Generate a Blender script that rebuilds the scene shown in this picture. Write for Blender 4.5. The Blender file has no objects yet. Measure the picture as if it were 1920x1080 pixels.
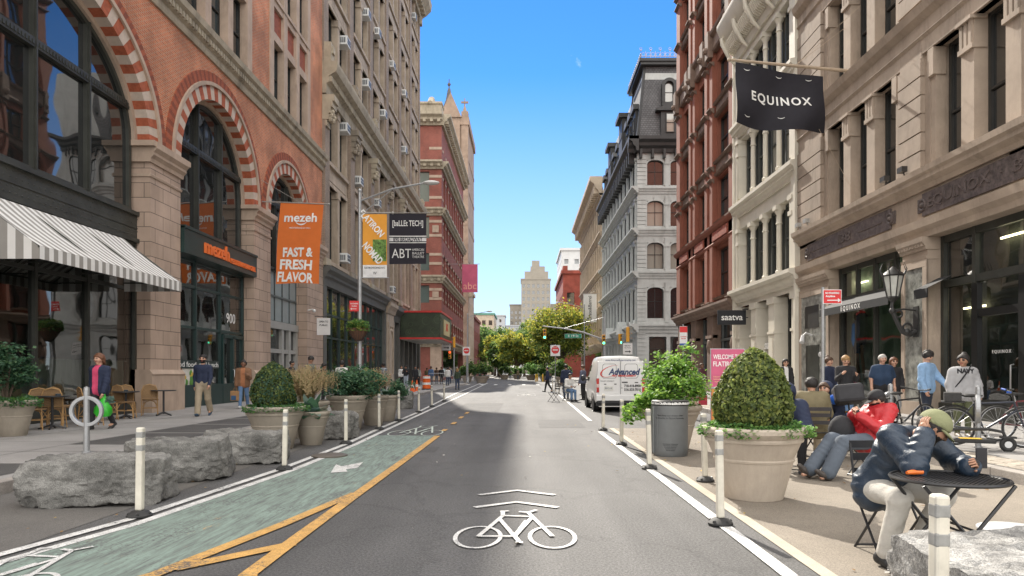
import bpy, bmesh, math, random
import numpy as np
from mathutils import Vector, Matrix, noise as mnoise
R = math.radians
SC = bpy.context.scene
COL = SC.collection
# ------------------------------------------------------------------ camera, sky, sun, exposure
CAMH, FPX, VX, VY = 1.45, 1280.0, 982.0, 696.0
cam = bpy.data.objects.new('camera', bpy.data.cameras.new('camera'))
COL.objects.link(cam)
cam.location = (0, 0, CAMH); cam.rotation_euler = (R(90), 0, 0)
cam.data.sensor_width = 36; cam.data.lens = 24.0
cam.data.shift_x = (960-VX)/1920; cam.data.shift_y = (VY-540)/1920
cam.data.clip_start = .05; cam.data.clip_end = 4000
SC.camera = cam
SUN_AZ, SUN_EL = math.atan(0.187), R(37.5)          # sun ahead of the camera and a little to the left
sd = Vector((-math.sin(SUN_AZ)*math.cos(SUN_EL), math.cos(SUN_AZ)*math.cos(SUN_EL), math.sin(SUN_EL)))
W = bpy.data.worlds.new('World'); SC.world = W; W.use_nodes = True
wn = W.node_tree; wb = wn.nodes['Background']
sky = wn.nodes.new('ShaderNodeTexSky'); sky.sky_type = 'NISHITA'; sky.sun_disc = False
sky.sun_elevation = SUN_EL; sky.sun_rotation = -SUN_AZ
sky.air_density = 0.8; sky.dust_density = 0.0; sky.ozone_density = 4.0
SKYHS = wn.nodes.new('ShaderNodeHueSaturation'); SKYHS.inputs['Saturation'].default_value = 1.22
wn.links.new(sky.outputs[0], SKYHS.inputs['Color'])
# unseen clouds added for fill light overhead and behind camera, thin wisps down street
def wnode(t, **k):
    n = wn.nodes.new(t)
    for a, v in k.items(): setattr(n, a, v)
    return n
def wmath(op, a, b=None, c=None, clamp=False):
    n = wnode('ShaderNodeMath', operation=op, use_clamp=clamp)
    for i, v in enumerate((a, b, c)):
        if v is None: continue
        if hasattr(v, 'is_linked'): wn.links.new(v, n.inputs[i])
        else: n.inputs[i].default_value = v
    return n.outputs[0]
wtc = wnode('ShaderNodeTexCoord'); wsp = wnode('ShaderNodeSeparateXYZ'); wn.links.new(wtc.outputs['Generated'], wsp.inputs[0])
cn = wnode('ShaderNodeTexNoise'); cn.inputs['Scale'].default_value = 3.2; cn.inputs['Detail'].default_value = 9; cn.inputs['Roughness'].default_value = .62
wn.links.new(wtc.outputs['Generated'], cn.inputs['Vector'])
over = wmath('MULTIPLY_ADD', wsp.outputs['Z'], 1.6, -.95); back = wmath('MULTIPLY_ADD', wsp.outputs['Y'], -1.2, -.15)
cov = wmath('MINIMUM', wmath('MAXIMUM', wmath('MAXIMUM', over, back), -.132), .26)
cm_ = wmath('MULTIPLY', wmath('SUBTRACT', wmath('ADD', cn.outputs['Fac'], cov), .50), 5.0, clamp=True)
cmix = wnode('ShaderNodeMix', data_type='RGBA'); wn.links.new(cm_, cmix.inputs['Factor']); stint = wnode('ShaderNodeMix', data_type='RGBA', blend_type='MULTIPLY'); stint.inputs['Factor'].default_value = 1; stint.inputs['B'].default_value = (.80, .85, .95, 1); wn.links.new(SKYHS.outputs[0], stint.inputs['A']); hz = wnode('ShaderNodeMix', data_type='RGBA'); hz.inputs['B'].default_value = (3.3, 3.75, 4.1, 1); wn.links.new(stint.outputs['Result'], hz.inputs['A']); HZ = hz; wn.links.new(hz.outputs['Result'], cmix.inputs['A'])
wn.links.new(wmath('MULTIPLY', wmath('POWER', wmath('MULTIPLY_ADD', wmath('ABSOLUTE', wsp.outputs['Z']), -2.5, 1.0, clamp=True), 1.15), .92), HZ.inputs['Factor'])   # pale air low over the horizon
CLOUD_FILL = 11.0; cmix.inputs['B'].default_value = (CLOUD_FILL, CLOUD_FILL*.97, CLOUD_FILL*.93, 1)
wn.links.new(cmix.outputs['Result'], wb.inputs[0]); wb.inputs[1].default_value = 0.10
sun = bpy.data.objects.new('sun', bpy.data.lights.new('sun', 'SUN')); COL.objects.link(sun)
sun.data.energy = 3.2; sun.data.angle = R(.5); sun.data.color = (1, .93, .82)
sun.rotation_euler = sd.to_track_quat('Z', 'Y').to_euler(); sun.location = (0, 0, 60)
SC.view_settings.view_transform = 'Standard'; SC.view_settings.look = 'None'
SC.view_settings.exposure = 1.29; SC.view_settings.gamma = 1
SC.cycles.max_bounces = 6; SC.cycles.diffuse_bounces = 3; SC.cycles.use_denoising = True
SC.cycles.sample_clamp_indirect = 6

def gp(px, py, z=0.0):                                # a ground point of the street from its place in the survey
    Y = (CAMH-z)*FPX/(py-VY); return ((px-VX)*Y/FPX, Y)
def xa(px, Y): return (px-VX)*Y/FPX
def za(py, Y): return CAMH+(VY-py)*Y/FPX
def yL(px): return 11.7*FPX/(VX-px)
def yR(px): return 11.7*FPX/(px-VX)

# ------------------------------------------------------------------ materials
MATS = {}
def nodes(m):
    m.use_nodes = True; nt = m.node_tree; return nt, nt.nodes['Principled BSDF']
def mat(name, col, rough=.75, var=.18, scale=3.0, bump=.0, bscale=40.0, metal=0.0, spec=.5, dirt=0.0, fine=0.0, coat=0, emit=0, stretch=None, trans=0):
    if name in MATS: return MATS[name]
    m = bpy.data.materials.new(name); nt, b = nodes(m); N, Lk = nt.nodes, nt.links
    b.inputs['Roughness'].default_value = rough; b.inputs['Metallic'].default_value = metal
    b.inputs['Specular IOR Level'].default_value = spec
    if coat: b.inputs['Coat Weight'].default_value = coat; b.inputs['Coat Roughness'].default_value = .08
    if trans: b.inputs['Transmission Weight'].default_value = trans
    g = N.new('ShaderNodeTexCoord') if stretch is None else N.new('ShaderNodeTexCoord')
    geo = N.new('ShaderNodeNewGeometry')
    src = geo.outputs['Position']
    if stretch:
        mp = N.new('ShaderNodeMapping'); mp.inputs['Scale'].default_value = stretch
        Lk.new(src, mp.inputs['Vector']); src = mp.outputs[0]
    tex = N.new('ShaderNodeTexNoise'); tex.inputs['Scale'].default_value = scale; tex.inputs['Detail'].default_value = 6; tex.inputs['Roughness'].default_value = .65
    Lk.new(src, tex.inputs['Vector'])
    ramp = N.new('ShaderNodeMapRange'); ramp.inputs['From Min'].default_value = .3; ramp.inputs['From Max'].default_value = .7
    ramp.inputs['To Min'].default_value = 1-var; ramp.inputs['To Max'].default_value = 1+var
    Lk.new(tex.outputs['Fac'], ramp.inputs['Value'])
    mul = N.new('ShaderNodeMix'); mul.data_type = 'RGBA'; mul.blend_type = 'MULTIPLY'; mul.inputs['Factor'].default_value = 1
    mul.inputs['A'].default_value = (*col, 1); Lk.new(ramp.outputs[0], mul.inputs['B'])
    out = mul.outputs['Result']
    if fine:
        t2 = N.new('ShaderNodeTexNoise'); t2.inputs['Scale'].default_value = 130; t2.inputs['Detail'].default_value = 3
        Lk.new(geo.outputs['Position'], t2.inputs['Vector'])
        r2 = N.new('ShaderNodeMapRange'); r2.inputs['From Min'].default_value = .35; r2.inputs['From Max'].default_value = .65
        r2.inputs['To Min'].default_value = 1-fine; r2.inputs['To Max'].default_value = 1+fine
        Lk.new(t2.outputs['Fac'], r2.inputs['Value'])
        m2 = N.new('ShaderNodeMix'); m2.data_type = 'RGBA'; m2.blend_type = 'MULTIPLY'; m2.inputs['Factor'].default_value = 1
        Lk.new(out, m2.inputs['A']); Lk.new(r2.outputs[0], m2.inputs['B']); out = m2.outputs['Result']
    if dirt:
        t3 = N.new('ShaderNodeTexNoise'); t3.inputs['Scale'].default_value = .9; t3.inputs['Detail'].default_value = 8; t3.inputs['Roughness'].default_value = .75
        mp3 = N.new('ShaderNodeMapping'); mp3.inputs['Scale'].default_value = (1.6, 1.6, .35)
        Lk.new(geo.outputs['Position'], mp3.inputs['Vector']); Lk.new(mp3.outputs[0], t3.inputs['Vector'])
        r3 = N.new('ShaderNodeMapRange'); r3.inputs['From Min'].default_value = .5; r3.inputs['From Max'].default_value = .72
        r3.inputs['To Min'].default_value = 0; r3.inputs['To Max'].default_value = dirt
        Lk.new(t3.outputs['Fac'], r3.inputs['Value'])
        m3 = N.new('ShaderNodeMix'); m3.data_type = 'RGBA'; Lk.new(r3.outputs[0], m3.inputs['Factor'])
        Lk.new(out, m3.inputs['A']); m3.inputs['B'].default_value = (.06, .052, .042, 1); out = m3.outputs['Result']
    Lk.new(out, b.inputs['Base Color'])
    if emit:
        Lk.new(out, b.inputs['Emission Color']); b.inputs['Emission Strength'].default_value = emit
    if bump:
        t4 = N.new('ShaderNodeTexNoise'); t4.inputs['Scale'].default_value = bscale; t4.inputs['Detail'].default_value = 5
        Lk.new(src, t4.inputs['Vector'])
        bp = N.new('ShaderNodeBump'); bp.inputs['Strength'].default_value = bump; bp.inputs['Distance'].default_value = .02
        Lk.new(t4.outputs['Fac'], bp.inputs['Height']); Lk.new(bp.outputs[0], b.inputs['Normal'])
    MATS[name] = m; return m

def brick(name, c1, c2, mortar, bw=.21, bh=.068, ms=.012, bump=.5, var=.25, dirt=.0, offset=.5):
    """courses laid over any upright wall: along = x+y, up = z"""
    m = bpy.data.materials.new(name); nt, b = nodes(m); N, Lk = nt.nodes, nt.links
    b.inputs['Roughness'].default_value = .85
    geo = N.new('ShaderNodeNewGeometry'); sp = N.new('ShaderNodeSeparateXYZ'); Lk.new(geo.outputs['Position'], sp.inputs[0])
    ad = N.new('ShaderNodeMath'); Lk.new(sp.outputs['X'], ad.inputs[0]); Lk.new(sp.outputs['Y'], ad.inputs[1])
    cb = N.new('ShaderNodeCombineXYZ'); Lk.new(ad.outputs[0], cb.inputs['X']); Lk.new(sp.outputs['Z'], cb.inputs['Y'])
    bt = N.new('ShaderNodeTexBrick'); Lk.new(cb.outputs[0], bt.inputs['Vector'])
    bt.inputs['Scale'].default_value = 1; bt.inputs['Brick Width'].default_value = bw; bt.inputs['Row Height'].default_value = bh
    bt.inputs['Mortar Size'].default_value = ms; bt.inputs['Color1'].default_value = (*c1, 1); bt.inputs['Color2'].default_value = (*c2, 1)
    bt.inputs['Mortar'].default_value = (*mortar, 1); bt.offset = offset
    tx = N.new('ShaderNodeTexNoise'); tx.inputs['Scale'].default_value = .8; tx.inputs['Detail'].default_value = 7; Lk.new(geo.outputs['Position'], tx.inputs['Vector'])
    rr = N.new('ShaderNodeMapRange'); rr.inputs['From Min'].default_value = .3; rr.inputs['From Max'].default_value = .7
    rr.inputs['To Min'].default_value = 1-var; rr.inputs['To Max'].default_value = 1+var; Lk.new(tx.outputs['Fac'], rr.inputs['Value'])
    ml = N.new('ShaderNodeMix'); ml.data_type = 'RGBA'; ml.blend_type = 'MULTIPLY'; ml.inputs['Factor'].default_value = 1
    Lk.new(bt.outputs['Color'], ml.inputs['A']); Lk.new(rr.outputs[0], ml.inputs['B']); out = ml.outputs['Result']
    if dirt:
        t3 = N.new('ShaderNodeTexNoise'); t3.inputs['Scale'].default_value = .7; t3.inputs['Detail'].default_value = 8; t3.inputs['Roughness'].default_value = .75
        mp3 = N.new('ShaderNodeMapping'); mp3.inputs['Scale'].default_value = (1.5, 1.5, .3)
        Lk.new(geo.outputs['Position'], mp3.inputs['Vector']); Lk.new(mp3.outputs[0], t3.inputs['Vector'])
        r3 = N.new('ShaderNodeMapRange'); r3.inputs['From Min'].default_value = .5; r3.inputs['From Max'].default_value = .75
        r3.inputs['To Max'].default_value = dirt; Lk.new(t3.outputs['Fac'], r3.inputs['Value'])
        m3 = N.new('ShaderNodeMix'); m3.data_type = 'RGBA'; Lk.new(r3.outputs[0], m3.inputs['Factor']); Lk.new(out, m3.inputs['A'])
        m3.inputs['B'].default_value = (.09, .075, .06, 1); out = m3.outputs['Result']
    Lk.new(out, b.inputs['Base Color'])
    if bump:
        bp = N.new('ShaderNodeBump'); bp.inputs['Strength'].default_value = bump; bp.inputs['Distance'].default_value = .012; bp.invert = True
        Lk.new(bt.outputs['Fac'], bp.inputs['Height']); Lk.new(bp.outputs[0], b.inputs['Normal'])
    MATS[name] = m; return m

def glassmat(name, col=(.012, .016, .018), rough=.03, wave=.25, wscale=.9, clear=0.0):
    """old plate glass over a dim room: smooth coat, slight waviness; clear>0 lets the room show through"""
    m = bpy.data.materials.new(name); nt, b = nodes(m); N, Lk = nt.nodes, nt.links
    b.inputs['Base Color'].default_value = (*col, 1); b.inputs['Roughness'].default_value = rough
    b.inputs['Specular IOR Level'].default_value = .9; b.inputs['IOR'].default_value = 1.85
    geo = N.new('ShaderNodeNewGeometry'); t = N.new('ShaderNodeTexNoise'); t.inputs['Scale'].default_value = wscale; t.inputs['Detail'].default_value = 1
    Lk.new(geo.outputs['Position'], t.inputs['Vector'])
    bp = N.new('ShaderNodeBump'); bp.inputs['Strength'].default_value = wave; bp.inputs['Distance'].default_value = .05
    Lk.new(t.outputs['Fac'], bp.inputs['Height']); Lk.new(bp.outputs[0], b.inputs['Normal'])
    if clear:
        tr = N.new('ShaderNodeBsdfTransparent'); tr.inputs[0].default_value = (.55, .66, .6, 1)
        mx = N.new('ShaderNodeMixShader'); fr = N.new('ShaderNodeFresnel'); fr.inputs['IOR'].default_value = 1.55; Lk.new(bp.outputs[0], fr.inputs['Normal'])
        gl = N.new('ShaderNodeBsdfGlossy'); gl.inputs['Roughness'].default_value = .02; Lk.new(bp.outputs[0], gl.inputs['Normal'])
        ml = N.new('ShaderNodeMath'); ml.operation = 'MULTIPLY_ADD'; ml.inputs[1].default_value = 1.25; ml.inputs[2].default_value = 1-clear; Lk.new(fr.outputs[0], ml.inputs[0]); ml.use_clamp = True
        Lk.new(ml.outputs[0], mx.inputs[0]); Lk.new(tr.outputs[0], mx.inputs[1]); Lk.new(gl.outputs[0], mx.inputs[2])
        Lk.new(mx.outputs[0], N['Material Output'].inputs['Surface'])
    MATS[name] = m; return m

# ------------------------------------------------------------------ objects, tags
def tag(o, label=None, cat=None, group=None, kind=None):
    if label: o['label'] = label
    if cat: o['category'] = cat
    if group: o['group'] = group
    if kind: o['kind'] = kind
    return o
def thing(name, label, cat, loc=(0, 0, 0), rz=0, group=None):
    o = bpy.data.objects.new(name, None); COL.objects.link(o); o.empty_display_size = .2
    o.location = loc; o.rotation_euler = (0, 0, rz); return tag(o, label, cat, group)
def dup(root, loc, rz=0, label=None, group=None, scale=None):
    kids = {}
    for o in bpy.data.objects:
        if o.parent: kids.setdefault(o.parent.name, []).append(o)
    def rec(o, par):
        c = o.copy(); COL.objects.link(c); c.parent = par
        for ch in kids.get(o.name, []): rec(ch, c)
        return c
    r = rec(root, None); r.location = loc; r.rotation_euler = (0, 0, rz)
    if scale: r.scale = (scale,)*3 if not isinstance(scale, tuple) else scale
    if label: r['label'] = label
    if group: r['group'] = group
    return r

class MB:
    def __init__(s): s.v = []; s.f = []; s.m = []; s.sm = []
    def add(s, vs, fs, m=0, smooth=False):
        o = len(s.v); s.v.extend([tuple(v) for v in vs])
        for f in fs: s.f.append(tuple(i+o for i in f)); s.m.append(m); s.sm.append(smooth)
        return s
    def box(s, x0, x1, y0, y1, z0, z1, m=0):
        if x0 > x1: x0, x1 = x1, x0
        if y0 > y1: y0, y1 = y1, y0
        return s.add([(x0,y0,z0),(x1,y0,z0),(x1,y1,z0),(x0,y1,z0),(x0,y0,z1),(x1,y0,z1),(x1,y1,z1),(x0,y1,z1)],
                     [(0,3,2,1),(4,5,6,7),(0,1,5,4),(1,2,6,5),(2,3,7,6),(3,0,4,7)], m)
    def fb(s, u0, u1, w0, w1, z0, z1, m=0): return s.box(u0, u1, -w1, -w0, z0, z1, m)      # facade box: w = out from the wall
    def quad(s, a, b, c, d, m=0): return s.add([a, b, c, d], [(0,1,2,3)], m)
    def poly(s, pts, m=0): return s.add(pts, [tuple(range(len(pts)))], m)
    def prism(s, pts, z0, z1, m=0):                       # ground outline (ccw) raised from z0 to z1
        n = len(pts); vs = [(x, y, z0) for x, y in pts]+[(x, y, z1) for x, y in pts]
        fs = [tuple(range(n))[::-1], tuple(range(n, 2*n))]+[(i, (i+1) % n, n+(i+1) % n, n+i) for i in range(n)]
        return s.add(vs, fs, m)
    def wprism(s, pts, w0, w1, m=0):                      # outline in (u,z), from w0 out to w1
        n = len(pts); vs = [(u, -w1, z) for u, z in pts]+[(u, -w0, z) for u, z in pts]
        fs = [tuple(range(n)), tuple(range(n, 2*n))[::-1]]+[((i+1) % n, i, n+i, n+(i+1) % n) for i in range(n)]
        return s.add(vs, fs, m)
    def uprof(s, u0, u1, prof, m=0):                      # moulding: profile of (w,z) run along u
        n = len(prof); vs = [(u0, -w, z) for w, z in prof]+[(u1, -w, z) for w, z in prof]
        fs = [(i, i+1, n+i+1, n+i) for i in range(n-1)]+[(n-1, 0, n, 2*n-1), tuple(range(n))[::-1], tuple(range(n, 2*n))]
        return s.add(vs, fs, m)
    def cyl(s, p0, p1, r0, r1=None, n=10, m=0, cap=True):
        r1 = r0 if r1 is None else r1; a, b = Vector(p0), Vector(p1); d = b-a
        if d.length < 1e-6: return s
        d.normalize(); t = Vector((0,0,1)) if abs(d.z) < .9 else Vector((1,0,0)); x = d.cross(t).normalized(); y = d.cross(x)
        vs = []
        for c, r in ((a, r0), (b, r1)):
            for i in range(n):
                an = 2*math.pi*i/n; vs.append(c+x*math.cos(an)*r+y*math.sin(an)*r)
        s.add(vs, [((i+1) % n, i, n+i, n+(i+1) % n) for i in range(n)], m, True)
        if cap: s.add(vs[:n], [tuple(range(n))], m); s.add(vs[n:], [tuple(range(n))[::-1]], m)
        return s
    def tube(s, pts, r, n=8, m=0, closed=False):
        P = [Vector(p) for p in pts]; k = len(P); rr = r if isinstance(r, (list, tuple)) else [r]*k
        vs = []; up = None
        for i in range(k):
            a = P[i-1] if (i or closed) else P[i]; b = P[(i+1) % k] if (i < k-1 or closed) else P[i]
            d = (b-a).normalized()
            if up is None: up = Vector((0,0,1)) if abs(d.z) < .9 else Vector((1,0,0))
            x = d.cross(up).normalized(); up = x.cross(d).normalized()
            for j in range(n):
                an = 2*math.pi*j/n; vs.append(P[i]+x*math.cos(an)*rr[i]+up*math.sin(an)*rr[i])
        fs = []
        for i in range(k if closed else k-1):
            i2 = (i+1) % k
            for j in range(n): fs.append((i*n+j, i*n+(j+1) % n, i2*n+(j+1) % n, i2*n+j))
        s.add(vs, fs, m, True)
        if not closed: s.add(vs[:n], [tuple(range(n))[::-1]], m); s.add(vs[-n:], [tuple(range(n))], m)
        return s
    def lathe(s, prof, c=(0,0,0), n=32, m=0, closed=False, sq=1.0):
        k = len(prof); vs = []
        for r, z in prof:
            for j in range(n):
                an = 2*math.pi*j/n; vs.append((c[0]+r*math.cos(an), c[1]+r*math.sin(an)*sq, c[2]+z))
        fs = [(i*n+j, i*n+(j+1) % n, (i+1)*n+(j+1) % n, (i+1)*n+j) for i in range(k-1) for j in range(n)]
        s.add(vs, fs, m, True)
        if prof[0][0] > 1e-4 and not closed: s.add(vs[:n], [tuple(range(n))[::-1]], m)
        if prof[-1][0] > 1e-4 and not closed: s.add(vs[-n:], [tuple(range(n))], m)
        return s
    def ball(s, c, r, n=12, m=0, sc=(1,1,1)):
        vs = []; fs = []; k = max(4, n//2)
        for i in range(k+1):
            th = math.pi*i/k
            for j in range(n):
                ph = 2*math.pi*j/n; vs.append((c[0]+r*sc[0]*math.sin(th)*math.cos(ph), c[1]+r*sc[1]*math.sin(th)*math.sin(ph), c[2]+r*sc[2]*math.cos(th)))
        for i in range(k):
            for j in range(n): fs.append((i*n+j, (i+1)*n+j, (i+1)*n+(j+1) % n, i*n+(j+1) % n))
        return s.add(vs, fs, m, True)
    def ring(s, c, ax, R0, r, n=32, k=8, m=0):            # torus round axis ax
        ax = Vector(ax).normalized(); t = Vector((0,0,1)) if abs(ax.z) < .9 else Vector((1,0,0)); x = ax.cross(t).normalized(); y = ax.cross(x)
        return s.tube([Vector(c)+x*math.cos(2*math.pi*i/n)*R0+y*math.sin(2*math.pi*i/n)*R0 for i in range(n)], r, k, m, True)
    def xf(s, M, start=0):
        for i in range(start, len(s.v)): s.v[i] = tuple(M @ Vector(s.v[i]))
        return s
    def mesh(s, name, mats, angle=35):
        me = bpy.data.meshes.new(name); me.from_pydata(s.v, [], s.f)
        for mt in (mats if isinstance(mats, (list, tuple)) else [mats]): me.materials.append(mt)
        if len(me.polygons) == len(s.m):
            me.polygons.foreach_set('material_index', s.m); me.polygons.foreach_set('use_smooth', s.sm)
        me.update()
        if any(s.sm): me.set_sharp_from_angle(angle=R(angle))
        return me
    def build(s, name, mats, parent=None, bevel=0, fix=False, loc=None):
        if parent is None and loc is None and s.v:
            a = np.array(s.v); c = (a.min(0)+a.max(0))/2; loc = (float(c[0]), float(c[1]), float(a[:, 2].min()))
            s.v = [(x-loc[0], y-loc[1], z-loc[2]) for x, y, z in s.v]
        me = s.mesh(name, mats)
        if fix:
            b = bmesh.new(); b.from_mesh(me); bmesh.ops.recalc_face_normals(b, faces=b.faces); b.to_mesh(me); b.free()
        o = bpy.data.objects.new(name, me); COL.objects.link(o); o.parent = parent
        if loc is not None: o.location = loc
        if bevel:
            md = o.modifiers.new('bevel', 'BEVEL'); md.width = bevel; md.segments = 2; md.limit_method = 'ANGLE'; md.angle_limit = R(40)
        return o
def inst(me, name, parent, loc, rz=0):
    o = bpy.data.objects.new(name, me); COL.objects.link(o); o.parent = parent; o.location = loc; o.rotation_euler = (0, 0, rz); return o

_TX = {}
def text_geo(txt, size=1.0, off=0.0, depth=0.0, align='CENTER', shear=0, space=1.0):
    """letters standing in the x-z plane facing -y, as (verts, faces)"""
    key = (txt, size, off, depth, align, shear, space)
    if key not in _TX:
        cu = bpy.data.curves.new('lettering', 'FONT'); cu.body = txt; cu.size = size; cu.offset = off; cu.extrude = depth; cu.align_x = align
        cu.align_y = 'CENTER'; cu.shear = shear; cu.resolution_u = 3; cu.space_character = space
        ob = bpy.data.objects.new('lettering', cu); COL.objects.link(ob)
        dg = bpy.context.evaluated_depsgraph_get(); me = ob.evaluated_get(dg).to_mesh()
        vs = [(v.co.x, -v.co.z, v.co.y) for v in me.vertices]; fs = [tuple(p.vertices) for p in me.polygons]
        ob.evaluated_get(dg).to_mesh_clear(); bpy.data.objects.remove(ob); bpy.data.curves.remove(cu)
        _TX[key] = (vs, fs)
    return _TX[key]
def addtext(mb, txt, c, size, m=0, rz=0, off=0, depth=.002, align='CENTER', roll=0, width=None, shear=0, space=1.0, pitch=0):
    vs, fs = text_geo(txt, size, off, depth, align, shear, space)
    sx = 1
    if width and vs:
        w = max(v[0] for v in vs)-min(v[0] for v in vs); sx = width/max(w, 1e-6)
    M = Matrix.Translation(c) @ Matrix.Rotation(rz, 4, 'Z') @ Matrix.Rotation(pitch, 4, 'X') @ Matrix.Rotation(roll, 4, 'Y') @ Matrix.Diagonal((sx, 1, 1, 1))
    mb.add([M @ Vector(v) for v in vs], fs, m); return mb
# ------------------------------------------------------------------ shared materials
asphalt = mat('asphalt', (.085,.083,.082), .82, .16, .35, .35, 220, fine=.4)
asphalt_strip = mat('asphalt_strip', (.12,.113,.105), .9, .2, .5, .3, 200, fine=.3)
tan_gravel = mat('tan_gravel', (.21,.182,.148), .9, .2, .6, .4, 240, fine=.28)
walk = mat('sidewalk_concrete', (.27,.26,.25), .85, .14, .7, .15, 90, fine=.12)
walk_dark = mat('vault_plate', (.07,.068,.066), .7, .2, 1.5, .3, 160, fine=.3)
granite_kerb = mat('granite_kerb', (.30,.275,.25), .85, .25, 3, .3, 60, fine=.2)
cobble = mat('cobble', (.33,.29,.24), .85, .35, 5, .4, 40, fine=.2)
paint_white = mat('road_white', (.55,.545,.53), .78, .25, 7, .1, 120, fine=.35)
paint_yellow = mat('road_yellow', (.52,.30,.09), .75, .25, 7, .1, 120, fine=.25)
BRICK = brick('brick_orange', (.60,.160,.052), (.42,.098,.034), (.42,.29,.20), ms=.014, bump=.4, var=.32, dirt=.36)
BRICKR = brick('brick_red', (.31,.085,.06), (.25,.066,.048), (.20,.10,.08), bump=.4, var=.2, dirt=.15)
STONE = mat('pier_limestone', (.44,.335,.26), .85, .16, 1.2, .12, 30, dirt=.35)
STONEB = brick('pier_ashlar', (.45,.335,.265), (.39,.29,.225), (.13,.10,.08), bw=.95, bh=.46, ms=.012, bump=.35, var=.18, dirt=.3)
STONED = mat('cornice_stone', (.38,.33,.25), .88, .2, 1.5, .25, 30, dirt=.65)
TERRA = mat('terracotta_panel', (.27,.075,.04), .8, .3, 6, .8, 14, dirt=.2)
IRON = mat('dark_iron', (.040,.042,.036), .5, .3, 2, .12, 30, dirt=.15)
IRONG = mat('shop_green_black', (.012,.035,.033), .35, .2, 2)
FRAME = mat('window_frame_dark', (.028,.028,.026), .45, .2, 3)
FRAMEG = mat('window_frame_grey', (.10,.115,.115), .5, .2, 3)
GLASS = glassmat('window_glass'); GLASSW = glassmat('plate_glass_wavy', (.014,.016,.016), .02, .55, .55)
GLASSC = glassmat('shop_glass_clear', clear=.86, wave=.12)
GLASSB = glassmat('blind_glass', (.30,.29,.25), .05, .2)
SPAND = mat('spandrel_glass_grey', (.27,.32,.34), .12, .08, 2)
TAN = mat('tan_stone', (.40,.325,.25), .85, .2, 1.0, .15, 30, dirt=.6)
TANB = brick('tan_brick', (.36,.28,.215), (.29,.225,.175), (.20,.16,.13), bump=.4, var=.18, dirt=.35)
TAND = mat('tan_stone_dark', (.27,.23,.18), .88, .25, 2, .3, 25, dirt=.6)
SHOPG = mat('shopfront_grey', (.10,.10,.092), .55, .15, 2)
BROWN = mat('brownstone', (.335,.27,.215), .85, .2, 1.0, .15, 25, dirt=.5)
BROWNL = mat('brownstone_trim', (.39,.315,.25), .85, .18, 1.0, .15, 25, dirt=.45)
MARBLE = mat('green_marble', (.23,.235,.215), .28, .75, 4, 0)
PLAQUE = mat('plaque_marble', (.105,.085,.080), .5, .6, 7, .1, 20)
CREAMI = mat('cream_cast_iron', (.64,.60,.51), .6, .07, 1.5, .05, 20, dirt=.12)
REDP = mat('red_painted_brick', (.26,.09,.056), .8, .16, 1.2, .2, 40, dirt=.2)
BROWND = mat('dark_brownstone', (.19,.13,.10), .8, .25, 2, .2, 25, dirt=.3)
GREYI = mat('grey_cast_iron', (.45,.47,.455), .6, .12, 1.0, .05, 20, dirt=.3)
SLATE = brick('slate_shingles', (.135,.135,.14), (.10,.10,.105), (.05,.05,.05), bw=.3, bh=.22, ms=.02, bump=.5, var=.15)
BLACKI = mat('black_ironwork', (.03,.03,.03), .5, .25, 2)
CREAMS = mat('cream_stone', (.50,.41,.31), .85, .15, 1.0, .1, 25, dirt=.3)
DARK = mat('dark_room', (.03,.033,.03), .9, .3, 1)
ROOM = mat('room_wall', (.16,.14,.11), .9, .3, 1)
ROOF = mat('roof_tar', (.06,.06,.06), .9)
CURT = mat('cafe_curtain', (.42,.44,.40), .9, .1, 4, .3, 12, stretch=(1, 9, .5))

# ------------------------------------------------------------------ ground, road, pavements
def sheet(name, pts, z, m, label=None):
    o = MB().add([(x, y, z) for x, y in pts], [tuple(range(len(pts)))]).build(name, m, loc=(0, 0, 0)); o['kind'] = 'structure'; return o
def rect(x0, x1, y0, y1): return [(x0, y0), (x1, y0), (x1, y1), (x0, y1)]
def slab(name, x0, x1, y0, y1, z1, m):
    o = MB().box(x0, x1, y0, y1, -.02, z1).build(name, m); o['kind'] = 'structure'; return o
sheet('ground', rect(-1500, 1500, -500, 3000), -.03, mat('far_ground', (.16,.15,.14), .9))
sheet('road', rect(-60, 60, -40, 420), 0, asphalt)
sheet('painted_strip', rect(-6.2, -4.15, -6, 24), .004, asphalt_strip)
sheet('plaza_surface', [(2.10,-6),(6.4,-6),(6.4,17.3),(2.22,17.3)], .004, tan_gravel)
sheet('plaza_edge_band', [(2.04,-6),(2.16,-6),(2.28,17.3),(2.16,17.3)], .0075, mat('plaza_edge', (.40,.35,.28), .85, .12, 3, .2, 150, fine=.2))
LW0, LW1, RW0, RW1 = -11.9, -6.15, 6.35, 11.9
slab('pavement', -40, LW1, -8, 74.5, .15, walk); slab('pavement', RW1-5.35, 40, -8, 49.5, .15, walk)
slab('pavement', -40, LW1, 99, 250, .15, walk); slab('pavement', RW0+.2, 40, 72, 250, .15, walk)
def kerb(x0, x1, y0, y1):
    mb = MB(); y = y0; rnd = random.Random(3)
    while y < y1:
        L = min(rnd.uniform(1.6, 2.4), y1-y); mb.box(x0, x1, y+.006, y+L-.006, -.02, .153); y += L
    o = mb.build('kerb', granite_kerb, bevel=.012); o['kind'] = 'structure'
kerb(LW1-.15, LW1+.03, -8, 74.5); kerb(RW0-.03, RW0+.16, -8, 49.5)
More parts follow.
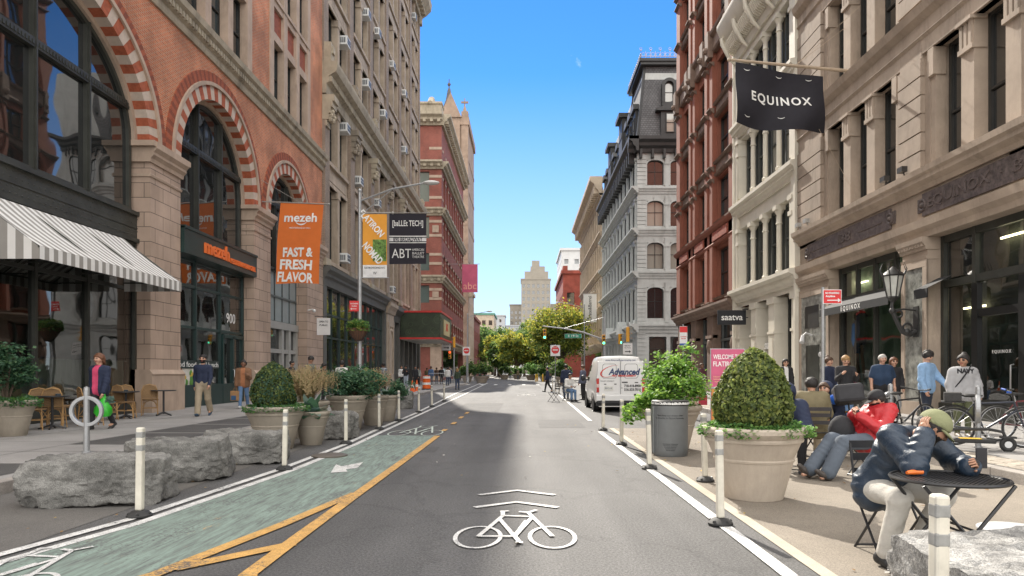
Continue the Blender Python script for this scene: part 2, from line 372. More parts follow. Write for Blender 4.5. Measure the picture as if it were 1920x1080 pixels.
# pavement joints and dark vault plates, cobbled strip behind the right kerb
mb = MB()
for y in np.arange(-6, 74, 1.55): mb.quad((-11.6,y,.1525),(LW1-.2,y,.1525),(LW1-.2,y+.018,.1525),(-11.6,y+.018,.1525)); 
for x in (-8.1, -9.9): mb.quad((x,-6,.1526),(x+.018,-6,.1526),(x+.018,74,.1526),(x,74,.1526))
for y in np.arange(-6, 49, 1.55): mb.quad((7.3,y,.1525),(11.6,y,.1525),(11.6,y+.018,.1525),(7.3,y+.018,.1525))
o = mb.build('pavement_joint', mat('joint_dark', (.10,.095,.09), .95)); o['kind'] = 'structure'
mb = MB()
for (a, b) in ((4.2, 7.3), (7.5, 9.6), (12.1, 14.3), (14.45, 16.6), (16.75, 18.6), (18.75, 20.8), (26, 30), (33, 38)):
    mb.quad((-8.05,a,.154),(-6.5,a,.154),(-6.5,b,.154),(-8.05,b,.154))
o = mb.build('vault_plate', walk_dark); o['kind'] = 'structure'
mb = MB(); rnd = random.Random(5)
for y in np.arange(-4, 48, .26):
    for k in range(3):
        x = RW0+.2+k*.21+rnd.uniform(-.01, .01); mb.box(x, x+.19, y+(k % 2)*.11, y+(k % 2)*.11+.245, .10, .156+rnd.uniform(0, .012))
o = mb.build('cobble_strip', cobble, bevel=.012); o['kind'] = 'structure'
mb = MB()
for (a, b) in ((9.6, 12.4), (12.7, 15.6), (16, 19)): mb.quad((7.2,a,.1555),(8.6,a,.1555),(8.6,b,.1555),(7.2,b,.1555))
o = mb.build('pavement_grating', brick('grating', (.05,.05,.05), (.05,.05,.05), (.25,.24,.23), bw=.09, bh=.03, ms=.02, bump=.3)); o['kind'] = 'structure'

# wear in the asphalt: pale wheel paths, blotches, fine cracks
nt = asphalt.node_tree; N, Lk = nt.nodes, nt.links; pb = N['Principled BSDF']; prev = pb.inputs['Base Color'].links[0].from_socket
g_ = N.new('ShaderNodeNewGeometry'); v_ = N.new('ShaderNodeTexVoronoi'); v_.feature = 'DISTANCE_TO_EDGE'; v_.inputs['Scale'].default_value = .42
nz = N.new('ShaderNodeTexNoise'); nz.inputs['Scale'].default_value = 1.4; nz.inputs['Detail'].default_value = 8; nz.inputs['Roughness'].default_value = .7; Lk.new(g_.outputs['Position'], nz.inputs['Vector'])
vm = N.new('ShaderNodeVectorMath'); vm.operation = 'MULTIPLY_ADD'; vm.inputs[1].default_value = (1.3, 1.3, 0); Lk.new(nz.outputs['Color'], vm.inputs[0]); Lk.new(g_.outputs['Position'], vm.inputs[2]); Lk.new(vm.outputs[0], v_.inputs['Vector'])
cr = N.new('ShaderNodeMapRange'); cr.inputs['From Min'].default_value = .002; cr.inputs['From Max'].default_value = .016; cr.inputs['To Min'].default_value = .80; cr.inputs['To Max'].default_value = 1; Lk.new(v_.outputs['Distance'], cr.inputs['Value'])
mp = N.new('ShaderNodeMapping'); mp.inputs['Scale'].default_value = (1.1, .09, 1); Lk.new(g_.outputs['Position'], mp.inputs['Vector']); n2 = N.new('ShaderNodeTexNoise'); n2.inputs['Scale'].default_value = 1.3; n2.inputs['Detail'].default_value = 5; Lk.new(mp.outputs[0], n2.inputs['Vector'])
w2 = N.new('ShaderNodeMapRange'); w2.inputs['From Min'].default_value = .3; w2.inputs['From Max'].default_value = .7; w2.inputs['To Min'].default_value = .78; w2.inputs['To Max'].default_value = 1.25; Lk.new(n2.outputs['Fac'], w2.inputs['Value'])
n3 = N.new('ShaderNodeTexNoise'); n3.inputs['Scale'].default_value = 48; n3.inputs['Detail'].default_value = 2; Lk.new(g_.outputs['Position'], n3.inputs['Vector']); w3 = N.new('ShaderNodeMapRange'); w3.inputs['From Min'].default_value = .35; w3.inputs['From Max'].default_value = .65; w3.inputs['To Min'].default_value = .7; w3.inputs['To Max'].default_value = 1.35; Lk.new(n3.outputs['Fac'], w3.inputs['Value'])
m1 = N.new('ShaderNodeMath'); m1.operation = 'MULTIPLY'; Lk.new(cr.outputs[0], m1.inputs[0]); Lk.new(w2.outputs[0], m1.inputs[1]); m2 = N.new('ShaderNodeMath'); m2.operation = 'MULTIPLY'; Lk.new(m1.outputs[0], m2.inputs[0]); Lk.new(w3.outputs[0], m2.inputs[1])
mm = N.new('ShaderNodeMix'); mm.data_type = 'RGBA'; mm.blend_type = 'MULTIPLY'; mm.inputs['Factor'].default_value = 1; Lk.new(prev, mm.inputs['A']); Lk.new(m2.outputs[0], mm.inputs['B']); Lk.new(mm.outputs['Result'], pb.inputs['Base Color'])
ASPH2 = mat('asphalt_patch', (.072,.070,.069), .85, .2, .8, .3, 200, fine=.35)
for k, pts in enumerate((rect(.4, 1.6, 17.5, 20.4), rect(-2.6, -.9, 24, 31), rect(-.4, 1.5, 57, 66), rect(-3.2, -1.6, 12.2, 13.0))): sheet('asphalt_patch', pts, .003+.0002*k, ASPH2)
# ---- markings
def stripe(mb, pts, w, z, m=0):
    P = [Vector((x, y)) for x, y in pts]
    L = []
    for i in range(len(P)):
        d = (P[min(i+1, len(P)-1)]-P[max(i-1, 0)]).normalized(); n = Vector((-d.y, d.x))*w/2; L.append((P[i]+n, P[i]-n))
    for i in range(len(P)-1):
        mb.add([(*L[i][1], z), (*L[i+1][1], z), (*L[i+1][0], z), (*L[i][0], z)], [(0, 1, 2, 3)], m)
def struct(mb, name, m):
    o = mb.build(name, m); o['kind'] = 'structure'; return o
OUT = [(-5.2, -3)]+[gp(*p) for p in ((0,1042),(245,975),(525,881),(645,835),(705,807),(740,792),(780,775),(850,740),(905,717))]
INN = [(-4.9, -3)]+[gp(*p) for p in ((0,1057),(250,986),(550,882),(665,835),(715,811),(780,781),(870,740),(915,718))]
mb = MB(); stripe(mb, OUT, .11, .012); stripe(mb, INN, .11, .012); struct(mb, 'white_lane_line', paint_white)
mb = MB(); stripe(mb, [(1.80,-3), (1.875,5), gp(1125,810)], .12, .012); 
stripe(mb, [gp(1107,790), gp(1048,740)], .12, .012); struct(mb, 'white_edge_line', paint_white)
mb = MB(); Y1 = [(-1.05, 2)]+[gp(*p) for p in ((465,1080),(563,1006),(665,931),(740,877),(820,818))]; stripe(mb, Y1, .13, .012)
stripe(mb, [(-4.0,2.5)]+[gp(*p) for p in ((290,1080),(390,1040),(530,985),(667,926))], .13, .0125)
stripe(mb, [gp(325,1069), gp(548,1022)], .15, .013)
for a, b in (((830,809),(836,805.5)), ((848,796),(854,792)), ((862,785),(867,781.5)), ((874,776),(878,773))): stripe(mb, [gp(*a), gp(*b)], .12, .012)
struct(mb, 'yellow_lane_line', paint_yellow)
# worn green bike-lane paint: streaked along the wheel tracks
m = bpy.data.materials.new('bike_lane_green'); nt, b = nodes(m); N, Lk = nt.nodes, nt.links; b.inputs['Roughness'].default_value = .8
geo = N.new('ShaderNodeNewGeometry'); mp = N.new('ShaderNodeMapping'); mp.inputs['Scale'].default_value = (9, .9, 1); mp.inputs['Rotation'].default_value = (0, 0, R(-9))
Lk.new(geo.outputs['Position'], mp.inputs['Vector']); t1 = N.new('ShaderNodeTexNoise'); t1.inputs['Scale'].default_value = 2.2; t1.inputs['Detail'].default_value = 8; t1.inputs['Roughness'].default_value = .7; t1.inputs['Distortion'].default_value = .35; Lk.new(mp.outputs[0], t1.inputs['Vector'])
r1 = N.new('ShaderNodeValToRGB'); r1.color_ramp.elements[0].position = .36; r1.color_ramp.elements[0].color = (.11,.125,.115,1); r1.color_ramp.elements[1].position = .60; r1.color_ramp.elements[1].color = (.215,.285,.245,1)
Lk.new(t1.outputs['Fac'], r1.inputs[0]); t2 = N.new('ShaderNodeTexNoise'); t2.inputs['Scale'].default_value = 1.1; t2.inputs['Detail'].default_value = 9; t2.inputs['Roughness'].default_value = .8
mp2 = N.new('ShaderNodeMapping'); mp2.inputs['Scale'].default_value = (2.2, .8, 1); mp2.inputs['Location'].default_value = (3.1, 7, 0); Lk.new(geo.outputs['Position'], mp2.inputs['Vector']); Lk.new(mp2.outputs[0], t2.inputs['Vector'])
r2 = N.new('ShaderNodeMapRange'); r2.inputs['From Min'].default_value = .63; r2.inputs['From Max'].default_value = .67; Lk.new(t2.outputs['Fac'], r2.inputs['Value'])
mx = N.new('ShaderNodeMix'); mx.data_type = 'RGBA'; Lk.new(r2.outputs[0], mx.inputs['Factor']); Lk.new(r1.outputs[0], mx.inputs['A']); mx.inputs['B'].default_value = (.48,.28,.10,1); Lk.new(mx.outputs['Result'], b.inputs['Base Color'])
GRN = m
def worn(m, lo=.575, hi=.64, under=(.085,.083,.082)):
    """paint rubbed through to the asphalt in small broken patches"""
    nt = m.node_tree; N, Lk = nt.nodes, nt.links; b = N['Principled BSDF']; src = b.inputs['Base Color'].links[0].from_socket; g = N.new('ShaderNodeNewGeometry')
    a = N.new('ShaderNodeTexNoise'); a.inputs['Scale'].default_value = 34; a.inputs['Detail'].default_value = 6; a.inputs['Roughness'].default_value = .75; c = N.new('ShaderNodeTexNoise'); c.inputs['Scale'].default_value = 1.7; c.inputs['Detail'].default_value = 3
    for n in (a, c): Lk.new(g.outputs['Position'], n.inputs['Vector'])
    ad = N.new('ShaderNodeMath'); ad.operation = 'MULTIPLY_ADD'; ad.inputs[1].default_value = .45; Lk.new(c.outputs['Fac'], ad.inputs[0]); Lk.new(a.outputs['Fac'], ad.inputs[2]); sb = N.new('ShaderNodeMath'); sb.operation = 'SUBTRACT'; sb.inputs[1].default_value = .225; Lk.new(ad.outputs[0], sb.inputs[0])
    r = N.new('ShaderNodeMapRange'); r.inputs['From Min'].default_value = lo; r.inputs['From Max'].default_value = hi; r.inputs['To Max'].default_value = .9; Lk.new(sb.outputs[0], r.inputs['Value']); mx = N.new('ShaderNodeMix'); mx.data_type = 'RGBA'
    Lk.new(r.outputs[0], mx.inputs['Factor']); Lk.new(src, mx.inputs['A']); mx.inputs['B'].default_value = (*under, 1); Lk.new(mx.outputs['Result'], b.inputs['Base Color'])
worn(GRN, .57, .63); worn(paint_white); worn(paint_yellow, .55, .62)
sheet('bike_lane', [(-4.85,2)]+[(x+.05, y) for x, y in INN[1:5]]+[gp(708,817), gp(820,817.5), gp(740,877), gp(665,931), gp(530,985), gp(390,1040), gp(290,1080), (-4.0,2.5), (-3.6,2)][0:], .008, GRN)
def bike_symbol(cx, cy, sx, sy, z, name, flip=1):
    """painted bicycle, 1.0 wide and 1.0 long before scaling, lying on the road"""
    mb = MB(); w = .038; zz = [z]
    def T(p): return (cx+flip*p[0]*sx, cy+p[1]*sy)
    def loop(x, y, r, n=28, ww=w): stripe(mb, [T((x+r*math.cos(2*math.pi*i/n), y+r*math.sin(2*math.pi*i/n)*.92)) for i in range(n+1)], ww, z); zz[0] += .0004
    loop(-.30, .22, .185); loop(.31, .22, .185)
    for a, b in (((-.30,.22),(-.12,.60)), ((-.12,.60),(.16,.58)), ((.16,.58),(.0,.22)), ((.0,.22),(-.15,.54)), ((.31,.22),(.12,.66)), ((.0,.22),(.10,.50)),
                 ((-.30,.22),(.0,.22)), ((-.15,.68),(-.07,.70)), ((-.12,.60),(-.13,.70)), ((.12,.66),(.20,.72)), ((.12,.66),(.03,.68)), ((.0,.22),(.04,.13)), ((.01,.12),(.07,.12))):
        stripe(mb, [T(a), T(b)], w*1.15, zz[0]+.0004); zz[0] += .0004
    return mb
mb = bike_symbol(-.08, 5.45, 1.06, 2.25, .012, '')
for y, s in ((7.22, 0), (7.95, 0)): stripe(mb, [(-.52,y), (-.08,y+.30), (.36,y)], .085, .012)
struct(mb, 'bike_symbol', paint_white)
mb = bike_symbol(-2.52, 15.0, 1.25, 4.1, .015, ''); struct(mb, 'bike_symbol', mat('faded_white', (.42,.47,.42), .8, .25, 5, fine=.3))
mb = bike_symbol(.15, 40, 1.1, 4.4, .012, ''); stripe(mb, [(-.4,44.2),(.15,45.6),(.7,44.2)], .12, .012); struct(mb, 'bike_symbol', paint_white)
mb = bike_symbol(-3.75, 4.0, 1.15, 2.2, .015, ''); struct(mb, 'bike_symbol', paint_white)
mb = MB(); A = [gp(*p) for p in ((620,888),(630,872),(640,876),(681,868),(670,879),(648,882),(652,886))]
mb.poly([(*p, .014) for p in A][::-1]); o = mb.build('lane_arrow', paint_white, fix=True); o['kind'] = 'structure'
mb = MB()
for k in range(9): stripe(mb, [(-6+k*1.5, 71), (-6+k*1.5, 75)], .35, .012)
struct(mb, 'crossing_stripe', paint_white)
mb = MB()
for k in range(9): stripe(mb, [(-6+k*1.5, 47.6), (-6+k*1.5, 50.6)], .30, .012) if k > 5 else None
struct(mb, 'crossing_stripe', paint_white)
for x, y, r in ((-3.3, 11.6, .3), (4.43, 6.15, .3)):
    mb = MB().lathe([(r, .0), (r, .02), (r-.03, .03), (.02, .03)], (x, y, .008), 28)
    if x > 0: tag(mb.build('umbrella_base', mat('grey_base', (.45,.46,.47), .5)), 'round grey base plate on the tan plaza near the mesh table', 'umbrella base')
    else: struct(mb, 'manhole_cover', mat('manhole_iron', (.10,.085,.07), .6, .2, 8, .3, 60))

# ------------------------------------------------------------------ facade helpers
class Fac:
    """a street front. side 'L' faces +x, 'R' faces -x, 'N' faces the camera; geometry is made in (u, out, z)"""
    def __init__(s, name, label, side, a, b, cat='building', x=11.7, y=0):
        s.side = side; s.a, s.b = a, b
        if side == 'L': s.t = thing(name, label, cat, (-x, (a+b)/2, 0), R(90)); s.u0 = (a+b)/2
        elif side == 'R': s.t = thing(name, label, cat, (x, (a+b)/2, 0), R(-90)); s.u0 = -(a+b)/2
        else: s.t = thing(name, label, cat, ((a+b)/2, y, 0), 0); s.u0 = (a+b)/2
    def u(s, Y): return -Y if s.side == 'R' else Y
    def part(s, mb, name, mats, parent=None, bevel=0, label=None, fix=False):
        mb.v = [(x-s.u0, y, z) for x, y, z in mb.v]
        o = mb.build(name, mats, parent or s.t, bevel, fix, loc=(0, 0, 0))
        if label: o['label'] = label
        return o
    def win(s, c, z0, w, h, out=-.25, **k):
        return window(s.t, c-s.u0, z0, w, h, out, **k)
_W = {}; WRN = random.Random(21); PANES = [GLASS]*5+[glassmat('window_glass_dim', (.045,.045,.04), .05, .35), glassmat('window_glass_blue', (.03,.045,.05), .03, .5), GLASSB]
def arc(w, h, rise, n=12):
    """outline (u,z) of an opening w x h whose top is an arch of the given rise"""
    if rise <= 0: return [(-w/2, 0), (w/2, 0), (w/2, h), (-w/2, h)]
    pts = [(-w/2, 0), (w/2, 0)]
    for i in range(n+1):
        a = math.pi*i/n; pts.append((w/2*math.cos(a), h-rise+rise*math.sin(a)))
    return pts
def window(par, c, z0, w, h, out=-.25, nx=1, rails=(.5,), fm=None, gm=None, fw=.06, rise=0, sub=True, depth=.09, rz=0, off=(0,0)):
    fm = fm or FRAME; gm = gm or WRN.choice(PANES)
    key = (round(w,3), round(h,3), nx, tuple(rails), fm.name, gm.name, fw, rise, depth)
    if key not in _W:
        mb = MB(); o_ = arc(w, h, rise); i_ = arc(w-2*fw, h-2*fw, max(0, rise-fw*.3) if rise else 0); i_ = [(u, z+fw) for u, z in i_]; n = len(o_)
        for k in range(n):
            k2 = (k+1) % n; vs = []
            for (p, q) in ((o_, i_),):
                vs = [(p[k][0], -depth, p[k][1]), (p[k2][0], -depth, p[k2][1]), (q[k2][0], -depth, q[k2][1]), (q[k][0], -depth, q[k][1]),
                      (p[k][0], 0, p[k][1]), (p[k2][0], 0, p[k2][1]), (q[k2][0], 0, q[k2][1]), (q[k][0], 0, q[k][1])]
            mb.add(vs, [(0,1,2,3), (1,0,4,5), (3,2,6,7)], 0)
        for k in range(1, nx):
            u = -w/2+w*k/nx; mb.fb(u-fw*.4, u+fw*.4, 0, depth*.8, fw, h-(rise*.25 if rise else fw))
        for r in rails: mb.fb(-w/2+fw, w/2-fw, 0, depth*.85, h*r-fw*.4, h*r+fw*.4)
        pm = MB(); pm.add([(u, -.012, z) for u, z in i_], [tuple(range(n))])
        _W[key] = (mb.mesh('window', fm), pm.mesh('pane', gm))
    a, b = _W[key]
    o = inst(a, 'window', par, (c+off[0], -out+off[1], z0), rz)
    inst(b, 'pane', o, (0, 0, 0))
    return o
def wall(mb, u0, u1, z0, z1, ops, w=0.0, dep=.4, m=0, mr=None):
    """front sheet with openings (a,b,c,d) = u0,u1,z0,z1 and their reveals"""
    mr = m if mr is None else mr
    us = sorted({u0, u1, *[x for o in ops for x in o[:2] if u0 < x < u1]}); zs = sorted({z0, z1, *[x for o in ops for x in o[2:4] if z0 < x < z1]})
    for i in range(len(us)-1):
        run = None
        for j in range(len(zs)-1):
            cu, cz = (us[i]+us[i+1])/2, (zs[j]+zs[j+1])/2
            if any(o[0] < cu < o[1] and o[2] < cz < o[3] for o in ops): continue
            mb.quad((us[i],-w,zs[j]), (us[i+1],-w,zs[j]), (us[i+1],-w,zs[j+1]), (us[i],-w,zs[j+1]), m)
    for a, b, c, d in ops:
        y0, y1 = -w, -w+dep
        mb.quad((a,y0,c),(a,y0,d),(a,y1,d),(a,y1,c), mr); mb.quad((b,y0,d),(b,y0,c),(b,y1,c),(b,y1,d), mr)
        mb.quad((a,y0,d),(b,y0,d),(b,y1,d),(a,y1,d), mr); mb.quad((b,y0,c),(a,y0,c),(a,y1,c),(b,y1,c), mr)
def archwall(mb, u0, u1, z0, z1, c, a, b, w=0.0, m=0, n=28):
    """wall from u0..u1 above the springing z0, with an elliptic arch (a wide, b high) about c cut out of it"""
    if c-a > u0: mb.quad((u0,-w,z0),(c-a,-w,z0),(c-a,-w,z1),(u0,-w,z1), m)
    if c+a < u1: mb.quad((c+a,-w,z0),(u1,-w,z0),(u1,-w,z1),(c+a,-w,z1), m)
    for i in range(n):
        t0, t1 = math.pi*(1-i/n), math.pi*(1-(i+1)/n)
        p, q = (c+a*math.cos(t0), z0+b*math.sin(t0)), (c+a*math.cos(t1), z0+b*math.sin(t1))
        mb.quad((p[0],-w,p[1]), (q[0],-w,q[1]), (q[0],-w,z1), (p[0],-w,z1), m)
def archring(mb, c, z0, a, b, th, w0, w1, n=30, mA=0, mB=0, every=1, t0=0, t1=math.pi):
    """solid ring of blocks round an arch, two materials taking turns"""
    for i in range(n):
        m_ = mA if (i//every) % 2 == 0 else mB; e = .0 if m_ == mA else .004
        vs = []
        for w in (w1-e, w0):
            for (t, k) in ((t0+(t1-t0)*i/n, 0), (t0+(t1-t0)*(i+1)/n, 0)):
                vs.append((c+a*math.cos(t), -w, z0+b*math.sin(t))); vs.append((c+(a+th)*math.cos(t), -w, z0+(b+th)*math.sin(t)))
        # 0 in,1 out,2 in',3 out' (front) 4.. (back)
        mb.add(vs, [(0,1,3,2), (4,6,7,5), (0,2,6,4), (1,5,7,3)], m_)
CORN = lambda d, z0, z1: [(0, z0), (d*.25, z0), (d*.32, z0+(z1-z0)*.25), (d*.6, z0+(z1-z0)*.42), (d*.66, z0+(z1-z0)*.6), (d, z0+(z1-z0)*.78), (d, z1), (0, z1)]
def dentils(mb, u0, u1, z0, z1, w0, w1, step, fill=.55, m=0):
    n = max(1, int((u1-u0)/step)); s = (u1-u0)/n
    for i in range(n): mb.fb(u0+i*s+s*(1-fill)/2, u0+i*s+s*(1+fill)/2, w0, w1, z0, z1, m)
# ================================================================== LEFT 1: orange brick building with striped arches
F = Fac('brick_building', 'orange brick building with red and white striped arches over stone piers', 'L', 4.0, 39.8)
SP = 8.62
ARCH = [(17.0, 4.35, 3.2), (26.45, 3.13, 3.13), (34.2, 2.62, 2.62)]
mb = MB()
lim = [(4.0, 22.3), (22.3, 30.55), (30.55, 39.8)]
for (c, a, b), (l0, l1) in zip(ARCH, lim): archwall(mb, l0, l1, SP, 13.1, c, a+.02, b+.02, -.05, 0)
F.part(mb, 'brick_wall', BRICK)
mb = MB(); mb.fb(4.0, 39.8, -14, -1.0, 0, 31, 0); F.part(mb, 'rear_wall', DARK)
for (c, a, b), n in zip(ARCH, (42, 34, 30)):
    mb = MB(); archring(mb, c, SP, a, b, .50, -.40, .0, n=n, mA=0, mB=1)
    F.part(mb, 'striped_arch', [mat('arch_brick', (.36,.095,.045), .85, .3, 6, .3, 40), mat('arch_stone', (.52,.43,.36), .85, .12, 4)])
    mb = MB(); archring(mb, c, SP, a+.50, b+.50, .13, -.10, .07, n=40); F.part(mb, 'arch_moulding', STONE); mb = MB(); archring(mb, c, SP, a-.16, b-.16, .16, -.75, -.38, n=40); F.part(mb, 'inner_stone_arch', STONE)
    mb = MB(); archring(mb, c, SP, a+.63, b+.63, .36, -.10, .0, n=int(n*2.2), mA=0, mB=1); F.part(mb, 'arch_brick_band', [mat('band_brick', (.33,.088,.042), .85, .25, 8, .3, 40), mat('band_brick_dark', (.22,.062,.033), .85, .2, 8)])
# stone piers with base and capital
for u0, u1 in ((4.0, 12.55), (21.4, 23.27), (29.62, 31.55), (36.86, 39.8)):
    mb = MB(); mb.fb(u0, u1, -.75, 0, .15, 8.0); F.part(mb, 'stone_pier', STONEB)
    mb = MB(); d = .10
    mb.fb(u0-d, u1+d, -.7, d, .15, 1.30); mb.uprof(u0-d, u1+d, [(-.7,1.30),(d,1.30),(d+.03,1.36),(.05,1.46),(.02,1.5),(-.7,1.5)])
    F.part(mb, 'pier_base', STONE)
    mb = MB(); mb.uprof(u0-.04, u1+.04, [(-.7,7.55),(.03,7.55),(.05,7.62),(.0,7.66),(-.7,7.66)]); 
    mb.uprof(u0-.10, u1+.10, [(-.7,8.0),(.05,8.0),(.07,8.12),(.16,8.22),(.16,8.3),(.26,8.42),(.26,8.62),(-.7,8.62)]); mb.fb(u0-.24, u1+.24, -.6, .24, 8.46, 8.625)
    F.part(mb, 'pier_capital', STONE)
# arched windows: frame grid + glass
def archlights(c, a, b, sill, nx, tr, out=-.62, gm=None):
    ms = [c-a+2*a*k/nx for k in range(1, nx)]
    mb = MB(); archring(mb, c, SP, a-.13, b-.13, .13, out, out+.14, n=32)
    for u in (c-a+.065, c+a-.065): mb.fb(u-.065, u+.065, out, out+.14, sill, SP)
    for u in ms:
        zt = SP+b*math.sqrt(max(0, 1-((u-c)/a)**2))-.05; mb.fb(u-.07, u+.07, out, out+.16, sill, zt); mb.fb(u-.025, u+.025, out+.16, out+.21, sill, zt)
    for z in tr: mb.fb(c-a, c+a, out+.01, out+.19, z-.12, z+.12); dentils(mb, c-a, c+a, z-.06, z+.05, out+.19, out+.215, .12)
    mb.fb(c-a, c+a, out, out+.15, sill, sill+.12)
    fr = F.part(mb, 'window', IRON)
    pm = MB(); pts = [(c-a, sill), (c+a, sill)]+[(c+a*math.cos(math.pi*i/28), SP+b*math.sin(math.pi*i/28)) for i in range(29)]
    pm.add([(u, -(out+.04), z) for u, z in pts], [tuple(range(len(pts)))]); F.part(pm, 'pane', gm or GLASSW, fr)
for (c, a, b), nx in zip(ARCH, (4, 3, 3)): archlights(c, a-.16, b-.16, 6.4, nx, (9.62,))
# riveted girder + cafe shop front under arch 1
def shop(u0, u1, z0, z1, ms, hs, fm, out=-.55, fw=.05, gm=None, base=.35, basem=None):
    mb = MB()
    for u in [u0+fw, u1-fw]+list(ms): mb.fb(u-fw, u+fw, out, out+.12, z0, z1)
    for z in [z1-fw]+list(hs): mb.fb(u0, u1, out+.01, out+.10, z-fw, z+fw)
    mb.fb(u0, u1, out, out+.16, .15, z0+base)
    fr = F.part(mb, 'shopfront', fm)
    F.part(MB().quad((u0,-(out+.03),z0),(u1,-(out+.03),z0),(u1,-(out+.03),z1),(u0,-(out+.03),z1)), 'pane', gm or GLASSC, fr)
    return fr
rb = MB(); rb.fb(12.6, 21.4, -.7, -.42, 5.46, 6.4); rb.fb(12.6, 21.4, -.42, -.34, 5.46, 5.58); rb.fb(12.6, 21.4, -.42, -.34, 6.30, 6.42); rb.fb(12.6, 21.4, -.42, -.40, 5.9, 5.94)
for i in range(44):
    for z in (5.68, 5.82, 6.05, 6.20): rb.ball((12.7+i*.2+(.1 if z in (5.82, 6.2) else 0), .42, z), .022, 6)
F.part(rb, 'iron_girder', IRON)
shop(12.6, 21.4, .15, 5.46, (14.9, 17.0, 19.05), (4.0,), IRON)
shop(23.3, 29.6, .15, 5.55, (25.3, 27.35), (3.05, 4.55), IRONG, base=.8)
# dim rooms behind the shop fronts
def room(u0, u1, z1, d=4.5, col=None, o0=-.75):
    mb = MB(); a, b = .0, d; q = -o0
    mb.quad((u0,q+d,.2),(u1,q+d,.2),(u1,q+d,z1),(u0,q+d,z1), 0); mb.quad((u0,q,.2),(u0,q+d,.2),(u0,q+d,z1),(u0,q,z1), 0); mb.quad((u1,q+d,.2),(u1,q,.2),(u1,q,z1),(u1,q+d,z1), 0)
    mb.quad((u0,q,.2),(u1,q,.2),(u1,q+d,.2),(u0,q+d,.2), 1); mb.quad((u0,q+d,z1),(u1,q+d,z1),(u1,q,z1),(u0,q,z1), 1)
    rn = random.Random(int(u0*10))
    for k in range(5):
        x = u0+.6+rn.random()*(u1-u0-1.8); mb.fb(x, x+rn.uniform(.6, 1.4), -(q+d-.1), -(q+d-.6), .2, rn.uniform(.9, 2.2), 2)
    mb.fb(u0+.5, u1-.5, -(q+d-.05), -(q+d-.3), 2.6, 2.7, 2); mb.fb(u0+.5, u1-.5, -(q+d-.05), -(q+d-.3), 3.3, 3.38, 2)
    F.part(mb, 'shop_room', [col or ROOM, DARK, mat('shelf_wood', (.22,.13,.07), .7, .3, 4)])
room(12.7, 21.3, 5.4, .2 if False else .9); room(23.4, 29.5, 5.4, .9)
LITC = mat('cafe_light', (1,.62,.28), .5, 0, emit=4)
for u, z in ((15.6, 3.5), (17.9, 3.6), (20.1, 3.4), (24.6, 3.9), (26.3, 3.7)): F.part(MB().ball((u, 1.2, z), .10, 10).cyl((u,1.2,z+.1),(u,1.2,5.3),.01,n=5), 'pendant_lamp', LITC)
# half curtain in the cafe window
cm = MB(); n = 60
for i in range(n):
    a0, a1 = 14.95+i*(6.3/n), 14.95+(i+1)*(6.3/n); w0, w1 = .035*math.sin(i*1.7), .035*math.sin((i+1)*1.7)
    cm.quad((a0,.72+w0,.75), (a1,.72+w1,.75), (a1,.72+w1,1.78), (a0,.72+w0,1.78))
cm.fb(14.9, 21.3, -.69, -.67, 1.75, 1.77)
F.part(cm, 'half_curtain', CURT)
# mezeh sign band, letters, numerals, window strip, door
sg = MB(); sg.fb(23.3, 29.62, -.6, .12, 5.52, 6.42); sg.fb(23.3, 29.66, -.6, .16, 6.36, 6.46)
sgo = F.part(sg, 'shop_sign', IRONG)
ORG = mat('orange_letter', (.80,.17,.035), .5, .05)
tm = MB(); addtext(tm, 'mezeh', (25.75, -.15, 5.98), .74, off=.018, depth=.03, width=2.05); addtext(tm, 'MEDITERRANEAN GRILL', (28.15, -.15, 5.80), .27, off=.008, depth=.02, width=2.5)
F.part(tm, 'lettering', ORG, sgo)
tm = MB(); addtext(tm, '900', (28.2, .40, 3.6), .58, depth=.004); F.part(tm, 'house_number', mat('white_letter', (.8,.8,.78), .5))
st = MB(); st.quad((23.5,.43,1.55),(27.2,.43,1.55),(27.2,.43,1.85),(23.5,.43,1.85)); so = F.part(st, 'window_strip', mat('strip_dark', (.015,.03,.03), .3))
tm = MB(); addtext(tm, 'good food, real lunch', (25.35, .425, 1.69), .27, depth=.003, width=3.5); F.part(tm, 'lettering', MATS['white_letter'], so)
pp = MB(); rn = random.Random(2)
for k in range(26):
    u, z, r = rn.uniform(23.6, 25.1), rn.uniform(.85, 1.5), rn.uniform(.06, .16); pp.ball((u, .45, z), r, 10, k % 5, (1, .12, 1))
pp.fb(23.5, 25.2, -.5, -.46, .8, 1.55, 0)
F.part(pp, 'food_poster', [mat('poster_white', (.62,.6,.55)), mat('poster_red', (.42,.05,.03)), mat('poster_green', (.10,.25,.05)), mat('poster_yellow', (.55,.38,.06)), mat('poster_brown', (.2,.09,.04))])
dm = MB(); 
for u in (27.5, 28.45, 29.4): dm.fb(u-.06, u+.06, -.52, -.38, .15, 2.9)
dm.fb(27.5, 29.4, -.52, -.38, 2.8, 2.95); dm.fb(27.5, 29.4, -.52, -.40, .15, .4)
do = F.part(dm, 'shop_door', IRONG); hm = MB()
for u in (28.33, 28.57): hm.tube([(u, .36, 1.0), (u, .30, 1.02), (u, .30, 1.5), (u, .36, 1.52)], .015)
F.part(hm, 'handle', mat('steel', (.55,.56,.57), .35, .1, metal=.9), do)
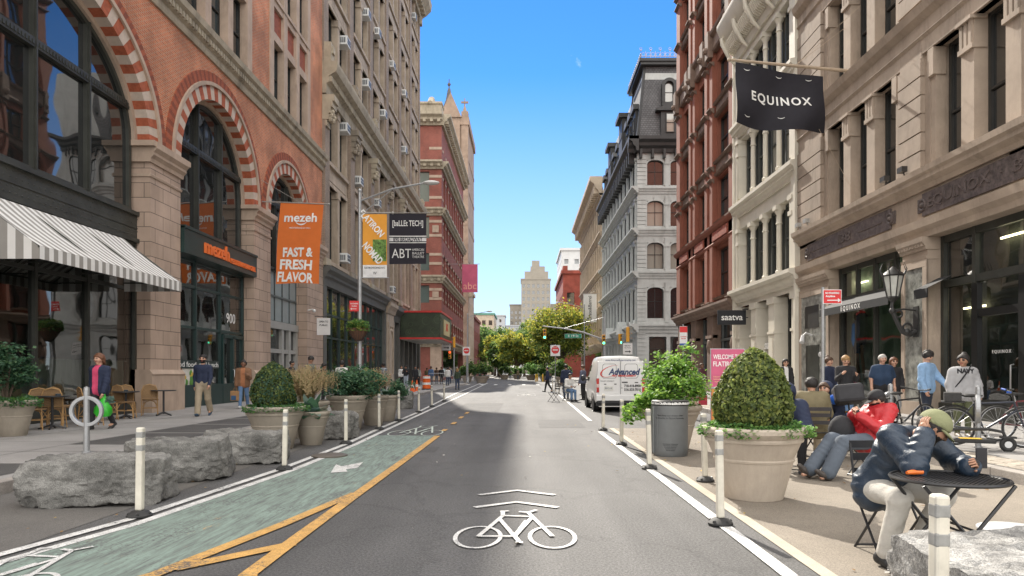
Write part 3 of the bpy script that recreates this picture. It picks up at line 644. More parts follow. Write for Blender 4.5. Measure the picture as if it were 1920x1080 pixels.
# grey entrance under arch 3
mb = MB(); mb.fb(31.5, 36.9, -.7, -.62, 3.9, 6.42); fr = F.part(mb, 'spandrel_panel', SPAND)
mb = MB()
for k in range(6): mb.fb(31.6+k*1.05-.025, 31.6+k*1.05+.025, -.62, -.57, 3.9, 6.42)
for z in (3.9, 5.15, 6.38): mb.fb(31.5, 36.9, -.62, -.56, z-.05, z+.05)
F.part(mb, 'bar', FRAMEG, fr)
mb = MB(); EG = mat('entrance_grey', (.34,.34,.325), .6, .1, 2)
for u in (31.7, 32.6, 34.6, 35.6, 36.75): mb.fb(u-.16, u+.16, -.7, -.5, .15, 3.85)
mb.fb(31.5, 36.9, -.7, -.46, 3.55, 3.9); mb.fb(31.5, 36.9, -.7, -.52, 2.35, 2.55)
fr = F.part(mb, 'entrance', EG); F.part(MB().quad((31.6,.66,.15),(36.8,.66,.15),(36.8,.66,3.6),(31.6,.66,3.6)), 'pane', GLASS, fr)
# stone band cornice
mb = MB(); mb.uprof(4.0, 39.85, [(-.1,13.1),(.02,13.1),(.05,13.2),(.05,13.35),(.14,13.42),(.14,13.62),(.30,13.74),(.34,13.95),(-.1,13.98)])
dentils(mb, 4.0, 39.8, 13.44, 13.64, .14, .21, .22); F.part(mb, 'band_course', STONED)
# upper storeys
ops = []; G = [(17.0, 3.1), (26.3, 3.1), (34.5, 2.95), (8.0, 3.1)]
for c, hw in G:
    for z0, z1 in ((13.98, 17.25), (17.25, 18.85), (18.85, 22.0), (22.0, 23.6), (23.6, 26.8)): ops.append((c-hw, c+hw, z0, z1))
mb = MB(); wall(mb, 4.0, 39.8, 13.95, 30, ops, -.05, .3); F.part(mb, 'brick_wall', BRICK)
for c, hw in G:
    tm = MB(); 
    for z0, z1 in ((17.45, 18.65), (22.2, 23.4)): tm.fb(c-hw+.3, c+hw-.3, -.35, -.16, z0, z1)
    F.part(tm, 'terracotta_panel', TERRA)
    sm = MB()
    for k in range(4):
        u = c-hw+.22+k*(2*hw-.44)/3; sm.fb(u-.24, u+.24, -.5, .0, 13.98, 26.8)
    for z in (17.05, 18.65, 21.8, 23.4, 26.6): sm.fb(c-hw+.1, c+hw-.1, -.5, -.04, z, z+.35 if z not in (17.05,21.8) else z+.4)
    for z in (14.0, 18.98, 23.73): sm.fb(c-hw+.1, c+hw-.1, -.5, .03, z-.02, z+.14)
    F.part(sm, 'stone_surround', STONE)
    for k in range(3):
        u = c-hw+.22+(k+.5)*(2*hw-.44)/3; ww = (2*hw-.44)/3-.48
        for z in (14.14, 19.12, 23.85): F.win(u, z, ww, 2.9 if z < 15 else 2.68, -.42)
mb = MB(); mb.uprof(4.0, 39.8, CORN(.7, 29.6, 31.2)); F.part(mb, 'roof_cornice', STONED)
# security camera, hose pipe bits
mb = MB(); mb.cyl((36.95, -.02, 4.75), (36.95, -.3, 4.8), .03); mb.ball((36.95, -.36, 4.72), .09, 10); F.part(mb, 'wall_lamp', mat('lamp_white', (.7,.7,.68)))

# ---- striped awning
aw = Fac('awning', 'grey and white striped awning sloping over the cafe front', 'L', 14.5, 20.5, cat='awning')
A0, A1, W0, W1, ZT, ZF, ZB = 14.5, 20.5, -.30, 1.42, 5.42, 4.12, 3.84
WH = mat('awning_white', (.72,.71,.69), .85, .05, 3, stretch=(1,1,1)); GY = mat('awning_grey', (.30,.285,.265), .85, .08, 3); VAL = [WH, GY]
mb = MB(); n = 42
for i in range(n):
    u0, u1 = A0+(A1-A0)*i/n, A0+(A1-A0)*(i+1)/n
    for k in range(4):
        s0, s1 = k/4, (k+1)/4; sag = lambda s: -.07*math.sin(math.pi*s)
        p = lambda s: (-(W0+(W1-W0)*s), ZT+(ZF-ZT)*s+sag(s))
        a, b = p(s0), p(s1); mb.add([(u0,a[0],a[1]),(u0,b[0],b[1]),(u1,b[0],b[1]),(u1,a[0],a[1])], [(0,1,2,3)], i % 2, True)
cv = aw.part(mb, 'canopy', VAL)
mb = MB()
for i in range(n):
    u0, u1 = A0+(A1-A0)*i/n, A0+(A1-A0)*(i+1)/n; mb.box(u0, u1, -W1-.004, -W1+.004, ZB, ZF-.004, i % 2)
k = 10
for i in range(k):
    w0, w1 = W0+(W1-W0)*i/k, W0+(W1-W0)*(i+1)/k
    z = lambda w: ZT+(ZF-ZT)*(w-W0)/(W1-W0)-.03
    for u in (A0, A1): mb.add([(u,-w0,ZB),(u,-w1,ZB),(u,-w1,z(w1)),(u,-w0,z(w0))], [(0,1,2,3)], i % 2)
aw.part(mb, 'valance', VAL)
mb = MB()
for u in (A0+.03, 16.5, 18.5, A1-.03): mb.cyl((u, -W0, ZF-.03), (u, -W1+.03, ZF-.03), .02); mb.cyl((u, -W0, ZT-.05), (u, -W1+.03, ZF-.03), .02)
mb.cyl((A0, -W1+.02, ZF-.02), (A1, -W1+.02, ZF-.02), .022); aw.part(mb, 'awning_frame', IRON)

# ================================================================== LEFT 2: tan stone building
F = Fac('stone_building', 'tall tan stone building with a big bracketed cornice and window air conditioners', 'L', 39.8, 76.8)
NB, B0 = 6, 40.2; BW = (76.6-B0)/NB
mb = MB(); mb.fb(39.8, 76.8, -18, -.75, 0, 43, 0); F.part(mb, 'rear_wall', TAND)
ST = [(8.1, 12.7), (14.1, 17.7)]+[(20.3+k*4.45, 20.3+k*4.45+3.25) for k in range(5)]
ops = []
for b in range(NB):
    for z0, z1 in ST: ops.append((B0+b*BW+.72, B0+(b+1)*BW-.72, z0, z1))
mb = MB(); wall(mb, 39.8, 76.8, 7.5, 42.5, ops, -.12, .55); F.part(mb, 'stone_wall', TAN)
for b in range(NB+1):
    u = B0+b*BW; mb = MB(); mb.fb(max(39.82, u-.55), min(76.78, u+.55), -.1, .12, 7.6, 17.3); mb.fb(max(39.82, u-.5), min(76.78, u+.5), -.1, .05, 19.6, 41); F.part(mb, 'brick_pier', TANB)
    mb = MB()
    sm_ = TAND if b % 2 else STONED
    mb.fb(max(39.8, u-.62), min(76.8, u+.62), -.1, .2, 7.6, 8.1); F.part(mb, 'pier_foot', sm_); mb = MB()
    for k in range(5): z = 15.8+k*.36; mb.fb(max(39.8, u-.36-.05*k), min(76.8, u+.36+.05*k), -.1, .22+.11*k, z, z+.365)
    for k in range(7): mb.ball((min(max(u-.35+.12*k, 40), 76.6), -.36-.05*(k % 3), 16.2+.22*(k % 4)), .17, 7)
    F.part(mb, 'bracket', sm_); mb = MB()
    mb.fb(max(39.8, u-.35), min(76.8, u+.35), .0, .45, 19.5, 20.7); mb.fb(max(39.8, u-.2), min(76.8, u+.2), .1, .55, 20.1, 20.5); F.part(mb, 'pedestal', sm_)
    F.part(MB().fb(max(39.8, u-.5), min(76.8, u+.5), 0, .3, 40.2, 41), 'pier_cap', sm_)
for b in range(NB):
    c = B0+(b+.5)*BW; hw = BW/2-.72
    mb = MB()
    for (z0, z1) in ST:
        mb.fb(c-.22, c+.22, -.5, -.02, z0, z1-.3); mb.fb(c-.3, c+.3, -.5, .02, z1-.42, z1); mb.fb(c-hw-.05, c+hw+.05, -.4, .06, z0-.22, z0)
        mb.fb(c-hw, c-hw+.2, -.5, -.06, z0, z1); mb.fb(c+hw-.2, c+hw, -.5, -.06, z0, z1)
        mb.fb(c-hw+.1, c+hw-.1, -.3, -.03, z1, z1+.25); mb.fb(c-hw+.3, c+hw-.3, -.3, -.07, z1+.35, z1+.85)
    F.part(mb, 'window_surround', TAN)
    for (z0, z1) in ST:
        for s in (-1, 1): F.win(c+s*(hw*.5+.05), z0, hw-.42, z1-z0, -.5)
mb = MB(); mb.uprof(39.8, 76.9, [(-.2,17.7),(.15,17.7),(.2,17.95),(.2,18.25),(.34,18.35),(.34,18.7),(.75,18.95),(.85,19.3),(.85,19.5),(-.2,19.65)])
dentils(mb, 39.8, 76.8, 18.38, 18.72, .34, .5, .3); F.part(mb, 'main_cornice', STONED)
mb = MB(); mb.uprof(39.8, 77.4, [(-.2,41),(.15,41),(.25,41.4),(.7,41.7),(1.2,42.2),(1.3,42.9),(-.2,43.1)]); dentils(mb, 39.8, 76.8, 41.3, 41.75, .2, .7, .9); F.part(mb, 'roof_cornice', STONED)
# shop fronts
mb = MB(); mb.uprof(39.8, 57.9, [(-.3,6.5),(.06,6.5),(.08,6.95),(.22,7.05),(.22,7.2),(.42,7.4),(.45,7.62),(-.3,7.7)]); 
for u in (40.1, 57.6): mb.fb(u-.3, u+.3, -.4, .05, .15, 6.5)
F.part(mb, 'shop_cornice', SHOPG)
mb = MB()
for k in range(10): u = 40.5+k*1.86; mb.fb(u-.06, u+.06, -.35, -.2, .15, 6.5)
for z in (1.0, 3.5, 4.9): mb.fb(40.4, 57.3, -.35, -.22, z-.06, z+.06)
mb.fb(40.4, 57.3, -.35, -.15, .15, .9); fr = F.part(mb, 'shopfront', IRONG); F.part(MB().quad((40.4,.3,.9),(57.3,.3,.9),(57.3,.3,6.5),(40.4,.3,6.5)), 'pane', GLASSW, fr)
mb = MB(); mb.fb(57.9, 60.9, -.5, .12, .15, 6.6); mb.uprof(57.7, 61.1, [(-.3,6.4),(.2,6.4),(.3,6.7),(.5,7.0),(.5,7.3),(-.3,7.5)])
mb.fb(58.3, 60.5, .12, .2, .6, 1.2); mb.fb(58.2, 60.6, .1, .22, 5.3, 5.7); archring(mb, 59.4, 4.2, .75, .75, .22, .1, .24, n=14)
for u in (58.5, 60.3): mb.fb(u-.16, u+.16, .1, .22, 1.2, 5.3)
F.part(mb, 'stone_doorway', TAN)
mb = MB(); mb.uprof(61, 76.8, [(-.3,5.9),(.1,5.9),(.15,6.5),(.5,6.9),(.5,7.3),(-.3,7.5)]); mb.fb(61, 76.8, -.6, -.4, .15, 6)
for k in range(7): u = 61.3+k*2.5; mb.fb(u-.3, u+.3, -.4, .1, .15, 6)
F.part(mb, 'shop_cornice', SHOPG); mb = MB()
for k in range(6): u = 61.6+k*2.5; mb.quad((u,.38,.5),(u+1.9,.38,.5),(u+1.9,.38,5.8),(u,.38,5.8))
F.part(mb, 'shop_glazing', GLASS)
# theatre marquee
q = Fac('theatre_marquee', 'dark green theatre marquee edged in red over the doorway', 'L', 64, 74, cat='marquee')
mb = MB(); mb.fb(64, 73.5, .15, 3.9, 4.6, 7.0)
GRD = mat('marquee_green', (.028,.042,.02), .4, .5, 1.2); q.part(mb, 'fascia', GRD)
mb = MB(); 
for z in (4.45, 6.95): mb.fb(63.9, 73.6, .1, 4.0, z, z+.17)
q.part(mb, 'red_rim', mat('marquee_red', (.55,.03,.025), .4))
mb = MB(); mb.fb(64.1, 73.4, .2, 3.85, 4.40, 4.448); q.part(mb, 'soffit', mat('marquee_soffit', (.55,.53,.48), .6))
mb = MB(); mb.fb(66.5, 71.5, 3.9, 3.95, 5.0, 6.5, 0); addtext(mb, 'ABT', (69, -3.96, 5.8), 1.1, 1, depth=.01); q.part(mb, 'poster_panel', [mat('panel_cream', (.5,.42,.22), .5), mat('panel_red', (.5,.05,.03), .5)])
mb = MB()
rn = random.Random(4)
for k in range(9):
    u, z, r = rn.uniform(0, 3.6), rn.uniform(5.0, 6.6), rn.uniform(.12, .42); mb.ring((64-.01, -.3-u, z), (1, 0, 0), r, .015, 20, 5)
q.part(mb, 'ring_ornament', mat('ring_green', (.07,.10,.05), .4))
# ================================================================== RIGHT 1: brownstone building with marble plaques
F = Fac('brownstone_building', 'brownstone building with carved marble plaques over dark shop windows', 'R', 4.0, 28.9)
U = lambda Y: -Y
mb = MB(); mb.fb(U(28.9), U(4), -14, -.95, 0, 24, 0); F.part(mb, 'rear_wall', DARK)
BAYS = [(21.3, 26.35), (14.6, 19.65), (7.9, 12.95)]; ZS = [(7.3, 10.7), (12.0, 15.4), (16.9, 20.2)]
ops = [(U(b), U(a), z0, z1) for a, b in BAYS for z0, z1 in ZS]
mb = MB(); wall(mb, U(28.9), U(4), 6.6, 24, ops, 0, .55); F.part(mb, 'stone_wall', BROWN)
for a, b in ((26.6, 28.85), (19.9, 21.1), (13.2, 14.4), (6.5, 7.7)):
    mb = MB(); z = 7.35
    while z < 23.5:
        if not (10.75 < z+.2 < 11.95 or 15.5 < z+.2 < 16.8): mb.fb(U(b), U(a), -.1, .14, z, z+.50)
        z += .545
    mb.fb(U(b)+.03, U(a)-.03, -.1, .09, 7.3, 23.5); F.part(mb, 'rusticated_pier', BROWN)
for a, b in BAYS:
    w = (b-a)/3
    mb = MB()
    for z0, z1 in ZS:
        for k in (1, 2):
            c = U(a+w*k); mb.fb(c-.26, c+.26, -.4, .02, z0, z1); mb.fb(c-.30, c+.30, -.3, .10, z1-.85, z1-.72); mb.fb(c-.32, c+.32, -.3, .16, z1-.10, z1)
            for j in range(3): mb.fb(c-.24+j*.18, c-.24+j*.18+.11, -.3, .09, z1-.72, z1-.1)
        for c, s in ((U(a), -1), (U(b), 1)): mb.fb(min(c, c+s*.22), max(c, c+s*.22), -.4, -.03, z0, z1); mb.fb(min(c, c+s*.27), max(c, c+s*.27), -.3, .08, z1-.8, z1-.02)
    F.part(mb, 'window_pilaster', BROWNL)
    for z0, z1 in ZS:
        for k in range(3):
            c = U(a+w*(k+.5)); F.win(c+(.06 if k == 2 else -.06 if k == 0 else 0), z0, w-.58, z1-z0, -.42, rails=(.42,), fw=.09, gm=GLASSW)
for z in (10.7, 15.45, 20.2):
    mb = MB(); mb.uprof(U(28.9), U(4), [(-.2,z),(.08,z),(.08,z+.42),(.16,z+.5),(.12,z+.56),(.12,z+.9),(.3,z+1.05),(.38,z+1.28),(-.2,z+1.34)]); F.part(mb, 'string_course', BROWNL)
mb = MB(); mb.uprof(U(29.0), U(4), [(-.2,6.72),(.06,6.72),(.10,6.84),(.26,6.95),(.26,7.06),(.34,7.12),(.36,7.28),(-.2,7.34)]); F.part(mb, 'stone_ledge', BROWNL)
mb = MB(); mb.fb(U(28.9), U(4), -.5, 0, 5.84, 6.74); F.part(mb, 'frieze', BROWN)
mb = MB(); mb.uprof(U(28.95), U(4), [(-.4,5.34),(.05,5.34),(.08,5.5),(.2,5.62),(.24,5.84),(-.4,5.88)]); F.part(mb, 'shop_cornice', BROWNL)
for a, b, tx, wd in ((21.45, 28.3, '· 138 ·', 2.2), (13.0, 20.2, 'EQUINOX  ·  BUILDING', 6.0)):
    mb = MB(); mb.fb(U(b)+.25, U(a)-.25, 0, .06, 5.97, 6.62); mb.fb(U(b), U(a), 0, .05, 6.10, 6.50)
    for c in (U(b)+.26, U(a)-.26): mb.ring((c, -.06, 6.3), (0, 1, 0), .15, .04, 18, 6); mb.ball((c, -.06, 6.3), .08, 8)
    po = F.part(mb, 'carved_plaque', PLAQUE); tm = MB()
    if 'EQ' in tx: addtext(tm, tx, (U((a+b)/2)-.05, -.07, 6.3), .42, depth=.018, width=wd)
    else:
        for k in (-1, 1): tm.fb(U((a+b)/2)+k*1.9-.8, U((a+b)/2)+k*1.9+.8, .06, .08, 6.27, 6.31)
        addtext(tm, '138', (U((a+b)/2), -.075, 6.3), .45, off=.006, depth=.02, width=1.0)
    F.part(tm, 'lettering', mat('plaque_letter', (.115,.092,.085), .5, .3, 6), po)
for a, b in ((26.1, 28.85), (19.75, 21.05), (13.0, 14.3), (6.3, 7.6)):
    mb = MB(); mb.fb(U(b), U(a), -.6, .02, .15, 5.34); mb.uprof(U(b)-.04, U(a)+.04, [(-.3,4.98),(.08,4.98),(.10,5.06),(.2,5.2),(.22,5.34),(-.3,5.34)])
    dentils(mb, U(b), U(a), 5.08, 5.18, .1, .17, .14); mb.uprof(U(b)-.02, U(a)+.02, [(-.3,4.7),(.05,4.7),(.08,4.8),(-.3,4.84)])
    mb.fb(U(b)-.06, U(a)+.06, -.5, .1, .15, .55)
    for s in (U(b), U(a)-.18): mb.fb(s, s+.18, 0, .068, .55, 4.5)
    mb.fb(U(b), U(a), 0, .07, 4.5, 4.7); F.part(mb, 'shop_pilaster', BROWNL)
    mb = MB(); mb.fb(U(b)+.18, U(a)-.18, -.1, .035, .55, 4.5); F.part(mb, 'marble_inset', MARBLE)
mb = MB(); mb.fb(U(28.3), U(27.0), 0, .05, 3.2, 4.1); F.part(mb, 'window', FRAME); mb = MB(); mb.fb(U(28.2), U(26.95), 0, .05, .2, 2.5); F.part(mb, 'service_door', mat('marble_door', (.03,.035,.03), .3, .5, 4))
mb = MB(); mb.tube([(U(27.6),-.05,2.9),(U(27.6),-.3,3.0),(U(27.6),-.45,2.85)], .035); mb.cyl((U(27.6),-.42,2.88),(U(27.45),-.52,2.6),.07,.10); mb.ball((U(26.6),-.12,2.1),.11,10)
F.part(mb, 'wall_camera', mat('camera_grey', (.5,.5,.5), .4))
def rshop(a, b, z0, z1, ms, hs, w=-.5, fw=.07, base=.5):
    mb = MB()
    for Y in [a+fw, b-fw]+list(ms): mb.fb(U(Y)-fw, U(Y)+fw, w, w+.14, z0, z1)
    for z in [z1-.1]+list(hs): mb.fb(U(b), U(a), w+.01, w+.12, z-.1, z+.1)
    mb.fb(U(b), U(a), w-.02, w+.24, .15, z0+base); fr = F.part(mb, 'shopfront', IRON)
    F.part(MB().quad((U(b),-(w+.03),z0),(U(a),-(w+.03),z0),(U(a),-(w+.03),z1),(U(b),-(w+.03),z1)), 'pane', GLASSC, fr)
rshop(21.05, 26.1, .15, 5.34, (23.5,), (4.15,), base=.45)
for Y in (22.2, 24.75): F.part(MB().fb(U(Y)-.06, U(Y)+.06, -.5, -.36, 4.2, 5.3), 'transom_bar', IRON)
rshop(14.3, 19.75, .15, 5.34, (18.3, 16.4), (3.95,), base=.4); rshop(7.6, 13.0, .15, 5.34, (9.4, 11.2), (3.95,))
F.part(MB().fb(U(19.7), U(18.35), -.3, .35, .15, .35), 'door_step', IRON)
# entrance doors
for Y0 in (16.5, 14.5):
    mb = MB(); 
    for Y in (Y0, Y0+1.75): mb.fb(U(Y)-.12, U(Y)+.12, -.48, -.34, .15, 3.8)
    mb.fb(U(Y0+1.75), U(Y0), -.48, -.36, 2.9, 3.1); mb.fb(U(Y0+1.75), U(Y0), -.48, -.36, .15, .7); do = F.part(mb, 'shop_door', mat('door_black', (.012,.013,.013), .35))
    tm = MB(); addtext(tm, 'EQUINOX', (U(Y0+.85), -(-.44), 1.95), .12, depth=.002, space=1.4); F.part(tm, 'lettering', MATS['white_letter'], do)
    hm = MB(); hm.tube([(U(Y0+.3),.36,1.0),(U(Y0+.3),.28,1.02),(U(Y0+.3),.28,1.6),(U(Y0+.3),.36,1.62)], .02); F.part(hm, 'handle', MATS['steel'], do)
# shop rooms with displays
mb = MB(); GRW = mat('shop_green_wall', (.36,.46,.41), .8, .2, 1)
for a, b in ((21.1, 26.0), (14.4, 19.7), (7.7, 12.9)):
    q = .9; mb.quad((U(b),q,.2),(U(a),q,.2),(U(a),q,5.3),(U(b),q,5.3), 0 if a > 20 else 1)
mb.fb(U(22.3), U(21.2), -.88, -.6, .6, 2.4, 1); mb.fb(U(26), U(25.6), -.88, -.6, .6, 5.2, 2)
F.part(mb, 'shop_room', [GRW, mat('shop_dark_wall', (.12,.12,.105), .9, .4, 1), mat('shop_light_wall', (.5,.52,.48), .8)])
LIT = mat('shop_light', (1,.78,.5), .5, 0, emit=5)
for Y, z in ((22.3, 4.6), (25.2, 4.7), (17.4, 4.9), (15.4, 4.9), (18.9, 3.2)): F.part(MB().fb(U(Y)-.45, U(Y)+.45, -.80, -.76, z, z+.05), 'strip_light', LIT)
# mannequin display on a ladder, poster
mb = MB(); c = U(25.05)
for k in (-1, 1): mb.tube([(c+k*.35,.62,.5),(c+k*.18,.62,2.9)], .025, m=1)
for z in (1.1, 1.7, 2.3): mb.fb(c-.33, c+.33, -.64, -.6, z, z+.04, 1)
for dx, z, m_ in ((-.15, 2.45, 2), (.18, 2.75, 3)):
    mb.tube([(c+dx,.62,z-.35),(c+dx*1.2,.62,z+.15),(c+dx,.62,z+.72),(c+dx,.62,z+.9)], [.10,.2,.19,.07], 10, m_); mb.ball((c+dx,.62,z+1.05), .11, 10, 4); mb.ball((c+dx,.6,z+1.02), .135, 10, 3, (1,.8,1.3))
    mb.tube([(c+dx,.62,z-.2),(c+dx+.15,.55,z-.75),(c+dx+.2,.6,z-1.4)], .055, 8, 4)
F.part(mb, 'window_display', [DARK, mat('ladder_grey', (.5,.5,.5)), mat('display_blue', (.05,.12,.25)), mat('display_navy', (.015,.02,.03)), mat('display_skin', (.5,.3,.23))])
# black shop awnings
for a, b, nm in ((21.15, 26.05, 1), (19.1, 19.75, 0)):
    q = Fac('awning', 'narrow black awning with white lettering over the display window' if nm else 'short black awning end beside the dark shop doors', 'R', a, b, cat='awning')
    mb = MB(); mb.add([(U(b),.3,4.15),(U(a),.3,4.15),(U(a),-.42,3.78),(U(b),-.42,3.78)], [(3,2,1,0)]); mb.fb(U(b), U(a), .40, .42, 3.52, 3.78); q.part(mb, 'canopy', mat('awning_black', (.022,.023,.025), .8, .1))
    if nm: tm = MB(); addtext(tm, 'EQUINOX', (U((a+b)/2), -.424, 3.65), .23, off=.006, depth=.002, space=1.5, shear=.0); q.part(tm, 'lettering', MATS['white_letter'])
# floodlights on the ledge
for k, Y in enumerate((28.4, 27.6, 21.6, 20.6)):
    mb = MB(); mb.cyl((11.5,Y,7.32),(11.45,Y,7.46),.02); mb.box(11.33,11.5,Y-.14,Y+.14,7.44,7.60)
    o = mb.build('floodlight', mat('flood_black', (.03,.03,.03), .4) if k > 1 else mat('flood_grey', (.35,.35,.34), .4)); tag(o, ('grey floodlight at the far end of the brownstone ledge', 'second grey floodlight from the far end of the brownstone ledge', 'black floodlight on the ledge, left of a pair under the rusticated pier', 'black floodlight on the ledge, right of a pair under the rusticated pier')[k], 'floodlight')
# wrought lantern
L = thing('wall_lantern', 'black wrought iron lantern on a scrolled bracket on the marble pilaster', 'lantern', (11.63, 20.2, 2.72), R(-90)); L.scale = (.86,)*3
mb = MB(); mb.fb(-.14, .14, 0, .05, -.3, .75); mb.tube([(0,-.04,-.1),(0,-.25,-.22),(0,-.5,-.12),(0,-.66,.18),(0,-.8,.5),(0,-.86,.75),(0,-.82,.95)], [.09,.10,.08,.075,.07,.06,.05], 10)
mb.tube([(0,-.05,.62),(0,-.45,.66),(0,-.78,.62)], .03); mb.ring((0,-.32,.02), (1,0,0), .15, .04, 18, 6); mb.ring((0,-.62,.5), (1,0,0), .12, .035, 16, 6); mb.ball((0,-.84,.6), .11, 10); mb.ball((0,-.35,-.12), .13, 10); 
mb.build('bracket', BLACKI, L, loc=(0,0,0))
mb = MB(); c = (0, -.82, 0)
mb.lathe([(.06,.9),(.14,.98),(.20,1.05),(.17,1.1)], c, 8); mb.lathe([(.34,1.78),(.38,1.82),(.3,1.9),(.14,2.02),(.05,2.1),(.0,2.14)], c, 8)
for k in range(8):
    an = 2*math.pi*k/8; mb.cyl((c[0]+.19*math.cos(an), c[1]+.19*math.sin(an), 1.06), (c[0]+.34*math.cos(an), c[1]+.34*math.sin(an), 1.8), .018)
    mb.tube([(c[0]+.36*math.cos(an), c[1]+.36*math.sin(an), 1.84), (c[0]+.44*math.cos(an), c[1]+.44*math.sin(an), 2.0), (c[0]+.36*math.cos(an), c[1]+.36*math.sin(an), 2.22)], [.025,.018,.006], 6)
lo = mb.build('lantern_cage', BLACKI, L, loc=(0,0,0)); MB().lathe([(.17,1.08),(.31,1.78)], c, 8).build('lantern_glass', mat('frosted_glass', (.55,.56,.52), .3), lo, loc=(0,0,0))

# ================================================================== RIGHT 2: white cast-iron building
F = Fac('white_building', 'narrow white cast iron building with slim columns and a heavy cornice', 'R', 28.9, 37.6)
mb = MB(); mb.fb(U(37.6), U(28.9), -14, -.9, 0, 20.2, 0); F.part(mb, 'rear_wall', CREAMS)
FL = [(5.95, 9.1), (10.75, 13.9), (15.05, 17.9)]; XS = [29.75+1.78*k for k in range(5)]
ops = [(U(36.9), U(29.7), a, b) for a, b in FL]
mb = MB(); wall(mb, U(37.6), U(28.9), 4.9, 20, ops, 0, .6); F.part(mb, 'iron_wall', CREAMI)
mb = MB()
for Y in (29.25, 37.3): mb.fb(U(Y)-.28, U(Y)+.28, -.1, .16, 5.7, 18.4)
for Y in (29.0, 37.5): mb.fb(U(Y)-.09, U(Y)+.09, -.2, .22, .15, 19)
F.part(mb, 'corner_pilaster', CREAMI)
for a, b in FL:
    for k in range(1, 4):
        c = U(XS[k]); mb = MB()
        mb.lathe([(.17,0),(.17,.12),(.12,.16),(.115,(b-a)*.72),(.16,(b-a)*.73),(.12,(b-a)*.76),(.12,(b-a)*.86),(.2,(b-a)*.9),(.22,(b-a)*.93)], (c, .10, a), 14); mb.fb(c-.22, c+.22, -.32, .14, a+(b-a)*.93, b); F.part(mb, 'slim_column', CREAMI)
    mb = MB()
    for c in (U(29.62), U(36.98)): mb = MB(); mb.fb(c-.16, c+.16, -.3, .12, a, b); mb.fb(c-.2, c+.2, -.3, .18, a+(b-a)*.72, a+(b-a)*.78); mb.fb(c-.22, c+.22, -.3, .2, b-.2, b); F.part(mb, 'half_column', CREAMI)
    for k in range(4): F.win(U((XS[k]+XS[k+1])/2), a+.05, 1.5, b-a-.1, -.4, rails=(.5,), fw=.11, fm=FRAMEG if k == 9 else mat('sash_dark', (.06,.065,.06), .5))
for z, d in ((5.15, .5), (9.75, .42), (14.05, .42)):
    mb = MB(); mb.uprof(U(37.6), U(28.9), [(-.1,z),(.1,z),(.14,z+.14),(.24,z+.24),(.3,z+.4),(d,z+.5),(d,z+.66),(-.1,z+.74)]); dentils(mb, U(37.5), U(29), z+.26, z+.38, .2, .3, .16); F.part(mb, 'iron_cornice', CREAMI)
mb = MB(); mb.uprof(U(37.7), U(28.9), [(-.1,18.3),(.12,18.3),(.2,18.6),(.2,19.1),(.75,19.5),(.9,19.9),(1.05,20.2),(1.05,20.45),(-.1,20.6)])
for k in range(44): u = U(37.5)+.1+k*.19; mb.tube([(u,-.2,18.75),(u,-.5,18.9),(u,-.72,19.35)], .06, 6)
for Y in (29.2, 31.5, 33.4, 35.2, 37.3): mb.tube([(U(Y),-.15,18.2),(U(Y),-.45,18.5),(U(Y),-.85,19.3),(U(Y),-.9,19.6)], [.07,.10,.12,.10], 8)
F.part(mb, 'main_cornice', CREAMI)
mb = MB()
for Y in (29.3, 32.1, 34.6, 37.2): mb.fb(U(Y)-.38, U(Y)+.38, -.6, .06, .15, 4.9); mb.fb(U(Y)-.42, U(Y)+.42, -.5, .12, 3.2, 3.32); mb.fb(U(Y)-.44, U(Y)+.44, -.5, .14, 4.6, 4.9); mb.fb(U(Y)-.44, U(Y)+.44, -.5, .14, .15, .6); mb.fb(U(Y)-.2, U(Y)+.2, .06, .1, .8, 3.0)
F.part(mb, 'shop_pier', CREAMI)
mb = MB(); mb.fb(U(37), U(29.5), -.7, -.5, .15, .55)
for Y in (29.8, 31.6, 32.6, 34.1, 35.1, 36.7): mb.fb(U(Y)-.05, U(Y)+.05, -.7, -.55, .15, 4.9)
fr = F.part(mb, 'shopfront', FRAME); F.part(MB().quad((U(37),.62,.3),(U(29.4),.62,.3),(U(29.4),.62,4.9),(U(37),.62,4.9)), 'pane', GLASS, fr)
tm = MB(); addtext(tm, 'saatva', (U(33.35), -.1+.5, 2.75), .62, off=.012, depth=.04, width=1.75); F.part(tm, 'lettering', MATS['white_letter'])
BS = thing('blade_sign', 'black blade sign lettered saatva jutting from the white building', 'sign', (11.7, 35.6, 4.25))
MB().box(-1.6, -.12, -.06, .06, -.38, .38).build('panel', mat('sign_black', (.015,.017,.022), .4), BS, bevel=.02, loc=(0,0,0)); mb = MB(); addtext(mb, 'saatva', (-.86, -.064, 0), .46, off=.006, depth=.003); mb.build('lettering', MATS['white_letter'], BS, loc=(0,0,0))
MB().cyl((-.3,0,.42),(0,0,.42),.03).cyl((-.12,0,0),(0,0,0),.025).build('arm', BLACKI, BS, loc=(0,0,0))

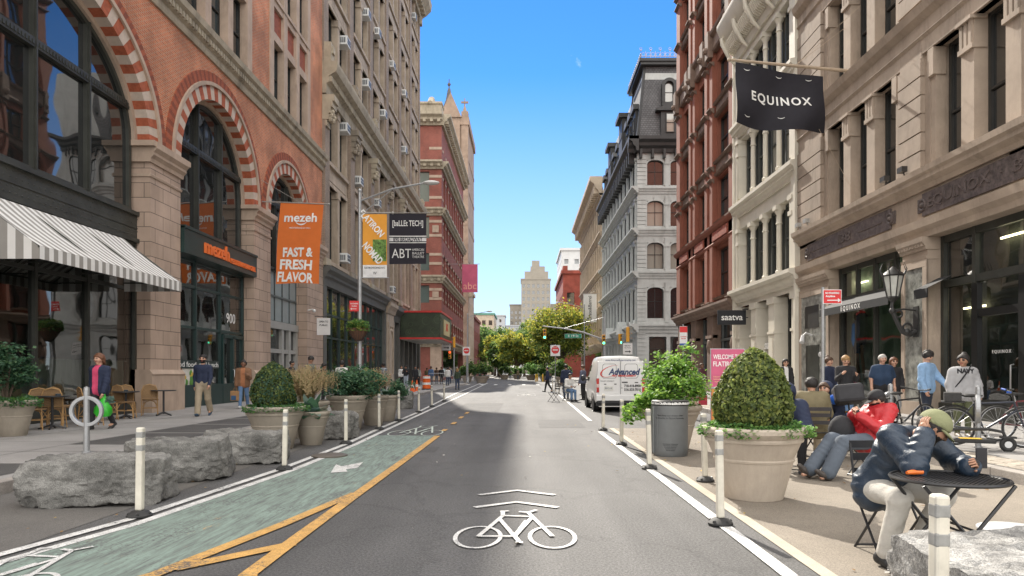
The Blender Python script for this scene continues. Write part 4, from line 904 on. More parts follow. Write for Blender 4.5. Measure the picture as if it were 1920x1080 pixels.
# ================================================================== RIGHT 3: red brick building
F = Fac('red_building', 'tall red brick building with dark stepped sills in three window columns', 'R', 37.6, 51.8)
mb = MB(); mb.fb(U(51.75), U(37.6), -14, -.9, 0, 34, 0); F.part(mb, 'rear_wall', REDP)
BY = [(38.75, 41.75), (43.9, 46.1), (48.1, 50.5)]
FL = [(5.9, 8.9), (10.5, 13.2), (14.2, 16.9), (17.8, 20.4), (22.3, 25.0), (26.0, 28.7), (29.7, 32.4)]
ops = [(U(b), U(a), z0, z1) for a, b in BY for z0, z1 in FL]
mb = MB(); wall(mb, U(51.8), U(37.6), 5.0, 34, ops, -.15, .55); mb.quad((U(51.8),.95,0),(U(51.8),.15,0),(U(51.8),.15,34),(U(51.8),.95,34)); F.part(mb, 'brick_wall', REDP)
for a, b in ((37.65, 38.6), (41.95, 42.55), (43.15, 43.75), (46.25, 46.8), (47.4, 47.95), (50.65, 51.75)):
    mb = MB(); mb.fb(U(b), U(a), -.2, .12, 5.6, 33); F.part(mb, 'brick_pier', REDP); mb = MB()
    for i, (z0, z1) in enumerate(FL): mb.uprof(U(b)-.06, U(a)+.06, CORN(.34, z0-.5, z0-.2)); mb.uprof(U(b)-.06, U(a)+.06, CORN(.3, z1-.2, z1+.05)) if i % 2 else None
    F.part(mb, 'pier_moulding', BROWND)
for i, (z0, z1) in enumerate(FL):
    for a, b in BY:
        n = 2; w = (b-a)/n
        for k in range(n): F.win(U(a+w*(k+.5)), z0+.05, w-.08, z1-z0-.1, -.45, fw=.09, rise=0)
        mb = MB(); mb.uprof(U(b)-.05, U(a)+.05, [(-.2,z0-.12),(.06,z0-.12),(.14,z0),(-.2,z0+.05)]); 
        if i not in (0, 1, 4): mb.uprof(U(b), U(a), [(-.3,z0-.85),(.02,z0-.85),(.10,z0-.74),(-.3,z0-.7)]); mb.fb(U(b), U(a), -.3, -.05, z0-.7, z0-.12)
        F.part(mb, 'stepped_sill', BROWND)
for z in (9.1, 21.0):
    mb = MB(); mb.uprof(U(51.85), U(37.6), [(-.2,z),(.1,z),(.16,z+.12),(.12,z+.2),(.12,z+.85),(.3,z+1.0),(.34,z+1.15),(-.2,z+1.2)])
    if z > 20:
        for Y in (38, 42.2, 43.5, 46.6, 47.7, 51.2): mb.fb(U(Y)-.35, U(Y)+.35, .1, .42, z-.3, z+1.3); mb.ball((U(Y),-.45,z+.2), .22, 8)
    F.part(mb, 'string_course', BROWND if z > 20 else REDP)
for a, b in BY: F.part(MB().fb(U(b), U(a), .1, .2, 9.35, 9.85), 'raised_panel', mat('red_panel', (.30,.085,.055), .8, .4, 5, .5, 20))
mb = MB(); mb.uprof(U(51.9), U(37.6), CORN(.5, 4.9, 5.5)); 
for a, b in ((37.65, 38.4), (42.2, 43.6), (46.4, 47.8), (50.8, 51.75)):
    mb.fb(U(b), U(a), -.5, 0, .15, 4.9); mb.fb(U(b)-.05, U(a)+.05, -.3, .12, .15, .9); mb.ball((U((a+b)/2), 0, 3.0), .38, 8, 0, (1,.6,1.3)); mb.fb(U(b), U(a), -.3, .1, 3.5, 3.7)
F.part(mb, 'shop_pier', BROWND)
mb = MB(); mb.fb(U(51), U(38), -.7, -.5, .15, .8); mb.fb(U(51), U(38), -.6, -.46, 3.3, 3.45)
for Y in (38.6, 40.2, 41.9, 43.9, 45.2, 46.2, 48.1, 49.4, 50.6): mb.fb(U(Y)-.05, U(Y)+.05, -.6, -.46, .15, 4.9)
fr = F.part(mb, 'shopfront', FRAMEG); F.part(MB().quad((U(51),.62,.3),(U(38),.62,.3),(U(38),.62,4.9),(U(51),.62,4.9)), 'pane', GLASS, fr)

# ================================================================== RIGHT 4: grey mansard building, two fronts
T4 = thing('mansard_building', 'pale grey cast iron building under a dark mansard roof with iron cresting', 'building', (15.7, 70.3, 0))
MR = Matrix.Translation((11.7-15.7, -70.3, 0)) @ Matrix.Rotation(R(-90), 4, 'Z')        # the street front, laid out like the others
def g4(mb, name, m, bevel=0, side='N', parent=None):
    if side == 'R': mb.xf(MR)
    else: mb.v = [(x-15.7, y, z) for x, y, z in mb.v]
    return mb.build(name, m, parent or T4, loc=(0, 0, 0))
def w4(c, z0, w, h, out, side, **k):
    if side == 'N': return window(T4, c-15.7, z0, w, h, out, **k)
    return window(T4, out*-1-4.0, z0, w, h, 0, rz=R(-90), off=(0, -c-70.3) , **k)
g4(MB().box(12.5, 24, .8, 31, 0, 32.5), 'rear_wall', GREYI)
FL = [(6.9, 10.1), (12.0, 14.7), (16.4, 19.0), (20.6, 23.2)]
NX = [13.55, 15.95, 18.35, 20.75]
ops = [(x-.85, x+.85, a, b) for x in NX for a, b in FL]+[(12.9, 14.7, .9, 5.0), (15.1, 16.8, .9, 5.0), (17.5, 19.2, .9, 5)]
mb = MB(); wall(mb, 11.7, 24, 0, 23.9, ops, 0, .5); g4(mb, 'iron_wall', GREYI)
mb = MB()
for a, b in FL:
    z = a-.7
    while z < b+.3: mb.fb(11.66, 12.55, -.1, .09, z, z+.36); z += .42
z = .2
while z < 5.4: mb.fb(11.66, 12.55, -.1, .09, z, z+.36); z += .42
g4(mb, 'corner_quoins', GREYI); mb = MB()
for a, b in FL:
    for x in NX: mb.fb(x+1.0, x+1.4, -.1, .12, a-.4, b+.5); mb.fb(x+.96, x+1.44, -.1, .2, b-.45, b-.3); mb.fb(x-.14, x+.14, 0, .12, b-.02, b+.35)
g4(mb, 'pilaster', GREYI); mb = MB()
for a, b in FL:
    for x in NX:
        mb = MB(); archring(mb, x, b-.45, .85, .45, .16, -.1, .08, n=12)
        for s in (-1, 1): mb.fb(x+s*.93-.08, x+s*.93+.08, -.1, .07, a, b-.45)
        g4(mb, 'window_surround', GREYI)
for a, b in FL:
    for x in NX: w4(x, a, 1.7, b-a, -.3, 'N', nx=2, rails=(.55,), rise=.45, gm=GLASSB if a > 11 and (int(x*3+a) % 3 == 0 or 11 < a < 13) else GLASS)
for x in NX[:3]: w4(x+.25, .9, 1.7, 4.1, -.3, 'N', nx=1, rails=(.7,), rise=.4)
def corn4(z0, z1, d, m, side, name):
    mb = MB(); mb.uprof(11.7-d, 24, CORN(d, z0, z1), 0) if side == 'N' else mb.uprof(-101, -70.3+d, CORN(d, z0, z1), 0); g4(mb, name, m, side=side)
for side in 'NR':
    for z0, z1, d in ((5.4, 6.3, .45), (11.0, 11.7, .35), (15.4, 16.1, .35), (19.7, 20.35, .35)): corn4(z0, z1, d+(.35 if side == 'R' else 0), GREYI, side, 'iron_cornice')
    corn4(23.9, 25.4, 1.0, BLACKI, side, 'eaves_cornice')
for k in range(10): g4(MB().fb(12+k*1.2-.12, 12+k*1.2+.12, 0, .6, 23.3, 24.2), 'eaves_bracket', BLACKI)
for k in range(24): u = -100.5+k*1.28; g4(MB().fb(u-.15, u+.15, 0, .8, 23.0, 24.3), 'eaves_bracket', BLACKI, side='R')
ops = []
BX = [-72.4-k*2.94 for k in range(10)]
for a, b in FL:
    for u in BX: ops.append((u-.95, u+.95, a, b))
mb = MB(); wall(mb, -101, -70.3, 0, 23.9, ops+[(-99.5, -72, .6, 4.9)], 0, .4); g4(mb, 'iron_wall', GREYI, side='R')
mb = MB()
for a, b in FL:
    for u in [x+1.47 for x in BX]+[BX[-1]-1.47]: mb.cyl((u,-.02,a-.3),(u,-.02,b+.1),.19,.16,8); mb.fb(u-.28, u+.28, -.1, .24, b+.05, b+.3); mb.fb(u-.28, u+.28, -.1, .26, a-.7, a-.3)
g4(mb, 'column_row', GREYI, side='R')
for i, (a, b) in enumerate(FL):
    for u in BX: w4(u, a, 1.88, b-a, -.10, 'R', rails=(.5,), rise=.4, depth=.05, nx=2, gm=GLASS)
mb = MB(); mb.quad((-99.5,.35,.3),(-72,.35,.3),(-72,.35,4.9),(-99.5,.35,4.9)); g4(mb, 'shop_glazing', GLASS, side='R')
mb = MB()
for k in range(10): u = -99.3+k*3; mb.fb(u-.3, u+.3, -.4, .12, .15, 5)
for u in (-77, -88): mb.wprism([(u-1.6, 5.6), (u+1.6, 5.6), (u, 7.0)], .2, 1.1)
g4(mb, 'shop_pier', GREYI, side='R')
# mansard: corner pavilion, long roof, dormers
mb = MB()
def frust(mb, x0, x1, y0, y1, z0, z1, i, m=0):
    mb.add([(x0,y0,z0),(x1,y0,z0),(x1,y1,z0),(x0,y1,z0),(x0+i,y0+i,z1),(x1-i,y0+i,z1),(x1-i,y1-i,z1),(x0+i,y1-i,z1)], [(4,5,6,7),(0,1,5,4),(1,2,6,5),(2,3,7,6),(3,0,4,7)], m)
frust(mb, 11.75, 19.6, .1, 8.8, 25.4, 33.2, .85); frust(mb, 12.3, 24, 8.9, 30.5, 25.4, 31.2, 1.2); g4(mb, 'mansard_roof', SLATE)
mb = MB(); mb.box(12.1, 19.2, .3, 8.6, 33.2, 33.55); mb.box(11.95, 19.35, .15, 8.75, 33.5, 33.8); mb.box(13, 24, 9, 30, 31.2, 31.7)
for z in (25.4,):
    for x, y in ((11.75, .1), (11.75, 8.8)): mb.cyl((x,y,25.4), (x+.85,y+(.85 if y < 1 else -.85),33.2), .16, n=6)
g4(mb, 'roof_trim', BLACKI)
mb = MB()
for k in range(15):
    x = 12.1+k*.5; mb.cyl((x,.2,33.8),(x,.2,34.5),.025,n=5); mb.ring((x+.25,.2,34.15),(0,1,0),.2,.025,10,4)
    if k % 2 == 0: mb.ball((x,.2,34.6),.09,6); mb.ring((x,.2,34.75),(0,1,0),.13,.025,10,4)
for k in range(17):
    y = .2+k*.5; mb.cyl((12.1,y,33.8),(12.1,y,34.5),.025,n=5); mb.ring((12.1,y+.25,34.15),(1,0,0),.2,.025,10,4)
mb.box(12.05, 19.3, .17, .23, 33.95, 34.0); g4(mb, 'iron_cresting', mat('pale_iron', (.42,.40,.40), .6))
mb = MB()
for x in (15.05, 17.0):
    mb.fb(x-.95, x+.95, -1.3, .12, 25.6, 28.3) if x < 16 else mb.fb(x-.95, x+.95, -1.3, .11, 25.6, 28.3)
    archring(mb, x, 31.0, .45, .45, .32, -1.2, -.15, n=12); mb.fb(x-.77, x-.45, -1.2, -.15, 29.2, 31.0); mb.fb(x+.45, x+.77, -1.2, -.15, 29.2, 31.0); mb.fb(x-.77, x+.77, -1.2, -.15, 28.9, 29.25)
mb.wprism([(13.7, 28.4), (18.3, 28.4), (16.05, 29.6)], -1.0, .3); mb.fb(13.6, 18.4, -.9, .4, 28.2, 28.45); g4(mb, 'dormer', BLACKI)
for x in (15.05, 17.0): w4(x, 26.0, .85, 2.0, .14, 'N', gm=GLASSB, rails=(.5,)); w4(x, 29.3, .88, 2.1, -.55, 'N', rise=.4, gm=GLASSB)
mb = MB()
for u in (-73, -75.5, -78, -82, -85.5, -89, -92.5, -96, -99.3):
    mb.fb(u-.8, u+.8, -1.6, -.1, 25.5, 29.2); mb.wprism([(u-1.1, 29.1), (u+1.1, 29.1), (u+.6, 29.8), (u-.6, 29.8)], -1.8, .15)
for u in (-82, -92.5): mb.fb(u-1.3, u+1.3, -2.5, .1, 25.5, 31.6); mb.fb(u-1.6, u+1.6, -2.5, .5, 31.4, 31.9)
g4(mb, 'dormer', BLACKI, side='R')
for u in (-73, -75.5, -78, -85.5, -89, -96): w4(u, 26, .9, 2.4, 0-.08+.0, 'R', gm=GLASSB)

# ================================================================== RIGHT 5 and on
F = Fac('cream_building', 'cream stone building with a deep bracketed cornice beyond the grey mansard block', 'R', 101.3, 139)
mb = MB(); mb.fb(U(139), U(101.3), -14, -.6, 0, 29.5, 0); F.part(mb, 'rear_wall', CREAMS)
ops = [(U(103.5+k*3.1)-1.9, U(103.5+k*3.1), 6+j*5.6, 6+j*5.6+3.9) for k in range(12) for j in range(4)]
mb = MB(); wall(mb, U(139), U(101.3), 0, 29.5, ops+[(U(137), U(103), .4, 4.4)], 0, .5); F.part(mb, 'stone_wall', CREAMS)
mb = MB(); mb.quad((U(138),.14,.3),(U(102),.14,.3),(U(102),.14,29),(U(138),.14,29)); F.part(mb, 'window_glass', GLASS)
mb = MB()
for j in range(5): mb.uprof(U(139), U(101.3), CORN(.5 if j else 1.2, 4.7+j*5.6, 5.5+j*5.6))
for k in range(13):
    u = U(102.9+k*3.1)+.6
    for j in range(4): mb.cyl((u,0,5.6+j*5.6),(u,0,9.9+j*5.6),.24,.2,8)
F.part(mb, 'colonnade', CREAMS)
mb = MB(); mb.uprof(U(139.5), U(101.3), CORN(1.9, 27.6, 30.4)); dentils(mb, U(139), U(101.3), 27.9, 29, .5, 1.3, 1.3, .4); F.part(mb, 'main_cornice', CREAMS)
def block(name, label, x0, x1, y0, y1, h, m, wz=3.6, wx=2.6, ww=1.4, wh=1.9, gm=None, z0=4, roofs=(), base=None):
    """a plain far block: walls with real window recesses on the near and street sides"""
    t = thing(name, label, 'building', ((x0+x1)/2, y0, 0)); cx = (x0+x1)/2
    n = max(1, int((x1-x0)/wx)); k = max(1, int((h-z0)/wz)); mb = MB(); ops = []
    for i in range(n):
        c = x0-cx+(i+.5)*(x1-x0)/n
        for j in range(k): ops.append((c-ww/2, c+ww/2, z0+j*wz+.9, z0+j*wz+.9+wh))
    wall(mb, x0-cx, x1-cx, 0, h, ops, 0, .4)
    D = y1-y0; n2 = max(1, int(D/wx))
    for s in (-1, 1):
        sub = MB(); o2 = []
        for i in range(n2):
            c = (i+.5)*D/n2
            for j in range(k): o2.append((c-ww/2, c+ww/2, z0+j*wz+.9, z0+j*wz+.9+wh))
        wall(sub, 0, D, 0, h, o2, 0, .4)
        sub.xf(Matrix.Translation((s*(x1-x0)/2, 0 if s > 0 else D, 0)) @ Matrix.Rotation(R(90*s), 4, 'Z')); mb.add(sub.v, sub.f)
    mb.quad((x0-cx,0,h),(x1-cx,0,h),(x1-cx,D,h),(x0-cx,D,h))
    mb.build('wall', m, t, loc=(0, 0, 0))
    MB().box(x0-cx+.38, x1-cx-.38, .38, D-.1, 0, h-.3).build('window_glass', gm or GLASS, t, loc=(0, 0, 0))
    for (a, b, c, d, e, f) in roofs: MB().box(a-cx, b-cx, c-y0, d-y0, e, f).build('roof_block', m, t, loc=(0, 0, 0))
    mb = MB(); mb.box(x0-cx-.4, x1-cx+.4, -.4, D, h-.2, h+.5); mb.build('parapet', base or m, t, loc=(0, 0, 0)); return t
block('red_corner_building', 'red brick corner building with dark windows beyond the cream block', 8.4, 15, 146, 178, 22.5, brick('far_red', (.40,.075,.05), (.34,.06,.04), (.25,.1,.08), bump=0), wz=5.4, wx=3.2, ww=1.6, wh=2.6, roofs=((8.4,9.4,146,178,22.5,24),(12,13,146,147,22.5,24.4)))
block('scaffolded_building', 'tall building wrapped in white scaffold netting behind the red corner building', 11, 20, 200, 225, 37, mat('white_netting', (.62,.63,.63), .8, .1, .6), wz=4, wx=3, ww=1.2, wh=1.4, gm=mat('netting_dim', (.35,.37,.38), .7))
TW = mat('tower_stone', (.30,.27,.225), .85, .1, .3); 
block('apartment_tower', 'tall stepped stone apartment tower standing alone at the end of the street', -1.6, 17.6, 450, 474, 62, TW, wz=4.3, wx=3.1, ww=1.7, wh=2.3, roofs=((.6,16.2,452,472,62,67.5),(4.5,14,453,470,67.5,71),(5.5,10.5,454,466,71,75)))
block('pale_low_building', 'long white building with a glass top floor low on the horizon', -24, -1.5, 430, 450, 30, mat('far_white', (.42,.43,.44), .8, .06), wx=3.4)
block('white_block', 'plain white block left of the glass topped building on the horizon', -16.5, -11, 400, 415, 34, MATS['far_white'], wx=2.8)
block('stone_block', 'tan stone block just left of the apartment tower', -9.5, 1.5, 470, 490, 47, TW)
block('water_tank_building', 'low stone building with a roof tank right of the apartment tower', 17.5, 30, 480, 500, 42, TW, roofs=((19,24,482,488,42,49),))
gb = block('green_roofed_building', 'small stone building with a green cornice beyond the trees', -22, -11.6, 265, 290, 23.5, CREAMS, base=mat('copper_green', (.10,.26,.19), .7))
# ================================================================== LEFT 3: red and white banded building across the side street
F = Fac('banded_building', 'red brick building banded in white stone with bracketed cornices across the side street', 'L', 97.2, 132)
mb = MB(); mb.fb(98.2, 132, -16, -.6, 0, 37, 0); F.part(mb, 'rear_wall', BRICKR)
LV = [5.6, 10.2, 14.8, 19.4, 24.6, 31.0]
ops = []; 
for j in range(5):
    for k in range(9): ops.append((98.9+k*3.65+.5, 98.9+k*3.65+3.15, LV[j]+1.0, LV[j+1]-1.1))
mb = MB(); wall(mb, 97.2, 132, 0, 37.4, ops+[(99, 131, .5, 4.7)], 0, .5); F.part(mb, 'brick_wall', BRICKR)
F.part(MB().quad((97.4,.48,.3),(132,.48,.3),(132,.48,37),(97.4,.48,37)), 'window_glass', GLASS)
nf = MB()                                             # the north side, seen across the side street
def nbox(x0, x1, w0, w1, z0, z1, m=0): nf.fb(97.2-w1 if False else x0, x1, w0, w1, z0, z1, m)
def at_n(mb): mb.xf(Matrix.Rotation(R(-90), 4, 'Z') ); mb.v = [(x, y, z) for x, y, z in mb.v]; return mb
NB3 = Matrix.Translation((97.2, 0, 0)) @ Matrix.Rotation(R(-90), 4, 'Z')       # local u (towards the rear) -> the side wall
def side3(mb, name, m): mb.xf(NB3); return F.part(mb, name, m)
mb = MB(); ops = [(-4.3, -1.75, LV[j]+1.0, LV[j+1]-1.1) for j in range(5)]+[(-8.5, -5.5, LV[j]+1.0, LV[j+1]-1.1) for j in range(5)]
wall(mb, -16, 0, 0, 37.4, ops, 0, .5); side3(mb, 'brick_wall', BRICKR)
mb = MB(); mb.quad((-16,.4,.3),(-.3,.4,.3),(-.3,.4,37),(-16,.4,37)); side3(mb, 'window_glass', glassmat('green_glass', (.10,.14,.13)))
for side in (0, 1):
    mb = MB(); a, b = ((97.0, 132) if side == 0 else (-16, .2))
    for z, d in ((4.9, .7), (14.0, .6), (23.6, .7), (30.2, 1.0), (36.4, 1.3)):
        mb = MB(); h_ = 1.1 if z < 36 else 1.6; mb.uprof(a, b, CORN(d, z, z+h_)); dentils(mb, a, b, z+.3, z+.7, .1, d*.75, 1.0, .4); (F.part(mb, 'cornice', STONED) if side == 0 else side3(mb, 'cornice', STONED))
    mb = MB()
    for z in (7.4, 8.9, 11.6, 12.9, 16.6, 17.9, 20.6, 22.6, 26.0, 29.0, 33): 
        if side == 0:
            for k in range(10): u = 98.9+k*3.65-.2; mb.fb(max(97.2, u-.35), min(132, u+.6), -.02, .06, z, z+.35)
        else: mb.fb(-1.75, .05, -.02, .06, z, z+.38)
    if side: 
        mb.fb(-1.6, 0, 0, .12, .15, 4.9); mb.fb(-1.3, -.4, .0, .14, 12.0, 12.8); mb.fb(-1.3, -.4, 0, .14, 21.2, 22.2)
    (F.part(mb, 'stone_band', STONE) if side == 0 else side3(mb, 'stone_band', STONE))
mb = MB(); mb.fb(97.2, 99.6, -3.5, .0, 38, 39.6); mb.fb(97.0, 99.8, -3.6, .1, 39.5, 39.8); mb.tube([(97.4+.1, 1.6, 39.6),(98.5,1.6,40.6),(99.5,1.6,39.6)], .5, 8); F.part(mb, 'roof_pediment', STONED)
# gothic tower behind
MI = thing('gothic_tower', 'brown gothic tower with a steep spire and corner pinnacle', 'building', (-15.6, 150, 0)); GT = mat('gothic_stone', (.30,.22,.165), .85, .25, .6, .2, 8, dirt=.3)
mb = MB(); mb.box(-6.5, 3.2, 0, 20, 0, 56); mb.box(-6.9, 3.6, -.4, 20, 55.5, 57.2); mb.box(1.9, 3.4, -.2, 1.4, 0, 58.5); mb.box(-2.2, 1.6, -.5, 0, 40, 58)
for z in (26, 33.5, 41.5, 48.5): mb.box(-6.6, 3.3, -.25, 20, z, z+.7)
mb.build('wall', GT, MI, loc=(0,0,0))
mb = MB(); mb.add([(-2.8,-.8,57),(2.0,-.8,57),(2.0,5,57),(-2.8,5,57),(-.4,-.8,62.5),(-.4,5,62.5)], [(0,1,4),(1,2,5,4),(2,3,5),(3,0,4,5)]); mb.build('gable', GT, MI, loc=(0,0,0))
mb = MB(); mb.add([(-3.4,1.5,57.2),(1.0,1.5,57.2),(1.0,6,57.2),(-3.4,6,57.2),(-1.2,3.7,64.5)], [(0,1,4),(1,2,4),(2,3,4),(3,0,4)]); mb.cyl((-1.2,3.7,62.3),(-1.2,3.7,65),.8,.3,8); mb.cyl((-1.2,3.7,65),(-1.2,3.7,67.2),.16,.1,6); mb.ball((-1.2,3.7,66),.4,8); mb.build('spire', SLATE, MI, loc=(0,0,0))
mb = MB(); mb.cyl((2.6,.5,58),(2.6,.5,59.6),.6,.25,8); mb.cyl((2.6,.5,59.6),(2.6,.5,61.6),.18,.1,6); mb.box(1.8,3.4,.35,.65,60.5,60.9); mb.build('pinnacle', GT, MI, loc=(0,0,0))
for x, z, w, h in ((-3.4, 44.5, 1.2, 3.2), (-.3, 50, 2.0, 3.4), (-1.2, 44.5, 1.4, 3.2), (1.2, 44.5, 1.6, 3.2), (-.8, 36, 2.2, 3.2), (-.8, 28, 2.2, 3.2)): window(MI, x, z, w, h, .56 if z > 39 else .06, gm=GLASSB if z > 45 else GLASS, rise=.9 if z > 48 else 0)
block('red_low_building', 'low red brick row with a dark stepped parapet beyond the banded building', -19, -12.6, 168, 196, 15, BRICKR, wz=4.6, wx=3, ww=1.5, wh=2.4)
block('cream_low_building', 'narrow cream stone building between the gothic tower and the low red row', -18.5, -12.2, 152, 167, 19.5, CREAMS, wz=5, wx=3.2, roofs=((-12.9,-11.4,151.5,153,18,20.5),))
block('far_brown_building', 'brown brick building far down the left side of the street', -20, -13.4, 200, 250, 12, BRICKR, wz=4.4, wx=3)
# ================================================================== window air conditioners
ACW = mat('ac_white', (.68,.69,.68), .5, .05); ACD = mat('ac_grille', (.10,.11,.12), .5)
def make_ac():
    t = thing('air_conditioner', 'x', 'air conditioner', (0, 0, -50), R(90))
    MB().box(-.42, .42, -.62, .1, 0, .58).build('case', ACW, t, bevel=.02, loc=(0,0,0))
    mb = MB(); mb.box(-.37, -.02, -.632, -.62, .10, .26); mb.box(.02, .37, -.632, -.62, .10, .26); mb.box(-.37, -.02, -.632, -.62, .31, .48); mb.box(.02, .37, -.632, -.62, .31, .48)
    for k in range(4): mb.box(-.432, -.42, -.5+k*.12, -.42+k*.12, .12, .46); mb.box(.42, .432, -.5+k*.12, -.42+k*.12, .12, .46)
    mb.build('grille', ACD, t, loc=(0,0,0)); return t
AC = make_ac(); ACS = [(645,80),(682,152),(712,205),(641,236),(668,337),(701,376),(676,281),(646,485),(680,15),(702,54),(730,115),(757,178),(751,272),(738,546),(772,22)]
B0, BW = 40.2, (76.6-40.2)/6
cells = {}
for px, py in ACS:
    Y = 11.7*FPX/(VX-px); Z = za(py, Y); b = min(5, max(0, int((Y-B0)/BW))); c = B0+(b+.5)*BW; s = -1 if Y < c else 1
    st = max(range(7), key=lambda i: -abs(Z-((8.1,14.1)+tuple(20.3+k*4.45 for k in range(5)))[i]-1.4)); cells.setdefault((b, st, s), (c+s*(BW/2-.72)*.52, Z))
ORD = ('first', 'second', 'third', 'fourth', 'fifth', 'sixth', 'seventh', 'eighth', 'ninth', 'tenth'); first = True
for (b, st, s), (Y, Z) in sorted(cells.items()):
    l = f'white air conditioner in the {"near" if s < 0 else "far"} window, {ORD[st]} row up, {ORD[b]} bay of tan building'
    if first: o = AC; o.location = (-11.7-.3, Y, Z-.3); o['label'] = l; o['group'] = 'window air conditioners on the tan building'; first = False
    else: o = dup(AC, (-11.7-.3, Y, Z-.3), R(90), l, 'window air conditioners on the tan building')
# ================================================================== street furniture
PLAST = mat('post_plastic', (.58,.55,.47), .6, .14, 6, dirt=.22); BAND = mat('reflective_grey', (.26,.26,.25), .4, .15, 20); RUB = mat('black_rubber', (.022,.022,.022), .7, .3, 9)
def make_post():
    t = thing('delineator_post', 'x', 'post', (0, 0, 0))
    mb = MB(); mb.lathe([(.12,0),(.12,.015),(.075,.055),(.05,.06)], n=10); 
    for k in range(5): a = 2*math.pi*k/5; mb.ball((.095*math.cos(a), .095*math.sin(a), .03), .018, 6)
    mb.build('base', RUB, t, loc=(0,0,0))
    mb = MB(); mb.box(-.034, .034, -.034, .034, .06, .88); mb.build('tube', PLAST, t, bevel=.015, loc=(0,0,0))
    for z in (.64, .77):
        mb = MB(); mb.box(-.0355, .0355, -.0355, .0355, z, z+.075); mb.build('reflective_band', BAND, t, bevel=.014, loc=(0,0,0))
    return t
PP = make_post(); ORD2 = ('nearest', 'second', 'third', 'fourth', 'fifth', 'sixth', 'seventh', 'eighth', 'ninth', 'tenth')
posts = [(-3.81,6.77),(-3.5,9.98),(-3.53,13.55),(-3.58,16.9),(-3.6,19.7),(-3.66,23.8),(-3.72,27.7),(-3.8,32.6)]
rposts = [(1.88,3.1),(1.85,6.42),(1.86,10.1),(1.91,13.35),(1.94,16.7)]
for i, (x, y) in enumerate(posts):
    l = f'{ORD2[i]} white bendy post on the double white line beside the bike lane'
    if i == 0: PP.location = (x, y, .012); PP['label'] = l; PP['group'] = 'posts beside the bike lane'
    else: dup(PP, (x, y, .012), .1*i, l, 'posts beside the bike lane')
for i, (x, y) in enumerate(rposts):
    dup(PP, (x, y, .012), .07*i, f'{ORD2[i]} white bendy post along the tan plaza edge' + (', in front of the boulder' if i == 0 else ''), 'posts along the plaza edge')
dup(PP, (2.38, 8.95, .012), .2, 'white bendy post standing behind the big pale planter', 'posts along the plaza edge')
for k, (px, py) in enumerate(((1036,736),(1042,739),(1048,740),(1090,741))):
    x, y = gp(px, py); dup(PP, (x, y, .012), 0, f'{ORD2[k]} white post in the far cluster left of the parked van', 'far posts by the parked van')

mat('galv', (.36,.37,.38), .42, .12, 6, .1, 50, metal=.55)
rn = random.Random(9)
for o in [q for q in bpy.data.objects if q.name.startswith('delineator_post')]: o.rotation_euler[0], o.rotation_euler[1] = rn.gauss(0,.018), rn.gauss(0,.018)
# ---- planters
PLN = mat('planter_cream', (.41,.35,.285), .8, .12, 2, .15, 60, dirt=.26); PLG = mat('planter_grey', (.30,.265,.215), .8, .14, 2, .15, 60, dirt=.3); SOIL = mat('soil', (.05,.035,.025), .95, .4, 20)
LEAFM = [mat('leaf_dark', (.035,.075,.020), .6, .25, 9), mat('leaf_mid', (.075,.14,.030), .6, .25, 9), mat('leaf_light', (.15,.21,.05), .6, .25, 9)]
BOXM = [mat('box_dark', (.055,.085,.022), .6, .25, 9), mat('box_mid', (.125,.165,.038), .6, .25, 9), mat('box_light', (.23,.26,.065), .6, .25, 9)]
JUNM = [mat('juniper_dark', (.035,.09,.05), .6, .2, 9), mat('juniper_mid', (.055,.13,.07), .6, .2, 9), mat('juniper_light', (.10,.19,.09), .6, .2, 9)]
CREEP = [mat('creeper_dark', (.05,.13,.035), .6, .2, 9), mat('creeper_mid', (.10,.22,.05), .6, .2, 9), mat('creeper_light', (.17,.30,.08), .6, .2, 9)]
BRTM = [mat('bright_dark', (.06,.14,.025), .6, .2, 9), mat('bright_mid', (.13,.27,.04), .6, .2, 9), mat('bright_light', (.24,.38,.07), .6, .2, 9)]
STRAW = [mat('straw_a', (.34,.27,.15), .8, .2, 9), mat('straw_b', (.24,.19,.10), .8, .2, 9), mat('straw_c', (.17,.20,.08), .8, .2, 9)]
BARK = mat('bark', (.10,.075,.055), .9, .3, 8, .5, 30, stretch=(1,1,.2)); INNER = mat('inner_twigs', (.020,.028,.012), .95)
def leaf(mb, p, nrm, size, rn, m, asp=1.6):
    n = Vector(nrm); n = n.normalized() if n.length > 1e-5 else Vector((0,0,1))
    t = Vector((rn.gauss(0,1), rn.gauss(0,1), rn.gauss(0,1))); t = (t-n*t.dot(n))
    if t.length < 1e-4: t = n.orthogonal()
    t.normalize(); b = n.cross(t); P = Vector(p); s = size*rn.uniform(.7, 1.3)
    mb.add([P-t*s*asp*.5, P+b*s*.5+n*s*.12, P+t*s*asp*.5, P-b*s*.5+n*s*.12], [(0,1,2,3)], m)
